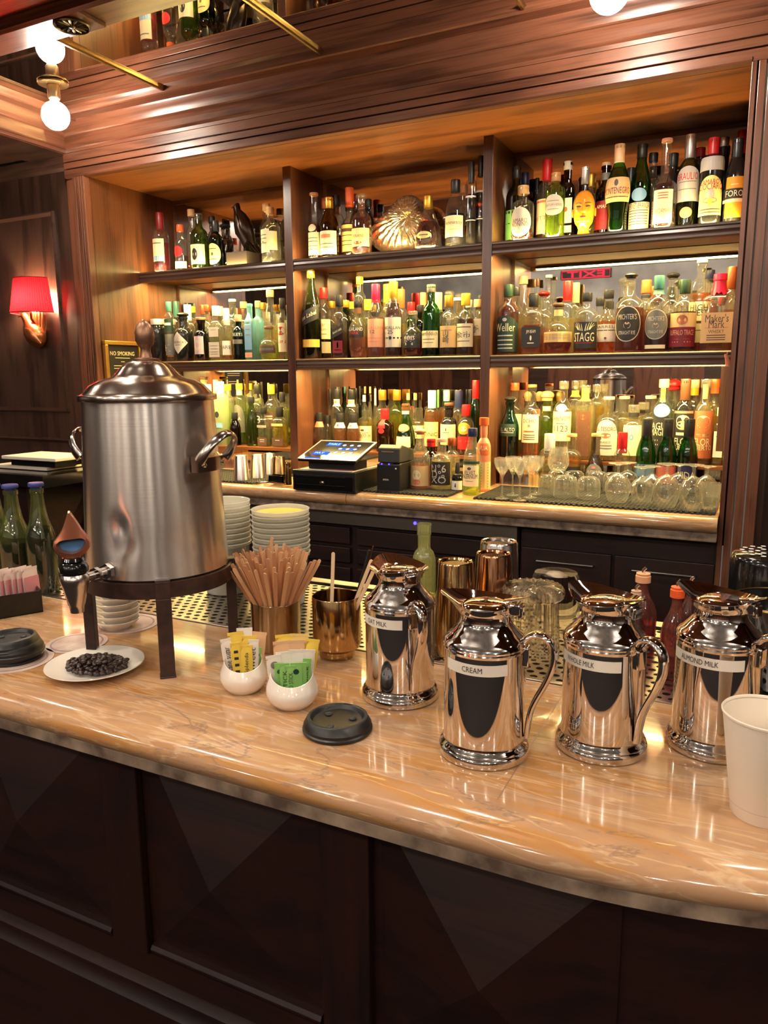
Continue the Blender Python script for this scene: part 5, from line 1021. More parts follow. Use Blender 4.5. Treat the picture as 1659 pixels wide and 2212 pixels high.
# ---- glassware
GG = glass((.99, .99, .97), .05, .14, 'thin_stemware', .5); GR = glass((.98, .98, .95), .06, .16, 'ribbed_glassware', .5)
def gx(px, py, z): p = atZ(px, py, z); return (p.x, p.y, z)
def coupe(px, py, hpx, rpx, label):
    x, y, z = gx(px, py, ZM); m_ = mpx(x, y, z); r = rpx*m_; h = hpx*m_
    t = thing('cocktail_glass', label, 'glass', (x, y+r*.4, z), group='stemmed cocktail glasses on the back counter')
    obj('foot', MB().lathe([(r*.78, 0), (r*.78, .0015), (r*.3, .004), (.004, .010)], 24), GG, t)
    obj('stem', MB().lathe([(.004, .010), (.0032, .03), (.0032, h*.52), (.006, h*.56)], 12), GG, t)
    obj('bowl', MB().lathe([(.005, h*.55), (r*.35, h*.62), (r*.75, h*.74), (r*.98, h*.88), (r, h), (r*.96, h), (r*.70, h*.76), (r*.3, h*.645), (.0, h*.60)], 28, close=False), GG, t)
for i, (px, py, tp, rr) in enumerate(((1082, 1078, 990, 18), (1105, 1071, 987, 17), (1120, 1082, 990, 18), (1143, 1076, 986, 18), (1155, 1069, 986, 17))):
    coupe(px, py, (py-tp)*1.0, rr, ['small stemmed cocktail glass, %s of five from the left' % o for o in ('first', 'second', 'third', 'fourth', 'fifth')][i])
def tumbler(px, py, hpx, wpx, label, ribs=18, straight=False, dz=0, dy=0):
    x, y, z = gx(px, py, ZM); y += dy; x = x*(y/(y-dy)) if dy else x; m_ = mpx(x, y, z); r = wpx/2*m_; h = hpx*m_
    t = thing('tumbler', label, 'glass', (x, y+r*.7, z+dz), group='upturned tumblers on the back counter')
    fn = (lambda j, a, rr, zz: (rr*(1+.035*math.cos(ribs*a)) if 0 < j < 5 else rr, zz)) if ribs else None
    obj('bowl', MB().lathe([(r*.90, 0), (r*.94, .004), (r, h*.35), (r*.98, h*.65), (r*.88, h*.86), (r*.66, h*.97), (0, h)], 36 if ribs else 24, fn=fn, close=False), GR, t)
for px, py, h, wd, lb in ((1177, 1072, 46, 36, 'upturned ribbed tumbler nearest the stemmed glasses'), (1216, 1076, 48, 50, 'upturned ribbed tumbler, second along the front'), (1267, 1079, 48, 49, 'upturned ribbed tumbler, third along the front')):
    tumbler(px, py, h, wd, lb)
for i, (px, py) in enumerate(((1236, 1062), (1287, 1064), (1321, 1066), (1201, 1060))):
    tumbler(px, py, 44, 44, 'upturned tumbler in the second line, %s' % ['behind the second and third', 'behind the third', 'beside the round goblet', 'behind the first'][i])
def snifter(px, py, tp, wpx, label, shape):
    x, y, z = gx(px, py, ZM); m_ = mpx(x, y, z); r = wpx/2*m_; h = (py-tp)*m_*1.0
    t = thing('goblet', label, 'glass', (x, y+r*.6, z), group='upturned stemmed goblets on the back counter')
    if shape == 'round': pr = [(r*.66, 0), (r*.86, h*.14), (r, h*.34), (r*.95, h*.50), (r*.72, h*.64), (r*.35, h*.72), (.006, h*.75)]
    else: pr = [(r*.82, 0), (r*.80, h*.12), (r*.98, h*.46), (r*1.0, h*.50), (r*.70, h*.62), (r*.3, h*.70), (.006, h*.75)]
    obj('bowl', MB().lathe(pr, 30, close=False), GG, t)
    obj('stem', MB().lathe([(.006, h*.74), (.004, h*.80), (.005, h*.93), (.010, h*.965)], 12), GG, t)
    obj('foot', MB().lathe([(.008, h*.96), (r*.55, h*.985), (r*.78, h*.992), (r*.78, h), (0, h)], 28), GG, t)
snifter(1330, 1086, 1002, 54, 'upturned round goblet, leftmost of the front goblets', 'round')
snifter(1383, 1090, 1010, 50, 'upturned angular goblet in the front line', 'flared')
snifter(1435, 1097, 1003, 57, 'upturned balloon goblet in the middle of the front line', 'round')
snifter(1492, 1104, 1005, 56, 'upturned balloon goblet next to the rocks glass', 'round')
snifter(1405, 1073, 1008, 46, 'upturned goblet in the second line behind the angular one', 'flared')
snifter(1462, 1078, 1004, 48, 'upturned goblet in the second line between the balloon goblets', 'round')
snifter(1522, 1085, 1008, 46, 'upturned goblet in the second line behind the rocks glass', 'round')
snifter(1352, 1068, 1000, 46, 'upturned goblet in the second line behind the round one', 'round')
x, y, z = gx(1539, 1106, ZM); t = thing('rocks_glass', 'upright heavy-based rocks glass at the right end of the mat', 'glass', (x-.012, y+.025, z))
obj('tumbler_wall', MB().lathe([(.026, .0), (.027, .004), (.032, .085), (.030, .085), (.0255, .014), (0, .012)], 32, n=3.2, close=False), GR, t)
x, y, z = gx(1197, 1068, ZM); t = thing('stemless_wine_glass', 'upright stemless wine glass standing on an upturned tumbler', 'glass', (x+.004, y+.03, ZM+.0765))
obj('bowl', MB().lathe([(0, 0), (.014, 0), (.028, .010), (.037, .028), (.037, .045), (.030, .088), (.0295, .088), (.036, .045), (.036, .028), (.027, .012), (0, .005)], 32, close=False), GG, t)
# ---- point of sale
zB = ZBB+.0005
a = atZ(630, 1058, zB); b = atZ(768.5, 1066.6, zB)
W_ = b.x-a.x; y0 = (a.y+b.y)/2
t = thing('cash_drawer', 'black metal cash drawer with a round key lock under the touch screen', 'cash drawer', (a.x, y0, zB))
hd_ = topz(700, 1018, a.x+W_/2, y0)-zB
obj('drawer_case', MB().box(0, W_, .004, .34, 0, hd_), BLACKP, t, False, .003)
obj('drawer_front', MB().box(.008, W_-.008, .0, .006, .008, hd_-.016), BLACKG, t, False, .002)
obj('lip', MB().box(.02, W_*.85, -.002, .001, hd_*.30, hd_*.33).box(.02, W_*.85, -.002, .001, hd_*.72, hd_*.75), BLACKP, t, False)
m_ = MB().lathe([(.0, 0), (.009, 0), (.009, .004), (.005, .006), (0, .006)], 20); m_.xform(Matrix.Translation((W_*.49, 0, hd_*.42)) @ Matrix.Rotation(PI/2, 4, 'X'))
obj('key_lock', m_, CHROME, t)
t2 = thing('paper_menu', 'red and cream folded papers lying on the cash drawer', 'papers', (a.x+.03, y0+.01, zB+hd_+.0005))
obj('cream_sheet', MB().box(0, W_-.045, 0, .26, 0, .003), PAPERW, t2, False); obj('red_sheet', MB().box(.10, W_-.05, .02, .28, .0032, .006), plain(s2l(180, 60, 50)), t2, False)
zt_ = zB+hd_+.010
p0 = Vector((a.x+.02, y0+.006, zt_+.012)); wt = .235
t = thing('touch_screen_till', 'black touch screen till tilted on its stand, showing blue keys', 'till', tuple(p0), 0)
q0 = atY(639.4, 990.6, y0-.01); q1 = atY(765, 1000, y0-.01); wt = q1.x-q0.x; t.location = (q0.x, y0+.0, q0.z); tilt = .30
R_ = Matrix.Rotation(tilt, 4, 'X'); dpt = .185
obj('screen_housing', MB().box(0, wt, 0, dpt, -.012, -.002).xform(R_), BLACKP, t, False, .002)
obj('screen_frame', MB().box(0, wt, 0, .004, -.002, .0005).box(0, wt, dpt-.004, dpt, -.002, .0005).box(0, .004, 0, dpt, -.002, .0005).box(wt-.008, wt, 0, dpt, -.002, .0005).xform(R_), P('light_bezel', s2l(196, 180, 166), .3, .6), t, False)
obj('glass_panel', MB().box(.004, wt-.008, .004, dpt-.004, -.002, -.0005).xform(R_), BLACKG, t, False)
BLUE = emit('screen_blue', (.02, .07, .9), 1.6); LBL = emit('screen_pale', (.35, .60, 1.0), 1.7)
k = MB()
for i in range(3):
    for j in range(4): k.lathe([(0, .0003), (.0075, .0003)], 12, .130+i*.032, .035+j*.036, close=False)
obj('keypad', k.xform(R_), LBL, t, False)
obj('order_panel', MB().box(.035, .105, .045, .075, -.0004, .0002).box(.05, .11, .135, .165, -.0004, .0002).box(.025, .09, .008, .016, -.0004, .0002).box(.12, .2, .10, .115, -.0004, .0001).xform(R_), BLUE, t, False)
lettering('TABLE', .055, .016, lambda u, v: R_ @ Vector((.08+u, .15+v, .0006)), 'lettering', LBL, t); lettering('PAY', .04, .014, lambda u, v: R_ @ Vector((.065+u, .060+v, .0006)), 'lettering', LBL, t)
obj('stand', MB().box(.03, wt-.02, .03, .13, -.052+.012, -.006), BLACKP, t, False, .002)
pr0 = atZ(814, 1062, zB); pr1 = atZ(886, 1058, zB)
t = thing('receipt_printer', 'black receipt printer with two blue lights, right of the till', 'printer', (pr0.x, pr0.y, zB))
wp = pr1.x-pr0.x; hp = topz(850, 962, pr0.x+.06, pr0.y)-zB
obj('printer_body', MB().prism([(0, 0), (0, hp*.60), (.015, hp*.62), (.14, hp*.62), (.14, 0)], 0, 0, wp), BLACKP, t, False, .004)
obj('paper_cover', MB().prism([(.004, hp*.63), (.006, hp*.93), (.03, hp), (.13, hp*.86), (.14, hp*.63)], 0, .003, wp-.003), P('matt_black', (.03, .03, .03), .5), t, False, .004)
obj('silver_bar', MB().box(.02, wp*.72, -.001, .004, hp*.605, hp*.625), CHROME, t, False)
obj('feed_slot', MB().box(.02, .07, .003, .006, hp*.85, hp*.87), CHROME, t, False)
obj('status_light', MB().ball((.022, -.001, hp*.60), .003).ball((.052, -.001, hp*.60), .003), emit('blue_led', None, None), t)
lettering('EPSON', .022, .006, lambda u, v: (wp*.40+u, -.0012, hp*.27+v), 'lettering', WHITEI, t)
obj('button', MB().box(wp*.8, wp*.8+.006, -.0012, .002, hp*.50, hp*.53), WHITEI, t, False)
# ---- tins, cups left of the till
def tin(x, y, z, rb, rt, h, mt, label, name='shaker_tin', cat='tin', group=None):
    t = thing(name, label, cat, (x, y, z), group=group)
    obj('tin_body', MB().lathe([(rb*.96, 0), (rb, 0), (rb, .003), (rb*.985, .006), (rt*1.03, h*.86), (rt*1.02, h*.865), (rt, h-.004), (rt*.95, h), (rt*.84, h-.001), (rt*.8, h-.004), (0, h-.004)], 40, close=False), mt, t); return t
TINS = 'upturned steel tins on the back counter'
def tinpx(px, py, tp, wpx, mt, label, **kw):
    p = atZ(px, py, ZM); m_ = mpx(p.x, p.y, p.z); r = wpx/2*m_; y = p.y+r; x = p.x*(y/p.y)
    return tin(x, y, ZM, r, r*.80, topz(px, tp, x, y)-ZM, mt, label, **kw)
tinpx(522, 1039, 984, 35, STEEL, 'upturned steel shaker tin nearest the urn handle', group=TINS)
tinpx(557, 1034, 982, 34, STEEL, 'upturned steel shaker tin, second from the urn', group=TINS)
tinpx(583, 1026, 979, 32, STEEL, 'upturned steel shaker tin at the back by the brown cup', group=TINS)
tinpx(603, 1027, 986, 32, BGOLD, 'brown metal cup beside the steel tins', name='metal_cup', cat='cup')
tinpx(624, 1048, 1000, 14, GOLD, 'small copper jigger at the left edge of the cash drawer', name='jigger', cat='jigger')
p = atZ(596, 1044, ZM); t = thing('garnish_caddy', 'small black open box with tongs leaning in it', 'box', (p.x, p.y, ZM))
obj('box_body', MB().box(-.035, .035, 0, .004, 0, .03).box(-.035, .035, .045, .049, 0, .03).box(-.035, -.031, 0, .049, 0, .03).box(.031, .035, 0, .049, 0, .03).box(-.035, .035, 0, .049, 0, .003), BLACKG, t, False)
t = thing('tongs', 'thin steel tongs lying on the black mat by the caddy', 'tongs', (p.x-.01, p.y-.03, ZM))
obj('arm', MB().tube([(-.07, -.012, .002), (0, .0, .006), (.07, .010, .003)], .0018, 6), CHROME, t); obj('arm', MB().tube([(-.07, .006, .002), (0, .008, .008), (.07, .011, .003)], .0018, 6), CHROME, t)
# ---- ornaments on the shelves
yb = 2.90; pb = atY(497, 571, 2.84); pr_ = atY(538, 566, 2.84); wbx = pr_.x-pb.x+.006
t = thing('pewter_box', 'dull pewter box carrying the bird statue on the top left shelf', 'box', (pb.x, 2.815, Z1))
obj('box_body', MB().box(0, wbx, 0, .10, 0, .058), P('pewter_dull', s2l(84, 74, 68), .5, .7), t, False, .002)
px0 = pb.x+wbx*.55
t = thing('bird_statue', 'dark bronze hawk statue perched on the pewter box', 'statue', (px0, 2.855, Z1+.0585))
s_ = (topz(513, 437, px0, 2.85)-Z1-.058)
V = Vector
body = [(V((.052, .01, .02)), .006, .006), (V((.044, .008, .035)), .018, .014), (V((.026, .004, .30*s_)), .036, .028), (V((.012, 0, .45*s_)), .043, .034), (V((.002, 0, .60*s_)), .038, .032), (V((-.008, 0, .74*s_)), .027, .024), (V((-.020, 0, .84*s_)), .016, .015), (V((-.023, -.001, .91*s_)), .016, .016), (V((-.022, -.001, .965*s_)), .013, .013), (V((-.020, 0, s_)), .003, .003)]
obj('body', MB().loft([(c_, (ra, 0, ra*.35), (0, rb, 0)) for c_, ra, rb in body], 18), P('bronze_dark', s2l(52, 42, 36), .3, .9), t)
mb = MB()
for sg in (-1, 1):
    mb.loft([(V((-.012+.012*k, sg*(.026+.004*math.sin(k)), (.66-.13*k)*s_)), (.010, 0, .018+.004*(k % 2)), (0, .008, 0)) for k in range(5)], 8)
mb.loft([(V((.030, 0, .26*s_)), (.006, 0, .004), (0, .018, 0)), (V((.062, .004, .06*s_)), (.004, 0, .003), (0, .014, 0)), (V((.085, .006, -.05*s_)), (.003, 0, .001), (0, .010, 0))], 10)
obj('wings_and_tail', mb, bpy.data.materials['bronze_dark'], t)
obj('beak', MB().loft([(V((-.036, -.002, .93*s_)), (0, .004, 0), (0, 0, .005)), (V((-.046, -.002, .92*s_)), (0, .003, 0), (0, 0, .004)), (V((-.049, -.002, .895*s_)), (0, .0008, 0), (0, 0, .001))], 8), BRONZE, t)
obj('feet', MB().tube([(0, -.012, .28*s_), (-.006, -.014, .002)], .005, 8).tube([(.006, .012, .28*s_), (0, .014, .002)], .005, 8), BRONZE, t)
# nautilus shell vase
cn = atY(886, 470, 2.92); m_ = mpx(cn.x, 2.92, cn.z); bz = Z1
cz = cn.z-bz
t = thing('shell_vase', 'silvery ribbed nautilus shell vase in the middle of the top shelf', 'vase', (cn.x, 2.92, Z1))
R_of = [(0, .062), (45, .080), (90, .090), (120, .088), (150, .098), (172, .160), (185, .178), (200, .172), (225, .165), (250, cz*.985), (270, cz*.985), (290, cz*1.0), (320, .105), (360, .062)]
def Rth(d):
    for (a0, r0), (a1, r1) in zip(R_of, R_of[1:]):
        if a0 <= d <= a1: return r0+(r1-r0)*(d-a0)/(a1-a0)
vs = []; K, Q = 144, 12
for side in (-1, 1):
    for q in range(Q+1):
        for k in range(K):
            d_ = 360*k/K; rr = sum(Rth((d_+e) % 360) for e in (-8, -4, 0, 4, 8))/5*q/Q
            bulge = .045*math.sqrt(max(0, 1-(q/Q)**2))*(1-.45*math.exp(-(q/Q*5)**2))+.0035*math.sin(math.radians(d_)*30+q*.42)*min(1, q/Q*2.5)*(1 if q < Q else 0)
            a_ = math.radians(d_+q*1.6); vs.append((rr*math.cos(a_)*(1.18 if math.cos(a_) < 0 else 1.0), side*bulge, cz+rr*math.sin(a_)))
fs = []
for s0 in (0, 1):
    o_ = s0*(Q+1)*K
    fs += [(o_+q*K+k, o_+q*K+(k+1) % K, o_+(q+1)*K+(k+1) % K, o_+(q+1)*K+k) for q in range(Q) for k in range(K)]
mz = min(v[2] for v in vs); vs = [(v[0], v[1], (v[2]-mz)*cz/(cz-mz)+.0003 if v[2] < cz else v[2]) for v in vs]
obj('shell', MB().add(vs, fs), P('silvered_glass', s2l(206, 186, 156), .20, .85), t)
# head shaped bottle
hx = atY(1260, 500, 2.845).x; hm = mpx(hx, 2.845, Z1); hH = topz(1260, 412, hx, 2.845)-Z1; hr = 24*hm
t = thing('head_shaped_bottle', 'orange-glazed bottle shaped like a human head with painted black hair', 'bottle', (hx, 2.845, Z1), .12)
def hfn(j, a, rr, zz):
    u = zz/hH; f_ = math.cos(a)
    a_ = ((a+PI) % (2*PI))-PI
    if u > .28:
        rr *= 1+.06*max(0, f_)
        rr += .011*math.exp(-(a_/.20)**2)*math.exp(-((u-.50)/.055)**2)+.006*math.exp(-(a_/.13)**2)*math.exp(-((u-.60)/.07)**2)
        rr += .004*math.exp(-(a_/.28)**2)*math.exp(-((u-.385)/.025)**2)+.004*math.exp(-(a_/.3)**2)*math.exp(-((u-.30)/.03)**2)
        for e in (-.42, .42): rr -= .005*math.exp(-((a_-e)/.22)**2)*math.exp(-((u-.62)/.05)**2)
        for e in (-.42, .42): rr += .003*math.exp(-((a_-e)/.13)**2)*math.exp(-((u-.615)/.02)**2)
    return rr, zz
pr = [(.86, 0), (.84, .02), (.60, .05), (.52, .10), (.52, .17), (.60, .22), (.74, .26), (.84, .30), (.90, .36), (.95, .44), (.99, .54), (1.0, .62), (.99, .70), (.94, .78), (.84, .86), (.66, .93), (.40, .98), (.2, 1.0)]
pr2 = []
for (r0, z0), (r1, z1) in zip(pr, pr[1:]): pr2 += [(r0+(r1-r0)*k/3, z0+(z1-z0)*k/3) for k in range(3)]
pr2.append(pr[-1])
ORG = P('orange_glaze', s2l(236, 150, 44), .16, 0, Coat_Weight=.6)
hd2 = obj('head', MB().lathe([(r_*hr*.93, z_*hH) for r_, z_ in pr2], 56, fn=hfn), ORG, t)
obj('ear', MB().ball((-hr*.98, 0, hH*.52), .008, 12, 8, .5, 1, 1.8), ORG, t); obj('ear', MB().ball((hr*.98, 0, hH*.52), .008, 12, 8, .5, 1, 1.8), ORG, t)
obj('hair', MB().lathe([(hr*.95*r_, hH*z_) for r_, z_ in ((1.0, .62), (1.04, .70), (.99, .79), (.885, .87), (.70, .94), (.44, .99), (.2, 1.01))], 40, cy=.007, close=False), plain((.02, .015, .012), .3), t)
mk = MB()
for e in (-.42, .42):
    mk.ball((math.sin(e)*hr*1.0, -math.cos(e)*hr*1.02, hH*.615), .0052, 12, 6, 1.7, .5, .6)
    mk.tube([(math.sin(e+q)*hr*1.02, -math.cos(e+q)*hr*1.05, hH*(.675+.022*math.cos(q*5))) for q in (-.28, -.14, 0, .14, .28)], .0013, 6)
obj('painted_eyes', mk, plain((.03, .015, .01), .3), t)
obj('lips', MB().ball((0, -hr*1.06, hH*.385), .0065, 14, 8, 1.7, .5, .6), plain(s2l(160, 30, 20), .3), t)
nk = topz(1256, 362, hx, 2.845)-Z1
obj('bottle_neck', MB().lathe([(.013, hH*.99), (.011, hH+.02), (.011, nk-.05)], 20), glass(GC['smoke']), t)
obj('stopper', MB().lathe([(.0135, nk-.058), (.0145, nk-.056), (.0145, nk-.010), (.0155, nk-.009), (.0155, nk-.001), (0, nk)], 24), P('foil_silver', CP['silver'], .32, .8), t)
# framed no-smoking notice on the left niche wall
sy0, sy1 = 2.522, 2.745; sz1, sz0 = EYE+.163, EYE-.13
t = thing('framed_notice', 'gold-framed black NO SMOKING notice hung inside the niche', 'notice', (XL+.0005, (sy0+sy1)/2, (sz0+sz1)/2), PI/2)
hw, hh_ = (sy1-sy0)/2, (sz1-sz0)/2
fm = MB(); 
for (a0, a1, b0, b1) in ((-hw, hw, hh_-.018, hh_), (-hw, hw, -hh_, -hh_+.018), (-hw, -hw+.018, -hh_+.018, hh_-.018), (hw-.018, hw, -hh_+.018, hh_-.018)): fm.box(a0, a1, -.020, 0, b0, b1)
obj('frame', fm, P('gilt_frame', s2l(196, 146, 66), .3, .8), t, False, .003)
ck = obj('card', MB().box(-hw+.018, hw-.018, -.006, -.001, -hh_+.018, hh_-.018), plain((.012, .010, .010), .4), t, False)
pl_ = lambda u, v: (u, -.0065, v)
lettering('NO SMOKING', hw*1.32, .018, lambda u, v: (u, -.0066, hh_-.055+v), 'lettering', P('gold_ink', s2l(230, 206, 160), .5), ck)
q = MB()
for i, (ww, zz) in enumerate(((.5, .075), (.12, .092), (.62, .110), (.62, .122), (.62, .146), (.62, .157), (.5, .19), (.5, .202))): q.box(-hw*ww*.8, hw*ww*.8, -.0068, -.006, hh_-zz-.0012, hh_-zz+.0012)
obj('printed_lines', q, M['gold_ink'], ck, False)
# ---- sconce with bird
SX, SY, SZ = -3.03, 2.53, EYE
t = thing('wall_sconce', 'copper partridge wall lamp with a pleated red half shade', 'lamp', (SX, SY, SZ+.20))
pb_ = [(-.066, -.05, .115), (-.060, -.052, .100), (-.050, -.050, .085)]
secs = [((0.0, -.020, -.062), .006, .006), ((.002, -.028, -.052), .030, .022), ((.002, -.034, -.030), .052, .034), ((-.002, -.036, 0), .060, .040), ((-.010, -.036, .026), .052, .036), ((-.026, -.038, .046), .032, .026), ((-.036, -.044, .062), .021, .019), ((-.040, -.050, .078), .018, .018), ((-.042, -.052, .090), .014, .014), ((-.042, -.052, .098), .004, .004)]
obj('bird_body', MB().loft([(c_, (ra, 0, 0), (0, rb, 0)) for c_, ra, rb in secs], 20), P('copper_aged', s2l(206, 130, 82), .32, .9), t)
obj('beak', MB().loft([((-.056, -.056, .084), (0, .004, 0), (0, 0, .005)), ((-.074, -.062, .079), (0, .0008, 0), (0, 0, .001))], 8), BRONZE, t)
for k in range(9):
    a = -.75+k*.19
    x = .010+.056*math.sin(a)+.008; z1_ = .135-.030*abs(k-3)/3
    obj('tail_feather', MB().loft([((x*.7, -.022-.004*(k % 2), -.02), (.008, 0, 0), (0, .003, 0)), ((x, -.026-.004*(k % 2), .05), (.011, 0, 0), (0, .004, 0)), ((x*1.12+.004, -.030-.004*(k % 2), z1_), (.007, 0, 0), (0, .002, 0))], 10), M['copper_aged'], t)
obj('wing', MB().loft([((-.030, -.066, .02), (.010, 0, .012), (0, .006, 0)), ((.0, -.074, .0), (.012, 0, .024), (0, .007, 0)), ((.035, -.066, -.025), (.008, 0, .014), (0, .005, 0)), ((.052, -.052, -.045), (.002, 0, .004), (0, .002, 0))], 12), M['copper_aged'], t)
mr_, fm_ = newmat('red_pleated_fabric'), None
m_r, nt, out = mr_
b_ = N(nt, 'ShaderNodeBsdfDiffuse'); b_.inputs[0].default_value = c4(s2l(170, 12, 20)); tl = N(nt, 'ShaderNodeBsdfTranslucent'); tl.inputs[0].default_value = c4(s2l(200, 14, 22))
mx = N(nt, 'ShaderNodeMixShader', i_0=.45); nt.links.new(b_.outputs[0], mx.inputs[1]); nt.links.new(tl.outputs[0], mx.inputs[2]); nt.links.new(mx.outputs[0], out.inputs[0])
vs = []; K = 96; z0_, z1_ = .095, .248
for j in range(7):
    f_ = j/6; R0 = .128-.030*f_
    for k in range(K+1):
        a = -PI/2-1.50+3.0*k/K; rr = R0+(.0016*math.cos(k*PI/1.5))
        vs.append((rr*math.cos(a)*.90, -.012+rr*math.sin(a)*.92, z0_+(z1_-z0_)*f_))
sh = obj('lamp_shade', MB().add(vs, [(j*(K+1)+k, j*(K+1)+k+1, (j+1)*(K+1)+k+1, (j+1)*(K+1)+k) for j in range(6) for k in range(K)]), m_r, t)
for zz, R0 in ((z0_, .129), (z1_, .099)):
    obj('shade_trim', MB().tube([(R0*.9*math.cos(-PI/2-1.5+3.0*k/40), -.012+R0*.92*math.sin(-PI/2-1.5+3.0*k/40), zz) for k in range(41)], .0025, 8), plain(s2l(120, 16, 22), .6), sh)
obj('lamp_bulb', MB().lathe([(.010, .10), (.014, .12), (.020, .150), (.016, .175), (.004, .19), (0, .191)], 20, cy=-.05), emit('lit_sconce_bulb', WARM, L_SCONCE), t)
obj('stem', MB().tube([(0, -.03, .04), (0, -.05, .07), (0, -.05, .10)], .006, 10), COPPER, t)
# ledge with cutting boards at the far left
t = thing('cutting_board', 'white cutting board edge showing behind the oil bottles, upper one', 'board', (-2.62, 2.2, EYE-.33), 0, 'cutting boards on the side ledge')
obj('board_slab', MB().box(-.2, .12, -.1, .1, 0, .014), PAPERW, t, False, .003)
dup(t, (-2.70, 2.22, EYE-.372), label='white cutting board edge showing behind the oil bottles, lower one')
obj('side_ledge', MB().box(-3.2, -2.46, 2.0, 2.52, EYE-.42, EYE-.374), BLACKG, None, False)['kind'] = 'structure'
obj('side_ledge_base', MB().box(-3.2, -2.66, 2.08, 2.52, 0, EYE-.421), BX, None, False)['kind'] = 'structure'
obj('board_stand', MB().box(-2.80, -2.54, 2.13, 2.28, EYE-.357, EYE-.331), BLACKG, None, False)['kind'] = 'structure'
# ================================================================== THINGS ON THE FRONT COUNTER
def face_az(x, y): return math.atan2(-x, y)      # turns local -y towards the viewer's spot
# ---- coffee urn on its iron stand
UX, UY = -.894, .943
t = thing('stand', 'dark iron ring stand with four legs under the coffee urn', 'stand', (UX, UY, ZC))
obj('ring', MB().lathe([(.1150, .128), (.1215, .128), (.1215, .153), (.1150, .153), (.1150, .128)], 64, close=False), IRON, t)
obj('ledge', MB().lathe([(.104, .149), (.115, .149), (.115, .153), (.104, .153), (.104, .149)], 64, close=False), IRON, t)
for a in (-45, 41, 131, 214):
    c_, s_ = math.cos(math.radians(a)), math.sin(math.radians(a))
    R_ = Matrix.Rotation(math.radians(a), 4, 'Z')
    obj('leg', MB().box(.1100, .1265, -.0115, .0115, .0, .128).box(.1216, .1265, -.0115, .0115, .128, .156).box(.108, .1265, -.0115, .0115, .156, .1585).box(.1085, .130, -.0125, .0125, 0, .003).xform(R_), IRON, t, False, .001)
t = thing('coffee_urn', 'tall brushed steel coffee urn with domed lid, spigot and two side handles', 'urn', (UX, UY, ZC+.1535))
vaz = math.atan2(UX, UY)                       # sight line azimuth
def uang(deg):                                 # direction at an angle right of the side facing the viewer
    fx, fy = -math.sin(vaz), -math.cos(vaz); b0 = math.atan2(fy, fx); return b0+math.radians(deg)
b0 = math.atan2(-math.cos(vaz), -math.sin(vaz))
def dent(j, a, rr, zz):
    # lathe angle a: 0 faces -y, grows towards +x; world azimuth = a - pi/2
    w_ = a-PI/2
    for dg, z_, am, sa, sz in ((-31, .088, .0065, .13, .016), (-28, .060, .004, .2, .02), (36, .172, .0035, .16, .03), (20, .05, .0015, .3, .03)):
        d_ = (w_-(b0+math.radians(dg))+PI) % (2*PI)-PI
        rr -= am*math.exp(-(d_/sa)**2)*math.exp(-((zz-z_)/sz)**2)
    return rr, zz
pr = [(.1125, 0), (.1165, .003)]+[(.1163-.0128*k/40, .003+.268*k/40) for k in range(1, 41)]+[(.1035, .273), (.1035, .276)]
obj('urn_body', MB().lathe(pr, 180, fn=dent), STEEL, t)
lid = obj('lid', MB().lathe([(.103, .2755), (.1085, .2757), (.1090, .2775), (.1090, .2830), (.1080, .2850), (.1040, .2858), (.100, .289), (.090, .3000), (.075, .3080), (.058, .3125), (.050, .3170), (.043, .3260), (.034, .3345), (.022, .3385), (.012, .3395), (0, .3400)], 96), brushed('lid_steel', s2l(206, 194, 182), .18, .5), t)
def scales(j, a, rr, zz):
    if zz > .352 : rr *= 1+.07*math.sin(a*9+(j % 2)*PI)
    return rr, zz
obj('finial', MB().lathe([(.021, .339), (.021, .342), (.010, .3435), (.0085, .350), (.0075, .356), (.0085, .360), (.0125, .3645), (.0142, .370), (.0150, .376), (.0146, .383), (.0130, .3895), (.0105, .3955), (.0065, .4005), (.003, .403), (0, .404)], 36, fn=scales), P('finial_bronze', s2l(140, 104, 82), .38, .85), lid)
def urn_handle(deg):
    R_ = Matrix.Rotation(uang(deg), 4, 'Z')
    zb_ = .178; r0 = .1165-.0128*zb_/.27
    mb = MB(); n_ = 14
    for zo in (0,):
        vs = []; 
        for k in range(n_+1):
            s_ = -.036+.072*k/n_; x_ = math.sqrt(max(.0001, r0*r0-s_*s_))
            o1 = .013
            vs += [(x_-.001, s_, zb_-.013), (x_+o1, s_*1.02, zb_-.013), (x_+o1, s_*1.02, zb_+.009), (x_-.001, s_, zb_+.013)]
        fs = [(4*k+i, 4*k+(i+1) % 4, 4*(k+1)+(i+1) % 4, 4*(k+1)+i) for k in range(n_) for i in range(4)]+[(3, 2, 1, 0), (4*n_, 4*n_+1, 4*n_+2, 4*n_+3)]
        mb.add(vs, fs)
    h = obj('handle', mb.xform(R_), P('handle_steel', s2l(196, 184, 174), .16, 1.0), t)
    pts = []
    for k in range(17):
        q = PI*k/16; s_ = -.038*math.cos(q)*(1+.08*math.sin(q)); e = math.sin(q)
        pts.append((r0+.008+.032*e**.8, s_, zb_+.004+.044*e**.9))
    obj('grip', MB().tube(pts, [.0075 if 1 < k < 15 else .009 for k in range(17)], 12, .36, up=(-.81, 0, .58)).xform(R_), M['handle_steel'], h)
    for s_ in (-.024, .024):
        x_ = math.sqrt(r0*r0-s_*s_)+.013
        obj('bolt', MB().ball((x_, s_*1.02, zb_-.002), .0042, 14, 8, .6, 1, 1).xform(R_), CHROME, h)
urn_handle(52); urn_handle(-128)
sp = -40
a_ = uang(sp); R_ = Matrix.Rotation(a_, 4, 'Z')
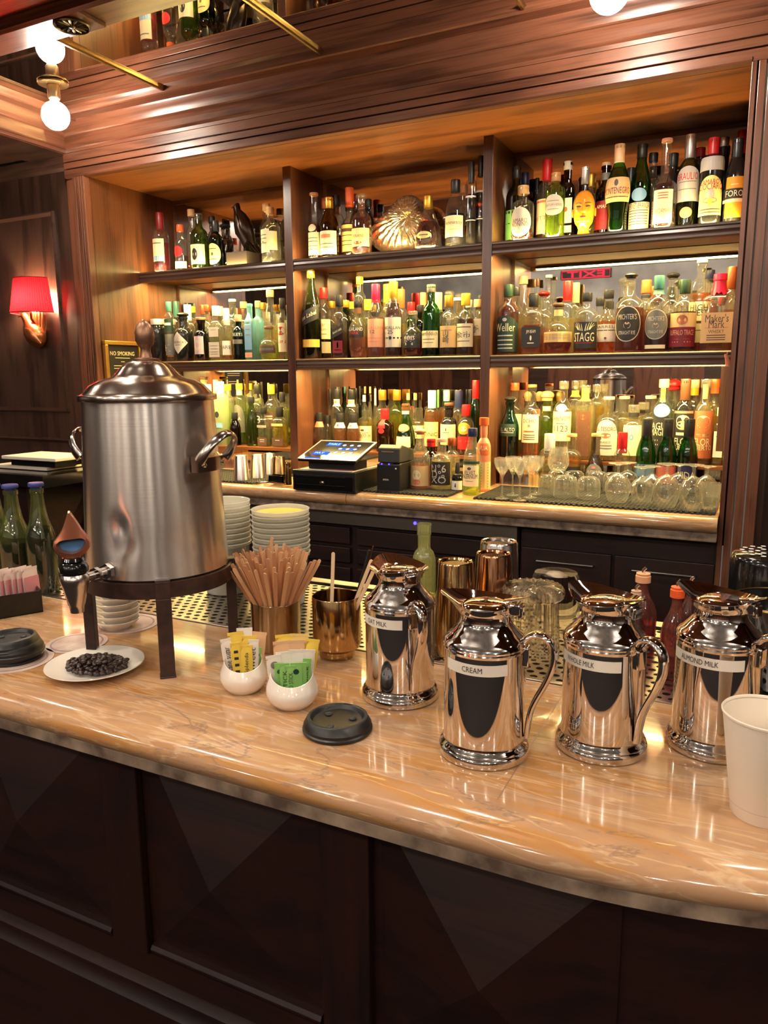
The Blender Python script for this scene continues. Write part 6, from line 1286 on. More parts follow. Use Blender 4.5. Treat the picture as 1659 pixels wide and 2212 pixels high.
# the tap: pipe leaving the body, cone valve, copper flame lever
s = obj('spigot', MB().tube([(.110, 0, .018), (.128, 0, .018), (.150, 0, .018), (.178, 0, .018)], [.008, .008, .0075, .009], 18).tube([(.116, 0, .018), (.124, 0, .018)], .0125, 6).tube([(.140, 0, .018), (.147, 0, .018)], .0115, 8).xform(R_), CHROME, t)
vx = .186
obj('valve_body', MB().lathe([(.0095, -.028), (.0100, -.024), (.0105, -.018), (.0120, -.016), (.0165, .004), (.0190, .014), (.0205, .019), (.0205, .026), (.0175, .0305), (0, .031)], 32, cx=vx).xform(R_), P('valve_steel', s2l(206, 196, 188), .24, 1.0), s)
obj('valve_collar', MB().lathe([(.0165, .030), (.0205, .034), (.0210, .041), (.0180, .047), (.0150, .049), (.0170, .051), (.0150, .055), (0, .056)], 10, cx=vx), BLACKG, s).matrix_basis = R_
fl = MB(); NN = 30; vs = []
# flame: leaf shaped ring around a window
vd = Vector((-math.sin(vaz), -math.cos(vaz), 0)); vr = Vector((vd.y*-1, vd.x, 0))
cpos = R_ @ Vector((vx, 0, 0))
def fpt(u, v, d_): 
    p = cpos+vr*u*1.28+vd*d_; return (p.x, p.y, .052+v*.98)
out2 = [(-.002, .0), (-.010, .004), (-.0175, .012), (-.0200, .021), (-.0185, .030), (-.013, .038), (-.009, .046), (-.006, .055), (-.0035, .064), (-.001, .0735), (.001, .0735), (.0045, .066), (.0085, .056), (.0125, .045), (.0170, .036), (.0200, .028), (.0195, .018), (.015, .009), (.008, .004)]
inn2 = [(0, .011), (-.006, .0125), (-.011, .016), (-.0135, .0205), (-.0140, .0255), (-.0110, .0290), (-.0085, .0300), (-.006, .0305), (-.004, .0308), (-.001, .0310), (.001, .0312), (.004, .0314), (.0075, .0318), (.0105, .0315), (.0130, .0295), (.0138, .0250), (.0120, .0195), (.0090, .0150), (.0045, .0120)]
n_ = len(out2); vs = []
for d_, o_ in ((.0105, .88), (.0125, 1.0)) : pass
for lst, d_, sc2 in ((out2, .000, 1.0), (out2, .008, .95), (inn2, .010, 1.12), (inn2, .002, 1.0), (inn2, -.008, 1.0), (out2, -.008, .95)):
    for (u, v) in lst:
        vs.append(fpt(u*sc2, (v-.021)*sc2+.021, d_))
fs = [(r_*n_+k, r_*n_+(k+1) % n_, ((r_+1) % 6)*n_+(k+1) % n_, ((r_+1) % 6)*n_+k) for r_ in range(6) for k in range(n_)]
obj('flame_lever', MB().add(vs, fs), P('polished_copper', s2l(214, 136, 104), .30, .9), s)
obj('lever_inset', MB().add([fpt(u*.99, v, -.004) for u, v in inn2], [tuple(range(n_))]).add([fpt(u*.99, v, -.0055) for u, v in inn2], [tuple(range(n_))]), plain(s2l(96, 140, 190), .3), s)
obj('lever_foot', MB().loft([(cpos+Vector((0, 0, .050)), vr*.006, vd*.006), (cpos+Vector((0, 0, .055)), vr*.011, vd*.006), (cpos+Vector((0, 0, .061)), vr*.008, vd*.004)], 14), M['polished_copper'], s)
# ---- plate of beans
pc = Vector((-.932, .826, ZC))
t = thing('plate', 'small white plate holding coffee beans in front of the urn', 'plate', tuple(pc))
obj('plate_body', MB().lathe([(.036, .0), (.038, .0), (.040, .003), (.060, .007), (.0745, .0125), (.0765, .0140), (.0760, .0150), (.072, .0140), (.058, .0095), (.040, .0055), (0, .005)], 64), WHITEC, t)
bn = thing('coffee_bean', 'dark roasted coffee bean in the heap on the white plate', 'coffee bean', (0, 0, 0), group='coffee beans on the plate')
def beanfn(j, a, rr, zz): return rr, zz
bm_ = MB().ball((0, 0, 0), .0048, 12, 8, 1.25, .82, .72)
bm_.v = [(x, y, z if z < .0005 else z-.0011*math.exp(-(y/.0009)**2)) for x, y, z in bm_.v]
bo = obj('bean', bm_, P('roasted_bean', s2l(40, 24, 20), .28), bn)
pos = []
rnd = random.Random(3)
lay = [(.046, .0085, 92), (.036, .0145, 58), (.023, .0200, 26)]
for R0, hz, cnt in lay:
    got = 0; tries = 0
    while got < cnt and tries < 4000:
        tries += 1; a = rnd.uniform(0, 2*PI); rr = R0*math.sqrt(rnd.random()); x, y = rr*math.cos(a)*1.12, rr*math.sin(a)*.88
        if all((x-p[0])**2+(y-p[1])**2 > .0074**2 for p in pos if abs(p[2]-hz) < .002): pos.append((x, y, hz)); got += 1
first = True
for x, y, z in pos:
    lz = z+.0 + (.004*(math.hypot(x/1.12, y/.88)/.046)**2 if z < .01 else 0)
    loc = (pc.x+.004+x, pc.y+y, pc.z+lz); rot = (rnd.uniform(-.5, .5)+(PI if rnd.random() < .4 else 0), rnd.uniform(-.4, .4), rnd.uniform(0, PI))
    if first: bn.location = loc; bn.rotation_euler = rot; first = False
    else: dup(bn, loc, rot)
# ---- paper coasters
COAST = speckle('printed_coaster', s2l(170, 142, 130), s2l(222, 200, 184), 22, .5)
for x, y, r_, lb in ((-1.092, .800, .062, 'round printed paper coaster under the stack of cup lids'), (-1.062, .905, .052, 'round printed paper coaster behind the plate, left of the urn leg'), (-1.060, 1.022, .060, 'round printed paper coaster under the stacked white bowls')):
    t = thing('coaster', lb, 'coaster', (x, y, ZC+.0002), group='paper coasters'); obj('paper_disc', MB().lathe([(r_, 0), (r_, .0013), (0, .0013)], 64), COAST, t, False)
    obj('printed_ring', MB().lathe([(r_*.80, .00135), (r_*.86, .00145), (r_*.86, .0013)], 64, close=False), plain(s2l(150, 120, 112)), t)
# ---- black cup lids
def cup_lid(loc, label, group=None, rz=0):
    t = thing('cup_lid', label, 'lid', loc, rz, group)
    r = .0455
    obj('lid_shell', MB().lathe([(r*1.0, 0), (r*1.03, .002), (r*1.03, .0045), (r*.985, .006), (r*.985, .0085), (r*1.0, .010), (r*.975, .012), (r*.90, .0190), (r*.84, .0205), (r*.80, .0205), (r*.765, .0190), (r*.74, .0150), (r*.72, .0140), (0, .0135)], 72, close=False), BLACKP, t)
    for a, rr in ((.45, .45), (2.6, .45), (4.71, .5)):
        mb = MB(); mb.lathe([(.0045, .0138), (.0052, .0150), (.0046, .0156), (.0036, .0148), (0, .0143)], 18, cx=r*rr*math.cos(a), cy=r*rr*math.sin(a))
        obj('raised_dimple', mb, BLACKP, t)
    obj('sip_slot', MB().box(-.006, .006, r*.80-.0012, r*.80+.0012, .0203, .0207), plain((.002, .002, .002), .8), t, False)
    return t
cup_lid((-.476, .815, ZC), 'single black plastic cup lid lying by the white sugar bowls', None, .1)
for k, dy in enumerate((0, .001, -.001)):
    cup_lid((-1.100+dy*3, .806+dy, ZC+.0016+.0095*k), 'black plastic cup lid in the stack at the left edge, %s of three' % ['bottom', 'middle', 'top'][k], 'stack of black cup lids', .3*k)
# ---- sugar bowls and packets
BOWLM = WHITEC
def sugar_bowl(px0, px1, pyb, label, name, packets, rz=0):
    p = atZ((px0+px1)/2, pyb, ZC); m_ = mpx(p.x, p.y, p.z); r = (px1-px0)/2*m_; dirv = Vector((p.x, p.y, 0)).normalized()
    c_ = Vector((p.x, p.y, ZC))+dirv*r*.75
    t = thing('sugar_bowl', label, 'bowl', tuple(c_), face_az(c_.x, c_.y))
    sl = lambda j, a, rr, zz: (rr, zz-(.010*math.cos(a)*(zz/.047)**2 if zz > .02 else 0))
    obj('bowl_body', MB().lathe([(0, 0), (r*.62, 0), (r*.72, .0015), (r*.90, .010), (r, .020), (r*.97, .030), (r*.86, .040), (r*.80, .047), (r*.78, .0475), (r*.775, .045), (r*.84, .038), (r*.93, .028), (r*.93, .018), (r*.80, .008), (0, .006)], 56, fn=sl, close=False), BOWLM, t)
    return c_, r, face_az(c_.x, c_.y)
def packet(base, w_, h, col, label, rz, lean, group, kind='sugar_packet', text=None, tc=INK, stick=False, emblem=None):
    mt = plain(col, .55)
    t = thing(kind, label, 'packet', base, 0, group); t.rotation_euler = (lean[0], lean[1], rz)
    nx, nz = 4, 8; vs = []; th = .0022
    for sgn in (-1, 1):
        for j in range(nz+1):
            for i in range(nx+1):
                u, v = i/nx*2-1, j/nz
                b = th*(1-u*u)*min(1, 4*v*(1-v)*1.6) if True else 0
                vs.append((u*w_/2+.0006*math.sin(v*7+i), sgn*b, v*h))
    m = (nx+1)*(nz+1); fs = []
    for s_ in (0, 1): fs += [(s_*m+j*(nx+1)+i, s_*m+j*(nx+1)+i+1, s_*m+(j+1)*(nx+1)+i+1, s_*m+(j+1)*(nx+1)+i) for j in range(nz) for i in range(nx)]
    o = obj('paper_sleeve', MB().add(vs, fs), mt, t)
    if text:
        lettering(text, h*.55, w_*.42, lambda a, b: (-b, -th-.0008, h*.55+a), 'lettering', tc, o)
    if emblem:
        obj('printed_emblem', MB().lathe([(0, 0), (w_*.26, 0)], 16, close=False).xform(Matrix.Translation((0, -th-.0007, h*.78)) @ Matrix.Rotation(PI/2, 4, 'X')), plain(emblem, .5), o, False)
    obj('crimped_edge', MB().box(-w_/2, w_/2, -.0006, .0006, h-.004, h+.0005), mt, o, False)
    return t
YE, WH, GN, BRN = s2l(232, 196, 74), s2l(232, 220, 206), s2l(140, 196, 104), s2l(216, 170, 124)
c1, r1, z1_ = sugar_bowl(477, 580, 1504, 'white ceramic sugar bowl with yellow and white packets, left one', 'sugar_bowl', 0)
def loc_in(c_, rz, u, v, zz): return (c_.x+u*math.cos(rz)-v*math.sin(rz), c_.y+u*math.sin(rz)+v*math.cos(rz), ZC+zz)
G1 = 'packets in the left sugar bowl'; G2 = 'packets in the right sugar bowl'
specs = [(-.019, .004, WH, .020, .078, (-.12, -.22), 'white packet leaning out on the left of the left bowl', 'cane sugar', None), (-.010, -.006, YE, .015, .074, (-.02, -.08), 'narrow yellow packet at the front of the left bowl', '- - - -', None),
         (-.006, .004, YE, .024, .088, (-.12, -.12), 'tall yellow packet standing behind in the left bowl', None, None), (.006, -.008, YE, .017, .068, (-.04, .05), 'yellow packet with dark script in the left bowl', 'Splenda', None), (.010, .004, YE, .022, .080, (-.10, .08), 'yellow packet at the back of the left bowl', None, None),
         (.016, -.004, WH, .016, .076, (-.04, .12), 'white packet with small print in the left bowl', 'sweet', None), (.004, .014, WH, .024, .090, (-.22, .02), 'tall white packet at the back of the left bowl', None, None), (.022, .006, GN, .010, .058, (-.10, .25), 'thin green stick packet on the right of the left bowl', None, s2l(40, 80, 60)),
         (.018, .014, BRN, .024, .082, (-.25, .30), 'brown sugar packet leaning right in the left bowl', None, None)]
for u, v, col, w_, h, ln, lb, tx, em in specs: packet(loc_in(c1, z1_, u*.75, v*.75, .012), w_, h*.86, col, lb, z1_, (ln[0]*.8, ln[1]*.6), G1, text=tx, emblem=em)
c2, r2, z2_ = sugar_bowl(575, 691, 1539, 'white ceramic sugar bowl full of green stick packets, right one', 'sugar_bowl', 0)
specs = [(-.019, -.006, GN, .013, .062, (.02, -.10), 'green stick packet at the far left of the right bowl', None, s2l(40, 90, 60)), (-.011, -.012, GN, .014, .064, (.06, -.04), 'green stick packet, second from left in the right bowl', 'STICK', None), (-.002, -.014, GN, .014, .060, (.08, .0), 'green stick packet lettered upward in the right bowl', 'TO STICK', None),
         (.007, -.013, GN, .016, .064, (.06, .02), 'green packet with dark round emblem in the right bowl', None, s2l(20, 60, 50)), (.015, -.009, GN, .014, .062, (.04, .08), 'plain green packet right of the emblem packet', None, None), (.022, -.004, GN, .012, .066, (.0, .16), 'green stick packet at the far right of the right bowl', 'oStick', None),
         (-.022, .002, WH, .022, .072, (-.05, -.24), 'white packet leaning left in the right bowl', None, s2l(130, 120, 110)), (-.008, .004, WH, .026, .076, (-.05, -.08), 'white packet at the middle of the right bowl', None, None), (.008, .004, WH, .026, .078, (-.05, .10), 'white packet leaning right in the right bowl', None, None),
         (.020, .004, WH, .022, .078, (-.05, .22), 'white packet behind the green ones at right', None, None), (-.010, .013, BRN, .026, .090, (-.14, -.12), 'brown packet at the back left of the right bowl', None, None), (.006, .013, BRN, .026, .090, (-.14, .06), 'brown packet at the back middle of the right bowl', None, None),
         (-.006, .019, YE, .028, .098, (-.20, -.08), 'yellow packet at the back of the right bowl', None, None), (.010, .019, s2l(226, 190, 110), .028, .098, (-.20, .10), 'pale yellow packet at the back of the right bowl', None, None), (.023, .012, YE, .018, .092, (-.14, .34), 'yellow packet sticking out at the right of the right bowl', None, None)]
for u, v, col, w_, h, ln, lb, tx, em in specs: packet(loc_in(c2, z2_, u*.80, v*.8, .012), w_, h*.86, col, lb, z2_, (ln[0]*.8, ln[1]*.55), G2, text=tx, emblem=em)
# ---- stirrer cup (brushed gold) with wooden stirrers
def cup(x, y, r, h, mt, label, foot=False, name='metal_cup'):
    t = thing(name, label, 'cup', (x, y, ZC))
    pr = [(0, 0), (r*.94, 0), (r*.98, .002), (r, .004), (r, h-.001), (r*.98, h), (r*.955, h-.001), (r*.955, .006), (0, .006)]
    if foot: pr = [(0, 0), (r*.72, 0), (r*.74, .002), (r*.74, .012), (r*.86, .015), (r*.98, .019), (r, .023), (r, h-.001), (r*.985, h), (r*.965, h-.001), (r*.96, .026), (0, .020)]
    obj('cup_body', MB().lathe(pr, 64, close=False), mt, t); return t
scx, scy, sr = -.729, 1.043, .0425; sh_ = .085
cup(scx, scy, sr, sh_, BGOLD, 'brushed gold cup packed with wooden coffee stirrers')
WOODS = [P('birch_stirrer', s2l(214, 164, 118), .6), P('birch_stirrer_dark', s2l(192, 136, 96), .6)]
def stirrer(L=.170):
    mb = MB(); w_ = .0031; th = .0007; out = [(-w_, 0), (w_, 0), (w_, L-.003)]+[(w_*math.cos(a), L-.003+w_*math.sin(a)) for a in (.5, 1.05, 1.57, 2.1, 2.64)]+[(-w_, L-.003)]
    n_ = len(out); vs = [(u, -th, v) for u, v in out]+[(u, th, v) for u, v in out]
    return mb.add(vs, [tuple(range(n_)), tuple(range(2*n_-1, n_-1, -1))]+[(i, (i+1) % n_, n_+(i+1) % n_, n_+i) for i in range(n_)])
st = []
for k in range(2):
    s0 = obj('wooden_stirrer', stirrer(), WOODS[k], None, False); tag(s0, 'wooden coffee stirrer in the crowded gold cup', 'stirrer', 'stirrers in the gold cup'); st.append(s0)
rnd = random.Random(11); used = [False, False]
for k in range(118):
    a = rnd.uniform(0, 2*PI); e = math.sqrt(rnd.random()); rb = -.003*e; ra = .0395*e
    base = Vector((scx+rb*math.cos(a), scy+rb*math.sin(a), ZC+.008))
    tp = Vector((scx+ra*math.cos(a+rnd.uniform(-.25, .25)), scy+ra*math.sin(a), ZC+sh_-.002)); dr_ = (tp-base).normalized()
    sc3 = rnd.uniform(.93, 1.03)
    q = Vector((0, 0, 1)).rotation_difference(dr_).to_matrix().to_4x4() @ Matrix.Rotation(face_az(scx, scy)+rnd.uniform(-.8, .8), 4, 'Z')
    mt_ = Matrix.Translation(base) @ q @ Matrix.Scale(1.0, 4)
    i_ = k % 2; o = st[i_] if not used[i_] else st[i_].copy()
    if used[i_]: C.objects.link(o)
    used[i_] = True; o.matrix_basis = mt_ @ Matrix.Diagonal((1, 1, sc3, 1))
o = st[0].copy(); C.objects.link(o); o['label'] = 'wooden coffee stirrer standing highest in the crowded gold cup'
base = Vector((scx-.012, scy-.01, ZC+.034)); tp = atY(694*1.0, 0, 1) if False else Vector((scx+.008, scy-.02, ZC+.165))
o.matrix_basis = Matrix.Translation(base) @ Vector((0, 0, 1)).rotation_difference((tp-base).normalized()).to_matrix().to_4x4()
# ---- footed gold cup with a few sticks
gx_, gy_, gr = -.612, 1.052, .0405
gh = topz(730, 1285, gx_, gy_)-ZC
cup(gx_, gy_, gr, gh, GOLD, 'shiny footed gold cup holding a few sticks, left of the milk jugs', True)
def stick_to(base, pxt, pyt, Y, mt, label, name, r=None, grp=None):
    tp = atY(pxt, pyt, Y); b = Vector(base); L = (tp-b).length
    if r: o = obj(name, MB().tube([(0, 0, 0), (0, 0, L)], r, 10), mt, None)
    else: o = obj(name, stirrer(L), mt, None, False)
    tag(o, label, 'stirrer' if not r else 'straw', grp); o.matrix_basis = Matrix.Translation(b) @ Vector((0, 0, 1)).rotation_difference((tp-b).normalized()).to_matrix().to_4x4(); return o
gz = ZC+.028
BR2 = P('pale_birch', s2l(228, 192, 150), .6)
stick_to((gx_-.002, gy_-.018, gz), 720, 1193, gy_-.012, BR2, 'pale wooden stirrer upright at the front of the footed gold cup', 'wooden_stirrer')
stick_to((gx_+.004, gy_+.006, gz), 803, 1209, gy_+.012, BR2, 'pale wooden stirrer leaning right in the footed gold cup, left one', 'wooden_stirrer')
stick_to((gx_+.008, gy_-.002, gz), 817, 1212, gy_-.004, BR2, 'pale wooden stirrer leaning right in the footed gold cup, right one', 'wooden_stirrer')
stick_to((gx_+.006, gy_+.016, gz), 798, 1188, gy_+.03, BLACKP, 'black straw leaning right in the footed gold cup', 'drinking_straw', .0022)
stick_to((gx_+.012, gy_+.02, gz), 806, 1180, gy_+.034, BRONZE, 'thin dark metal pick behind the black straw', 'cocktail_pick', .0014)
# ---- milk jugs
LABW = P('label_tape', s2l(232, 222, 208), .5)
def carafe(x, y, hdeg, text, l0, l1, tw, label, toff):
    t = thing('vacuum_jug', label, 'jug', (x, y, ZC), 0, 'steel milk jugs')
    az = math.atan2(-y, -x)            # towards the viewer
    R = lambda d_: Matrix.Rotation(az+math.radians(d_), 4, 'Z')
    k = 1.0; BR = .0500
    pr = [(.0545, 0), (.0565, .002), (.0565, .009), (.0555, .0115), (.0540, .0130), (.0548, .0145), (.0535, .0170), (.0512, .0190), (BR+.0006, .0205), (BR, .023), (BR, .0235), (BR, .025), (BR, .040), (BR, .120), (BR, .1355), (BR, .1365), (BR, .137), (BR+.0010, .1385), (BR+.0016, .1405), (BR+.0008, .1425), (BR+.0016, .1445), (BR+.0008, .1465), (.0495, .149), (.0465, .1525), (.0425, .1555), (.0440-.003, .158), (.0370, .162), (.0330, .1675), (.0308, .1715), (.0300, .177), (.0300, .181)]
    obj('jug_body', MB().lathe(pr, 96), CHROME, t)
    mb = MB(); sp = az+math.radians(hdeg)+PI   # spout opposite the handle
    def lipfn(j, a, rr, zz):
        w_ = a-PI/2; d_ = (w_-sp+PI) % (2*PI)-PI; f_ = [0, 0, .15, .5, .85, 1, 1, .82, .45, .1, 0, 0][j]
        g = math.exp(-(d_/.42)**2); g2 = math.exp(-(d_/1.15)**2)
        rr += f_*(.012*g+.003*g2); zz += f_*(.004*g2+.0025*math.cos(2*d_)+.001*g); return rr, zz
    collar = [(.0300, .1800), (.0325, .1812), (.0335, .1835), (.0340, .187), (.0375, .1915), (.0420, .1955), (.0417, .1960), (.0370, .1925), (.0335, .1895), (.0310, .1880), (.015, .1890), (0, .1900)]
    obj('pouring_lip', MB().lathe(collar, 96, fn=lipfn, close=False), CHROME, t)
    hp_ = MB().lathe([(.030, .1890), (.0275, .1925), (.020, .1950), (.009, .1962), (0, .1964)], 40, close=False)
    ld = obj('lid', hp_, CHROME, t)
    RH = R(hdeg)
    obj('hinge', MB().box(.030, .043, -.009, .009, .182, .1955).box(.040, .046, -.0075, .0075, .179, .193).xform(RH), CHROME, ld, True, .0015)
    obj('thumb_lever', MB().loft([((.022, 0, .197), (0, .0075, 0), (0, 0, .0015)), ((.034, 0, .1995), (0, .0070, 0), (0, 0, .0018)), ((.046, 0, .2025), (0, .0055, 0), (0, 0, .0014)), ((.053, 0, .2050), (0, .0030, 0), (0, 0, .0010))], 14).xform(RH), CHROME, ld)
    path = [(.046, .139), (.0465, .146), (.050, .153), (.058, .1585), (.068, .1590), (.077, .154), (.0825, .145), (.0840, .133), (.0820, .118), (.0765, .102), (.0690, .087), (.0615, .072), (.0575, .060), (.0555, .048), (.0545, .036), (.0535, .026)]
    pts = []
    for i in range(len(path)-1):
        for q in range(3):
            f_ = q/3; pts.append((path[i][0]*(1-f_)+path[i+1][0]*f_, 0, path[i][1]*(1-f_)+path[i+1][1]*f_))
    pts.append((path[-1][0], 0, path[-1][1]))
    for _ in range(3): pts = [pts[0]]+[tuple((a+2*b+c)/4 for a, b, c in zip(pts[i-1], pts[i], pts[i+1])) for i in range(1, len(pts)-1)]+[pts[-1]]
    nn_ = len(pts)
    obj('handle', MB().tube(pts, [.0082-.0022*abs(i/nn_-.35)*1.2 for i in range(nn_)], 16, .55, up=(0, 1, 0)).xform(RH), CHROME, t)
    obj('handle_mount', MB().box(.047, .055, -.008, .008, .118, .143).xform(RH), CHROME, t, True, .002)
    a0, a1 = az+math.radians(l0), az+math.radians(l1); vs = []; Z0, Z1_ = .1170, .1310
    K_ = 28
    for z in (Z0, Z1_):
        for i in range(K_+1):
            a = a0+(a1-a0)*i/K_; vs.append((math.cos(a)*(BR+.0004), math.sin(a)*(BR+.0004), z))
    lo = obj('name_label', MB().add(vs, [(i, i+1, K_+2+i, K_+1+i) for i in range(K_)]), LABW, t)
    am = az+math.radians(toff)
    lettering(text, tw, .0068, lambda u, v: (math.cos(am+u/BR)*(BR+.0007), math.sin(am+u/BR)*(BR+.0007), (Z0+Z1_)/2+v), 'lettering', INK, lo)
carafe(-.448, .955, -22+0, 'OAT MILK', -85, 6, .0360, 'polished steel milk jug labelled OAT MILK, handle towards the guests', -46) if False else None
def jug(px0, px1, pyb, *a):
    p = atZ((px0+px1)/2, pyb, ZC); dv = Vector((p.x, p.y, 0)).normalized(); c_ = Vector((p.x, p.y, 0))+dv*.0555
    carafe(c_.x, c_.y, *a)
jug(783, 946, 1536, 22, 'OAT MILK', -88, 4, .0360, 'polished steel milk jug labelled OAT MILK with its handle towards the guests', -42)
jug(946, 1141, 1667, 78, 'CREAM', -62, 32, .0250, 'polished steel milk jug labelled CREAM, nearest the guests', -18)
jug(1196, 1394, 1655, 52, 'WHOLE MILK', -76, 23, .0400, 'polished steel milk jug labelled WHOLE MILK', -36)
jug(1427, 1640, 1650, 66, 'ALMOND MILK', -74, 36, .0480, 'polished steel milk jug labelled ALMOND MILK behind the paper cup', -26)
# ---- paper cup at right
p = atZ(1640, 1782, ZC); m_ = mpx(p.x, p.y, p.z); rb_ = 62*m_; dv = Vector((p.x, p.y, 0)).normalized(); c_ = Vector((p.x, p.y, 0))+dv*rb_*.8
hc = topz(1660, 1540, c_.x, c_.y)-ZC
t = thing('paper_cup', 'plain white paper cup at the right edge of the counter', 'cup', (c_.x, c_.y, ZC))
rt_ = rb_*1.50
obj('cup_wall', MB().lathe([(rb_*.97, 0), (rb_, .0015), (rt_*.985, hc-.003), (rt_*.955, hc-.003), (rb_*.96, .008), (0, .008)], 64, close=False), PAPERW, t)
obj('rolled_rim', MB().lathe([(rt_*.985, hc-.003), (rt_*1.015, hc-.002), (rt_*1.02, hc), (rt_, hc+.0012), (rt_*.98, hc), (rt_*.975, hc-.002)], 64, close=False), PAPERW, t)
obj('seam_line', MB().lathe([(rb_*1.07+.0003, .0145), (rb_*1.073+.0003, .0152)], 64, close=False), plain(s2l(206, 190, 172), .6), t)
# ---- black sugar caddy with pink packets (left)
ca, cb_ = atZ(94, 1322, ZC), atZ(0, 1338, ZC)
ux = Vector((ca.x-cb_.x, ca.y-cb_.y, 0)).normalized(); rzc = math.atan2(ux.y, ux.x)
t = thing('packet_caddy', 'black box caddy of pink sweetener packets at the left edge', 'caddy', (ca.x, ca.y, ZC), rzc)
Lc = .13; wc = .056; hc2 = .046
obj('caddy_box', MB().box(-Lc, 0, 0, .003, 0, hc2).box(-Lc, 0, wc-.003, wc, 0, hc2).box(-.003, 0, .003, wc-.003, 0, hc2).box(-Lc, -Lc+.003, .003, wc-.003, 0, hc2).box(-Lc, 0, 0, wc, 0, .003), BLACKG, t, False, .001)
for k in range(10):
    u = -.012-.0112*k; loc = Vector((ca.x, ca.y, 0))+Vector((math.cos(rzc), math.sin(rzc), 0))*u+Vector((-math.sin(rzc), math.cos(rzc), 0))*wc*.5
    pk = packet((loc.x, loc.y, ZC+.0035), .046, .084+.002*(k % 3), s2l(236, 214, 206), 'pink and white sweetener packet, %s from the right in the black caddy' % ORD[k], rzc+.75, (-.10+.02*(k % 3), .08), 'sweetener packets in the caddy', 'sweetener_packet')
    sl_ = pk.children[0]
    obj('pink_band', MB().box(-.0215, .0215, -.0030, -.0026, .012, .066), plain(s2l(214, 140, 146), .6), sl_, False)
# ---- oil bottles
def oilb(px, top, wpx, Y, oil, label):
    d = ray(px, 1286); X = d.x/d.y*Y; r = wpx/2*mpx(X, Y, ZC); H = topz(px, top, X, Y)-ZC+.048
    t = thing('oil_bottle', label, 'bottle', (X, Y, ZC-.0475 if False else ZC-.0018+.0), 0, 'oil bottles at the left'); H -= .047
    pr = [(r*.93, 0), (r, .004), (r, H*.48), (r*.97, H*.53), (r*.80, H*.60), (r*.60, H*.68), (r*.46, H*.80), (r*.40, H*.90), (r*.46, H*.905), (r*.46, H*.945), (r*.40, H*.95)]
    obj('glass', MB().lathe(pr, 32), glass((.72, .84, .45), .05, .12), t)
    lp = [(r*.92, .004), (r*.93, H*.40), (r*.93, H*oil)]+([] if oil < .5 else [(r*.70, H*.60)])
    obj('oil', MB().lathe(lp, 28), liquid((.05, .08, .01), .10), t)
    obj('stopper', MB().lathe([(r*.34, H*.93), (r*.36, H*.965), (r*.50, H*.966), (r*.52, H*.972), (r*.52, H*.992), (r*.48, H), (0, H)], 24), P('blue_cap', s2l(44, 54, 120), .4), t)
oilb(99, 1040, 61, 1.115, .50, 'clear bottle of dark green oil with blue cap beside the tap')
oilb(44, 1044, 64, 1.110, .46, 'pale green bottle with blue cap, middle of the three oil bottles')
oilb(6, 1042, 64, 1.125, .46, 'pale green bottle with blue cap at the left picture edge')
# ---- things on the drip tray
ZT = ZC+.0001
def deli(px, top, wpx, Y, n_, where, lemon):
    d = ray(px, 1300); X = d.x/d.y*Y; m_ = mpx(X, Y, ZC+.1); r = wpx/2*m_; H = topz(px, top, X, Y)-ZT
    rim = .0112; body = H-(n_-1)*rim
    PLM = glass((1.0, .95, .84), .85, .05, 'cloudy_plastic')
    base = None
    for k in range(n_):
        z = ZT+k*rim
        lb = 'cloudy plastic deli tub %s, %s of the stack counted from below' % (where, ORD[k])
        if base is None:
            base = thing('deli_container', lb, 'container', (X, Y, z), group='stacked deli tubs '+where)
            obj('tub_wall', MB().lathe([(r*.74, 0), (r*.76, .001), (r*.93, body-.010), (r*.96, body-.008), (r, body-.0065), (r*1.0, body-.001), (r*.985, body), (r*.95, body-.001), (r*.92, body-.010), (r*.745, .003), (0, .003)], 56, close=False), PLM, base)
            obj('rim_bead', MB().lathe([(r*.97, body-.0022), (r*1.02, body-.0012), (r*1.02, body), (r*.99, body+.0008), (r*.965, body)], 56, close=False), PLM, base)
        else: dup(base, (X, Y, z), None, lb)
    if lemon:
        j = thing('lemon_juice', 'yellow lemon juice left in the topmost deli tub', 'juice', (X, Y, ZT+(n_-1)*rim+body*.92))
        obj('juice_surface', MB().lathe([(0, 0), (r*.90, 0), (r*.905, .0015), (0, .0015)], 48), P('yellow_juice', s2l(240, 206, 70), .2), j)
deli(612, 1098, 122, 1.27, 9, 'left of the gold cup', True)
deli(492, 1080, 112, 1.29, 9, 'right behind the urn', False)
# stacked white bowls
bx_, by_ = -1.060, 1.000
b0_ = None
for k in range(6):
    lb = 'white ceramic bowl stacked under the urn, %s from the bottom' % ORD[k]
    if b0_ is None:
        b0_ = thing('small_bowl', lb, 'bowl', (bx_, by_, ZC+.0016), group='stacked white bowls')
        obj('bowl_wall', MB().lathe([(.020, 0), (.024, 0), (.026, .003), (.038, .012), (.0405, .0150), (.0408, .0168), (.0395, .0172), (.036, .014), (.022, .006), (0, .005)], 56, close=False), WHITEC, b0_)
    else: dup(b0_, (bx_, by_, ZC+.0016+.0118*k), None, lb)
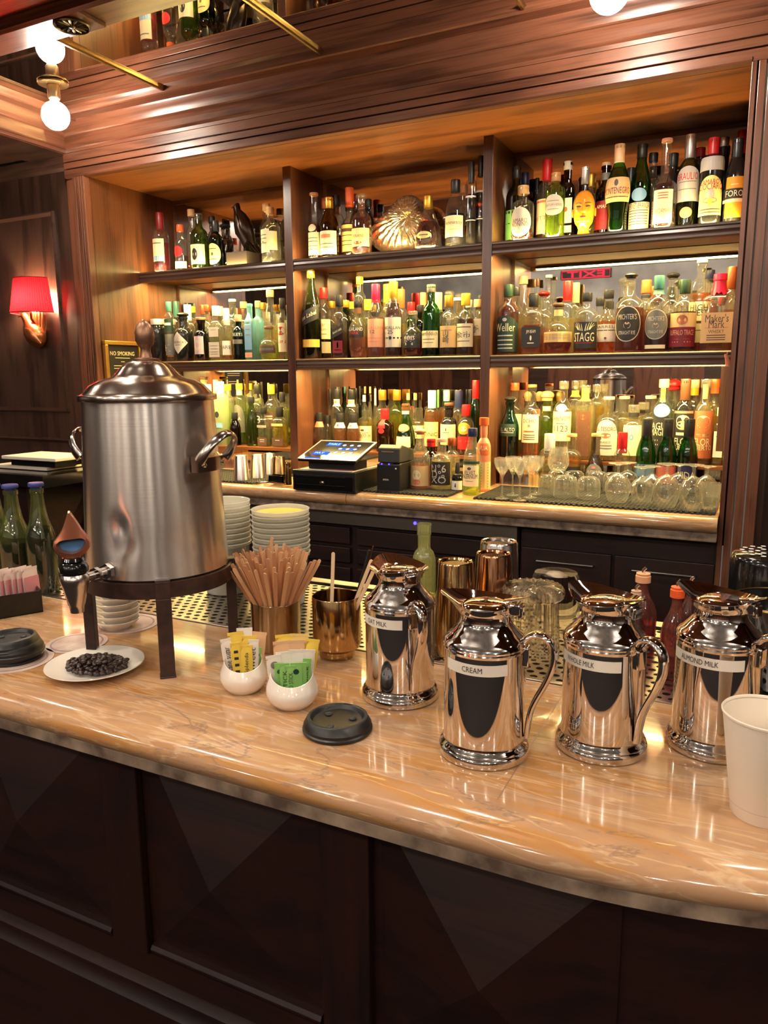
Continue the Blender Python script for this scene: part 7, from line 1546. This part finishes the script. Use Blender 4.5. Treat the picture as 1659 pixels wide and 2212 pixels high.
# shaker tins
def tint(px, pyb, top, wb, wt_, Y, mt, label):
    d = ray(px, 1350); X = d.x/d.y*Y; m1 = mpx(X, Y, ZC+.15)
    tin(X, Y, ZT, wb/2*m1, wt_/2*m1, topz(px, top, X, Y)-ZT, mt, label, group='upturned shaker tins on the drip tray')
RG = P('rose_gold_metal', s2l(204, 154, 116), .10, 1.0)
tint(982, 1440, 1211, 100, 78, 1.150, P('warm_gold_metal', s2l(204, 172, 124), .10, 1.0), 'upturned pale gold shaker tin behind the OAT MILK jug')
tint(1063, 1400, 1194, 94, 76, 1.245, RG, 'upturned rose gold shaker tin, middle of the three')
tint(1074, 1370, 1168, 98, 80, 1.37, P('silver_tin', (.80, .76, .72), .14, 1.0), 'upturned silver shaker tin, rearmost of the three')
# ribbed mixing glasses upside down, stacked with a cut glass dish
CG = clear_glass('cut_glass', (1, .99, .95), 1.30, .25)
d = ray(1150, 1350); Y = 1.20; X = d.x/d.y*Y; m1 = mpx(X, Y, ZC+.1); r = 57*m1; H = topz(1150, 1290, X, Y)-ZT
t = thing('mixing_glass', 'upturned ribbed mixing glass carrying a cut glass dish', 'glass', (X, Y, ZT), group='upturned mixing glasses on the drip tray')
obj('glass_wall', MB().lathe([(r*1.02, 0), (r*1.02, .004), (r*.99, H*.5), (r*.93, H-.006), (r*.90, H), (0, H)], 72, fn=lambda j, a, rr, zz: (rr*(1+.018*math.cos(36*a)), zz), close=False), CG, t)
t2 = thing('cut_glass_dish', 'star-cut round glass dish upside down on the mixing glass', 'dish', (X, Y, ZT+H+.0004))
obj('dish_wall', MB().lathe([(r*1.08, 0), (r*1.16, .004), (r*1.16, .014), (r*1.05, .020), (r*.7, .0225), (r*.35, .0215), (0, .0225)], 72, fn=lambda j, a, rr, zz: (rr*(1+.012*math.cos(24*a)*(j > 0)), zz+.0012*math.cos(24*a)*(2 < j < 6)), close=False), CG, t2)
d = ray(1198, 1330); Y = 1.33; X = d.x/d.y*Y; m1 = mpx(X, Y, ZC+.1); r = 54*m1; H = topz(1192, 1236, X, Y)-ZT
t = thing('mixing_glass', 'upturned plain mixing glass behind the ribbed one', 'glass', (X, Y, ZT), group='upturned mixing glasses on the drip tray')
obj('glass_wall', MB().lathe([(r*1.0, 0), (r*1.0, .004), (r*.96, H*.6), (r*.92, H-.008), (r*.84, H), (0, H)], 48, fn=lambda j, a, rr, zz: (rr*(1+.010*math.cos(20*a)), zz), close=False), CG, t)
# green cut-glass bottle behind the oat milk jug
d = ray(916, 1300); Y = 1.36; X = d.x/d.y*Y; m1 = mpx(X, Y, ZC+.1); r = 25*m1; H = topz(907, 1131, X, Y)-ZT
t = thing('dash_bottle', 'yellow-green diamond-cut glass bottle behind the OAT MILK jug', 'bottle', (X, Y, ZT))
def diam(j, a, rr, zz):
    return (rr*(1+.045*math.sin(10*a+zz*210)*math.sin(10*a-zz*210)) if .01 < zz < H*.60 else rr, zz)
obj('glass', MB().lathe([(r*.95, 0), (r, .004)]+[(r, H*k/24) for k in range(1, 15)]+[(r*.94, H*.62), (r*.80, H*.67), (r*.60, H*.70), (r*.54, H*.72), (r*.54, H*.86), (r*.60, H*.87), (r*.62, H*.885), (r*.60, H*.90), (r*.60, H*.985), (r*.64, H*.99), (r*.62, H), (r*.52, H)], 60, fn=diam, close=False), glass((.80, .82, .42), .28, .16, 'yellow_green_glass'), t)
# bitters bottles between the jugs
def bitters(px, top, wpx, Y, colr, pour, label):
    d = ray(px, 1400); X = d.x/d.y*Y; m1 = mpx(X, Y, ZC+.1); r = wpx/2*m1; H = topz(px, top, X, Y)-ZT
    t = thing('bitters_bottle', label, 'bottle', (X, Y, ZT), group='small bottles behind the milk jugs')
    obj('glass', MB().lathe([(r*.95, 0), (r, .003), (r, H*.45), (r*.85, H*.55), (r*.5, H*.66), (r*.36, H*.74), (r*.36, H*.88)], 28), glass((.75, .35, .28), .15, .1), t)
    obj('liquid', MB().lathe([(r*.9, .004), (r*.92, H*.45), (r*.78, H*.55), (r*.46, H*.64)], 24), liquid(colr), t)
    obj('stopper', MB().lathe([(r*.42, H*.82), (r*.50, H*.825), (r*.50, H*.90), (r*.42, H*.91), (r*.46, H*.92), (r*.46, H*.93), (0, H*.935)], 24), plain(pour, .35), t)
    obj('pour_spout', MB().tube([(0, 0, H*.93), (0, 0, H*.97), (.004, 0, H)], .0028, 10), CHROME, t)
bitters(1381, 1225, 64, 1.30, LC['red'], s2l(222, 160, 120), 'pink bitters bottle between the WHOLE MILK and ALMOND MILK jugs')
bitters(1456, 1252, 60, 1.20, LC['red'], s2l(230, 90, 40), 'bitters bottle with bright orange pourer left of the ALMOND MILK jug')
bitters(1484, 1245, 50, 1.33, LC['dred'], s2l(200, 120, 90), 'bitters bottle half hidden behind the ALMOND MILK jug')
bitters(1368, 1262, 46, 1.20, LC['brown'], s2l(190, 150, 130), 'small bottle half hidden behind the WHOLE MILK jug')
# black bowl and perforated black bin at the right edge
d = ray(1690, 1330); Y = 1.22; X = d.x/d.y*Y
t = thing('black_bowl', 'glossy black bowl cut by the right picture edge behind the jugs', 'bowl', (X, Y, ZT))
hb = topz(1690, 1300, X, Y)-ZT
obj('bowl_wall', MB().lathe([(.03, 0), (.034, .002), (.055, hb*.5), (.070, hb*.98), (.071, hb), (.068, hb), (.052, hb*.5), (0, .006)], 56, close=False), BLACKG, t)
obj('gilt_rim', MB().lathe([(.0702, hb*.99), (.0718, hb*1.0), (.0705, hb*1.02), (.0680, hb*1.01)], 56, close=False), BRASS, t)
d = ray(1655, 1280); Y = 1.40; X = d.x/d.y*Y; m1 = mpx(X, Y, ZC+.1); r = 76*m1
t = thing('perforated_bin', 'black drum with oval holes in its lid at the right edge', 'bin', (X, Y, ZT)); hb = topz(1655, 1196, X, Y)-ZT
obj('drum', MB().lathe([(r*.94, 0), (r, .004), (r, hb-.010), (r*.96, hb-.003), (r*.90, hb), (0, hb+.004)], 56), BLACKG, t)
mb = MB()
for rr, n_ in ((.030, 9), (.018, 6), (.042, 14)):
    for k in range(n_):
        a = 2*PI*k/n_; mb.lathe([(0, hb+.0046), (.0042, hb+.0042)], 12, cx=rr*math.cos(a), cy=rr*math.sin(a), close=False)
obj('lid_hole', mb, plain(s2l(230, 226, 220), .4), t, False)
# ================================================================== red neon sign across the room (seen in the mirror)
t = thing('neon_sign', 'red lit exit sign on the far wall, seen reversed in the niche mirror', 'sign', (-1.89, -2.95, EYE+1.12))
NEON = emit('red_neon', (1.0, .02, .05), 1.6)
obj('sign_box', MB().box(-.29, .29, -.03, .0, -.052, .052), plain((.004, .002, .002), .6), t, False, .01)
def flatp(u, v): return (-u, .003, v)
lettering('EXIT', .42, .062, flatp, 'lettering', NEON, t)
obj('outline_tube', MB().tube([(-.27, .004, -.042), (-.27, .004, .042), (.27, .004, .042), (.27, .004, -.042), (-.27, .004, -.042)], .004, 6), NEON, t)
obj('hanging_rod', MB().tube([(0, -.015, .075), (0, -.015, .33)], .006, 8), BLACKP, t)
